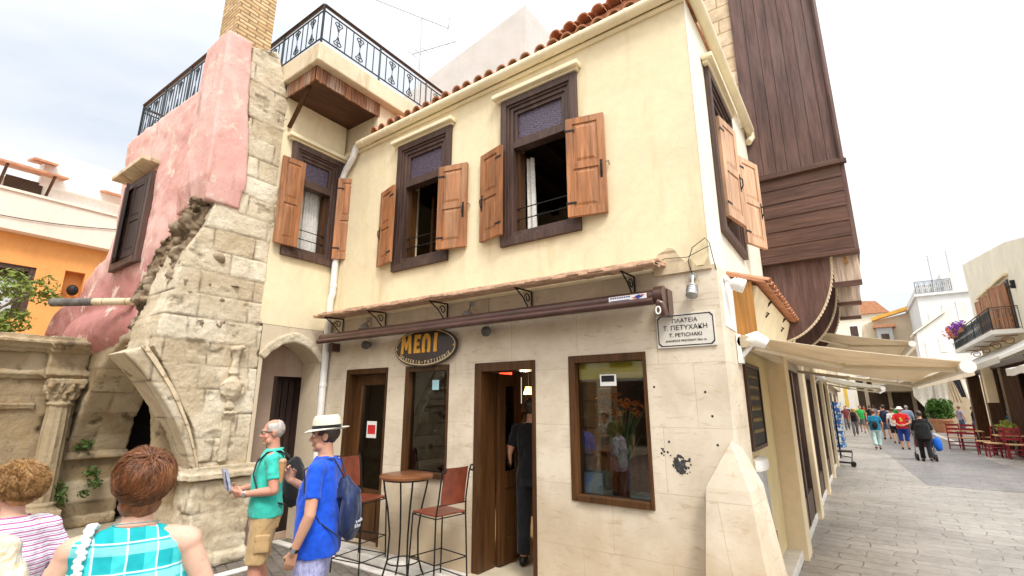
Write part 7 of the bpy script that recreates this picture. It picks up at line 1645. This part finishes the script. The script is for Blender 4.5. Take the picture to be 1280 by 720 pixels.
p = far('man in a navy tank top and grey shorts with a big dark backpack', 1.02, 33.5, 8, 1.80, dict(mat='navy_tank', sleeve='none'), dict(mat='denim', kind='shorts'), girth=1.1, hairspec=dict(kind='short', mat='hair_dark', t=0.012), stance=wl)
m = MB(); m.ball((0.06, -0.22, 1.2), (0.17, 0.12, 0.24)); m.build('backpack', MAT['navy'], p['root'], smooth=180)
far('woman in a black sleeveless top and dark grey trousers walking on the left side', -0.38, 36.5, 182, 1.62, dict(mat='black_cotton', sleeve='none'), dict(mat='grey_trousers', kind='long'), female=True, hairspec=dict(kind='short', mat='hair_brown', t=0.016), stance=wr)
far('man in a bright green T-shirt and dark shorts', 0.0, 40.5, 180, 1.74, dict(mat='green_tee'), dict(mat='grey_trousers', kind='shorts'), girth=1.05, hairspec=dict(kind='short', mat='hair_brown', t=0.010), stance=wl)
far('person in a white T-shirt partly hidden behind the man in red', 1.25, 30.2, 0, 1.66, dict(mat='white_tee'), dict(mat='black_cotton', kind='shorts'), hairspec=dict(kind='short', mat='hair_brown', t=0.012), stance=wr)
far('grey haired man in a sky blue shirt ahead of the man in red', 2.25, 37.5, -10, 1.76, dict(mat='sky_shirt', sleeve='long'), dict(mat='grey_trousers', kind='long'), hairspec=dict(kind='short', mat='hair_grey'), stance=wl)
far('person in a lilac shirt browsing at the hanging linens', 5.2, 42.5, -60, 1.72, dict(mat='lilac'), dict(mat='denim', kind='long'), hairspec=dict(kind='short', mat='hair_brown'))
far('person with long black hair in a denim dress by the linens', 5.75, 41.8, 100, 1.66, dict(mat='black_cotton', sleeve='long'), dict(mat='denim', kind='skirt', z=0.5), female=True, hairspec=dict(kind='long', mat='hair_dark', vol=0.03, drop=-0.2, n=200, len=0.3))
far('person in a dark teal jacket standing behind the nearer restaurant table', 5.3, 30.2, 150, 1.60, dict(mat='petrol', sleeve='long'), dict(mat='grey_trousers', kind='long'), hairspec=dict(kind='short', mat='hair_dark'))
for (x, y, rz, H, a, b, lab) in ((-0.9, 44, 180, 1.68, 'maroon', 'grey_trousers', 'person in a maroon top far down the left side'), (0.6, 47, 10, 1.74, 'black_cotton', 'black_denim', 'tall person in black far up the street'), (1.3, 46, 175, 1.66, 'white_tee', 'denim', 'person in white and denim walking down the far street'), (-0.4, 52, 0, 1.7, 'yellow_tee', 'grey_trousers', 'person in a yellow T-shirt at the far end of the street'), (0.3, 54, 185, 1.66, 'tee_red', 'black_denim', 'person in red at the far end of the street'), (2.2, 50, 10, 1.72, 'green_tee', 'grey_trousers', 'person in a dark green shirt under the farthest canopy'), (-0.9, 49, 20, 1.72, 'black_cotton', 'denim', 'person in black and jeans along the far left shops'), (1.0, 55, 5, 1.7, 'lilac', 'grey_trousers', 'person in a pale violet top beneath the far shop sign')):
    far(lab, x, y, rz, H, dict(mat=a), dict(mat=b, kind='long'), hairspec=dict(kind='short', mat='hair_dark', t=0.012), stance=random.choice((wl, wr)))
# stroller
sr = thing('stroller', 'folding stroller with black wheels and a blue bag, pushed by the woman in black', 'stroller', (1.62, 22.1, 0), local=True)
for sx in (-0.24, 0.24):
    m = MB(); m.tube([(sx, -0.35, 1.0), (sx, -0.15, 0.75), (sx, 0.35, 0.14)], 0.016, 6); m.tube([(sx, -0.25, 0.14), (sx, 0.1, 0.6)], 0.014, 6); m.build('frame', MAT['grey_metal'], sr)
    for y in (-0.27, 0.36): m = MB(); m.tube([(sx - 0.03, y, 0.11), (sx + 0.03, y, 0.11)], 0.11, 16); m.build('wheel', MAT['black'], sr)
m = MB(); m.hexa([(-0.22, -0.1, 0.42), (0.22, -0.1, 0.42), (0.22, 0.28, 0.40), (-0.22, 0.28, 0.40), (-0.22, -0.22, 0.95), (0.22, -0.22, 0.95), (0.22, 0.22, 0.52), (-0.22, 0.22, 0.52)]); m.build('seat', MAT['maroon'], sr, bevel=0.02)
m = MB(); m.ball((0.34, -0.2, 0.55), (0.13, 0.10, 0.22)); bgm = thing('blue_bag', 'bright blue plastic bag hanging from the stroller handle', 'bag', (1.62, 22.1, 0), local=True); me = m.mesh(); rough(me, 0.03, 9, 3); finish('bag', me, C_('blue_plastic', (0.01, 0.12, 0.55)), bgm, smooth=180)
m = MB(); m.tube([(0.30, -0.2, 0.74), (0.25, -0.3, 0.95), (0.36, -0.2, 0.74)], 0.008, 5); m.build('handle', MAT['blue_plastic'], bgm)

# onlookers behind the viewer, who show up in the shop window
for (x, y, rz, H, a, b, lab) in ((-4.3, -1.3, -20, 1.74, 'black_cotton', 'denim', 'onlooker in black mirrored in the large shop window'), (-4.9, -1.9, 10, 1.66, 'floral', 'grey_trousers', 'onlooker in a floral top mirrored in the large shop window'), (-5.6, -1.5, -30, 1.70, 'lilac', 'khaki', 'onlooker in a lilac top mirrored in the shop glass'), (-8.9, -2.0, -40, 1.72, 'sky_shirt', 'khaki', 'onlooker in a sky blue shirt mirrored in the narrow shop window')):
    person(lab, (x, y, 0), rz, H, 0.014, top=dict(mat=a), bottom=dict(mat=b, kind='long'), hairspec=dict(kind='short', mat='hair_dark', t=0.012), group='onlookers mirrored in the glass')
# ------------------------------------------------------------------ bar table and stools at the shop window
bt = thing('bar_table', 'round wooden bar table on bent iron legs between the two leather stools', 'table', (-4.22, 3.97, 0), local=True)
m = MB(); m.lathe([(0.285, 1.055), (0.295, 1.06), (0.295, 1.082), (0.285, 1.090)], (0, 0, 0), 40); m.build('tabletop', MAT['table_wood'], bt, smooth=40)
m = MB(); m.tube([(0.25 * math.cos(a), 0.25 * math.sin(a), 1.045) for a in [k * 0.2618 for k in range(25)]], 0.009, 6); m.build('top_ring', MAT['iron'], bt, smooth=60); m = MB(); m.tube([(0.17 * math.cos(a), 0.17 * math.sin(a), 0.22) for a in [k * 0.2618 for k in range(25)]], 0.007, 6); m.build('foot_ring', MAT['iron'], bt, smooth=60)
for k in range(4):
    a = math.pi / 4 + k * math.pi / 2 + 0.3; c, s = math.cos(a), math.sin(a); m = MB(); m.tube([(r * c, r * s, z) for r, z in ((0.25, 1.045), (0.235, 0.95), (0.19, 0.75), (0.155, 0.5), (0.165, 0.25), (0.21, 0.10), (0.27, 0.0))], 0.010, 7); m.build('leg', MAT['iron'], bt, smooth=60)
def bar_stool(label):
    t = thing('bar_stool', label, 'stool', group='leather bar stools', local=True)
    m = MB(); m.hexa([(-0.19, -0.19, 0.760), (0.19, -0.19, 0.760), (0.20, 0.19, 0.760), (-0.20, 0.19, 0.760), (-0.19, -0.19, 0.778), (0.19, -0.19, 0.778), (0.20, 0.19, 0.778), (-0.20, 0.19, 0.778)]); m.build('seat', MAT['leather'], t, bevel=0.006)
    m = MB(); n = 10; V = []
    for j in range(8):
        z = 0.87 + 0.35 * j / 7; y0 = -0.205 - 0.05 * (j / 7) ** 1.4; V.append([[m.v((-0.155 + 0.31 * i / n, y0 - 0.028 * math.sin(math.pi * i / n) + d, z)) for i in range(n + 1)] for d in (0, -0.007)])
    for d in (0, 1):
        for a, b in zip(V, V[1:]):
            for i in range(n): m.f([a[d][i], a[d][i + 1], b[d][i + 1], b[d][i]])
    for a, b in zip(V, V[1:]):
        for i in (0, n): m.f([a[0][i], a[1][i], b[1][i], b[0][i]])
    for i in range(n): m.f([V[-1][0][i], V[-1][0][i + 1], V[-1][1][i + 1], V[-1][1][i]]); m.f([V[0][0][i], V[0][0][i + 1], V[0][1][i + 1], V[0][1][i]])
    m.build('backrest', MAT['leather'], t, smooth=60)
    for sx in (-1, 1):
        m = MB(); m.tube([(sx * 0.195, 0.19, 0.757), (sx * 0.205, 0.20, 0.4), (sx * 0.215, 0.215, 0.0)], 0.0085, 7); m.build('leg', MAT['iron'], t, smooth=60)
        m = MB(); sc = [(sx * 0.185, -0.285 - 0.028 * math.sin(q), 1.235 - 0.028 + 0.028 * math.cos(q)) for q in [k * 0.45 for k in range(10)]]
        m.tube([(sx * 0.215, -0.215, 0.0), (sx * 0.195, -0.19, 0.757), (sx * 0.18, -0.205, 0.90), (sx * 0.18, -0.245, 1.15), (sx * 0.182, -0.27, 1.225)] + sc, 0.0085, 7); m.build('leg', MAT['iron'], t, smooth=60)
    m = MB()
    for z, w_ in ((0.745, 0.195), (0.34, 0.206), (0.14, 0.212)):
        for a, b in (((-w_, -w_), (w_, -w_)), ((w_, -w_), (w_, w_)), ((w_, w_), (-w_, w_)), ((-w_, w_), (-w_, -w_))): m.tube([(a[0], a[1], z), (b[0], b[1], z)], 0.006, 6)
    m.build('stretcher', MAT['iron'], t, smooth=60); m = MB(); m.tube([(-0.178, -0.215, 0.865), (0.178, -0.215, 0.865)], 0.006, 6); m.build('back_rail', MAT['iron'], t, smooth=60)
    return t
s1 = bar_stool('leather bar stool to the right of the bar table, by the shop door'); s1.location = (-3.72, 3.98, 0); s1.rotation_euler = (0, 0, R(82))
s2 = copy_tree(s1); s2.location = (-4.98, 4.0, 0); s2.rotation_euler = (0, 0, R(-82)); s2['label'] = 'leather bar stool left of the bar table, behind the man in blue'
# flowers and small things behind the glass
def vase_flowers(label, loc, petal, mat_vase, n, h, seed, vr=0.065, vh=0.24):
    t = thing('flower_vase', label, 'vase', loc, local=True); m = MB(); m.lathe([(vr * 0.75, 0), (vr * 1.0, vh * 0.25), (vr * 1.05, vh * 0.7), (vr * 0.7, vh * 0.9), (vr * 0.8, vh)], (0, 0, 0), 18); m.build('vase', mat_vase, t, smooth=60)
    rr = random.Random(seed); ms = MB(); mf = MB()
    for k in range(n):
        a = rr.uniform(0, 6.28); r = rr.uniform(0.03, 0.30); hh = vh + h * rr.uniform(0.6, 1.0); e = Vector((r * math.cos(a), r * math.sin(a) * 0.33, hh)); ms.tube([(0, 0, vh * 0.6), (e.x * 0.35, e.y * 0.35, vh + (hh - vh) * 0.5), e], 0.005, 5)
        for q in range(6):
            an = q * 1.047 + rr.uniform(0, 0.4); d = Vector((math.cos(an), math.sin(an) * 0.7, rr.uniform(0.0, 0.7))).normalized(); s_ = d.cross(Vector((0, 0, 1))).normalized() * 0.016; L = rr.uniform(0.085, 0.115); tip = e + d * L - Vector((0, 0, 0.012)); mid = e + d * L * 0.55 + Vector((0, 0, 0.012)); mf.f([mf.v(e), mf.v(mid + s_), mf.v(tip), mf.v(mid - s_)])
    for k in range(n * 2):
        a = rr.uniform(0, 6.28); e = Vector((math.cos(a) * rr.uniform(0.06, 0.2), math.sin(a) * 0.08, vh + h * rr.uniform(0.25, 0.75))); s_ = Vector((rr.gauss(0, 1), rr.gauss(0, 1), 0)).normalized() * 0.010; mid = e * 0.55 + Vector((0, 0, vh * 0.45)); ms.f([ms.v((0, 0, vh * 0.9)), ms.v(mid + s_), ms.v(e), ms.v(mid - s_)])
    ms.build('stems', MAT['leaf_dark'], t); mf.build('blooms', petal, t); return t
MAT['lily'] = canvas_mat('orange_lily', (0.95, 0.34, 0.04), 0.45); MAT['amber_vase'] = plain('brown_vase', (0.16, 0.05, 0.018), 0.2, 0.25, 5, coat=0.4)
MAT['leaf_mid'] = leaf('stem_leaf', (0.10, 0.18, 0.05)); MAT['leaf_dark2'] = MAT['leaf_dark']; MAT['leaf_dark'] = MAT['leaf_mid']
vase_flowers('brown vase of orange lilies behind the large shop window', (-1.90, 4.545, 0.985), MAT['lily'], MAT['amber_vase'], 22, 0.70, 5, 0.07, 0.28)
MAT['pale_petal'] = plain('pale_flower', (0.55, 0.5, 0.32), 0.6, 0.3, 20); MAT['clay_vase'] = plain('pale_vase', (0.55, 0.42, 0.28), 0.4, 0.2, 5)
vase_flowers('pale vase of loose grasses behind the narrow shop window', (-4.30, 4.55, 1.03), MAT['pale_petal'], MAT['clay_vase'], 7, 0.55, 8, 0.035, 0.10)
for (x, mt, lab, sz) in ((-2.22, (0.30, 0.45, 0.52), 'pale blue box on the shelf at the left of the large window', (0.12, 0.10, 0.22)), (-1.70, (0.25, 0.36, 0.42), 'pale blue tray on the shelf at the right of the large window', (0.12, 0.12, 0.05))):
    t = thing('display_box', lab, 'box', (x, 4.60, 0.985), local=True); m = MB(); m.box((-sz[0], -sz[1], 0), (sz[0], sz[1], sz[2])); m.box((-sz[0] * 0.8, -sz[1] - 0.004, sz[2] * 0.25), (sz[0] * 0.8, -sz[1] - 0.001, sz[2] * 0.75)); m.build('box', plain('box_blue', mt, 0.5, 0.15, 6), t, bevel=0.004)
m = MB(F); m.box((-2.05, -0.048, 2.02), (-1.88, -0.045, 2.13)); t = thing('window_card', 'small pale card stuck near the top of the large window', 'card', (-1.96, 4.46, 2.02)); m.build('card', MAT['white_paint'], t)
m = MB(F); m.box((-2.035, -0.0445, 2.06), (-1.90, -0.0435, 2.12)); m.build('dark_print', MAT['ink'], t)
m = MB(F); m.box((-4.32, -0.048, 2.02), (-4.21, -0.045, 2.14)); t = thing('window_card', 'small light blue card near the top of the narrow window', 'card', (-4.27, 4.46, 2.02)); m.build('card', plain('card_blue', (0.35, 0.60, 0.66), 0.5, 0.1, 5), t)
# lamps and the glowing sign inside the shop
lm = thing('red_pendant_lamp', 'small glowing red lampshade hanging inside the shop doorway', 'lamp', (-4.48, 6.2, 2.36), local=True)
m = MB(); m.lathe([(0.10, -0.16), (0.10, 0.0), (0.02, 0.03)], (0, 0, 0), 16, cap=False); m.build('shade', lit('red_shade', (0.9, 0.05, 0.02), 2.2), lm, smooth=60); m = MB(); m.tube([(0, 0, 0.03), (0, 0, 0.42)], 0.006, 5); m.build('cord', MAT['black'], lm)
lm = thing('amber_wall_lamp', 'small amber lamp glowing on the back wall of the shop', 'lamp', (-4.31, 6.6, 2.06), local=True)
m = MB(); m.lathe([(0.09, -0.06), (0.05, 0.06)], (0, 0, 0), 16); m.build('shade', lit('amber_shade', (1.0, 0.55, 0.15), 1.3), lm, smooth=60)
bulb = bpy.data.objects.new('lamp_bulb', bpy.data.lights.new('lamp_bulb', 'POINT')); COL.objects.link(bulb); bulb.data.energy = 50; bulb.data.color = (1, 0.72, 0.42); bulb.data.shadow_soft_size = 0.12; bulb.location = (0, -0.25, -0.12); bulb.parent = lm
m = MB(); m.tube([(0, 0, 0.06), (0, 0, 0.8)], 0.008, 5); m.build('stem', MAT['black'], lm)
ls = thing('inner_sign', 'pale lit window panel with dark lettering deep inside the shop', 'sign', (-5.40, 7.6, 2.1), local=True)
m = MB(); m.box((-0.26, 0, -0.24), (0.26, 0.03, 0.24)); m.build('panel', lit('panel_glow', (0.75, 0.78, 0.66), 0.35), ls); text('lettering', 'IO\u20acM'.replace('\u20ac', '\u0395'), 0.27, MAT['ink'], ls, lambda p: Vector((p[0], -0.004 - p[1], p[2] + 0.02)), 0.004, 0.01, sx=0.8)
ct = thing('shop_counter', 'dim wooden service counter inside the shop', 'counter', (-3, 7.2, 0.1)); m = MB(); m.box((-5.2, 7.0, 0.1), (-2.0, 7.5, 1.15)); m.box((-5.25, 6.95, 1.15), (-1.95, 7.55, 1.19)); m.build('counter', MAT['door_wood'], ct, bevel=0.004)
sf = thing('back_shelves', 'dark shelves along the back wall of the shop', 'shelf', (-3.5, 8.2, 0.1)); m = MB()
for z in (1.3, 1.7, 2.1): m.box((-5.8, 8.0, z), (-1.6, 8.35, z + 0.03))
m.build('boards', MAT['door_wood'], sf)
# red notice on the side door glass
m = MB(F); m.box((-5.62, -0.128, 1.40), (-5.42, -0.126, 1.62)); t = thing('door_notice', 'small red and white notice on the glass of the side door', 'notice', (-5.52, 4.5, 1.4)); m.build('sheet', MAT['white_paint'], t); m = MB(F); m.box((-5.60, -0.1259, 1.45), (-5.44, -0.125, 1.57)); m.build('red_print', MAT['red_ink'], t)
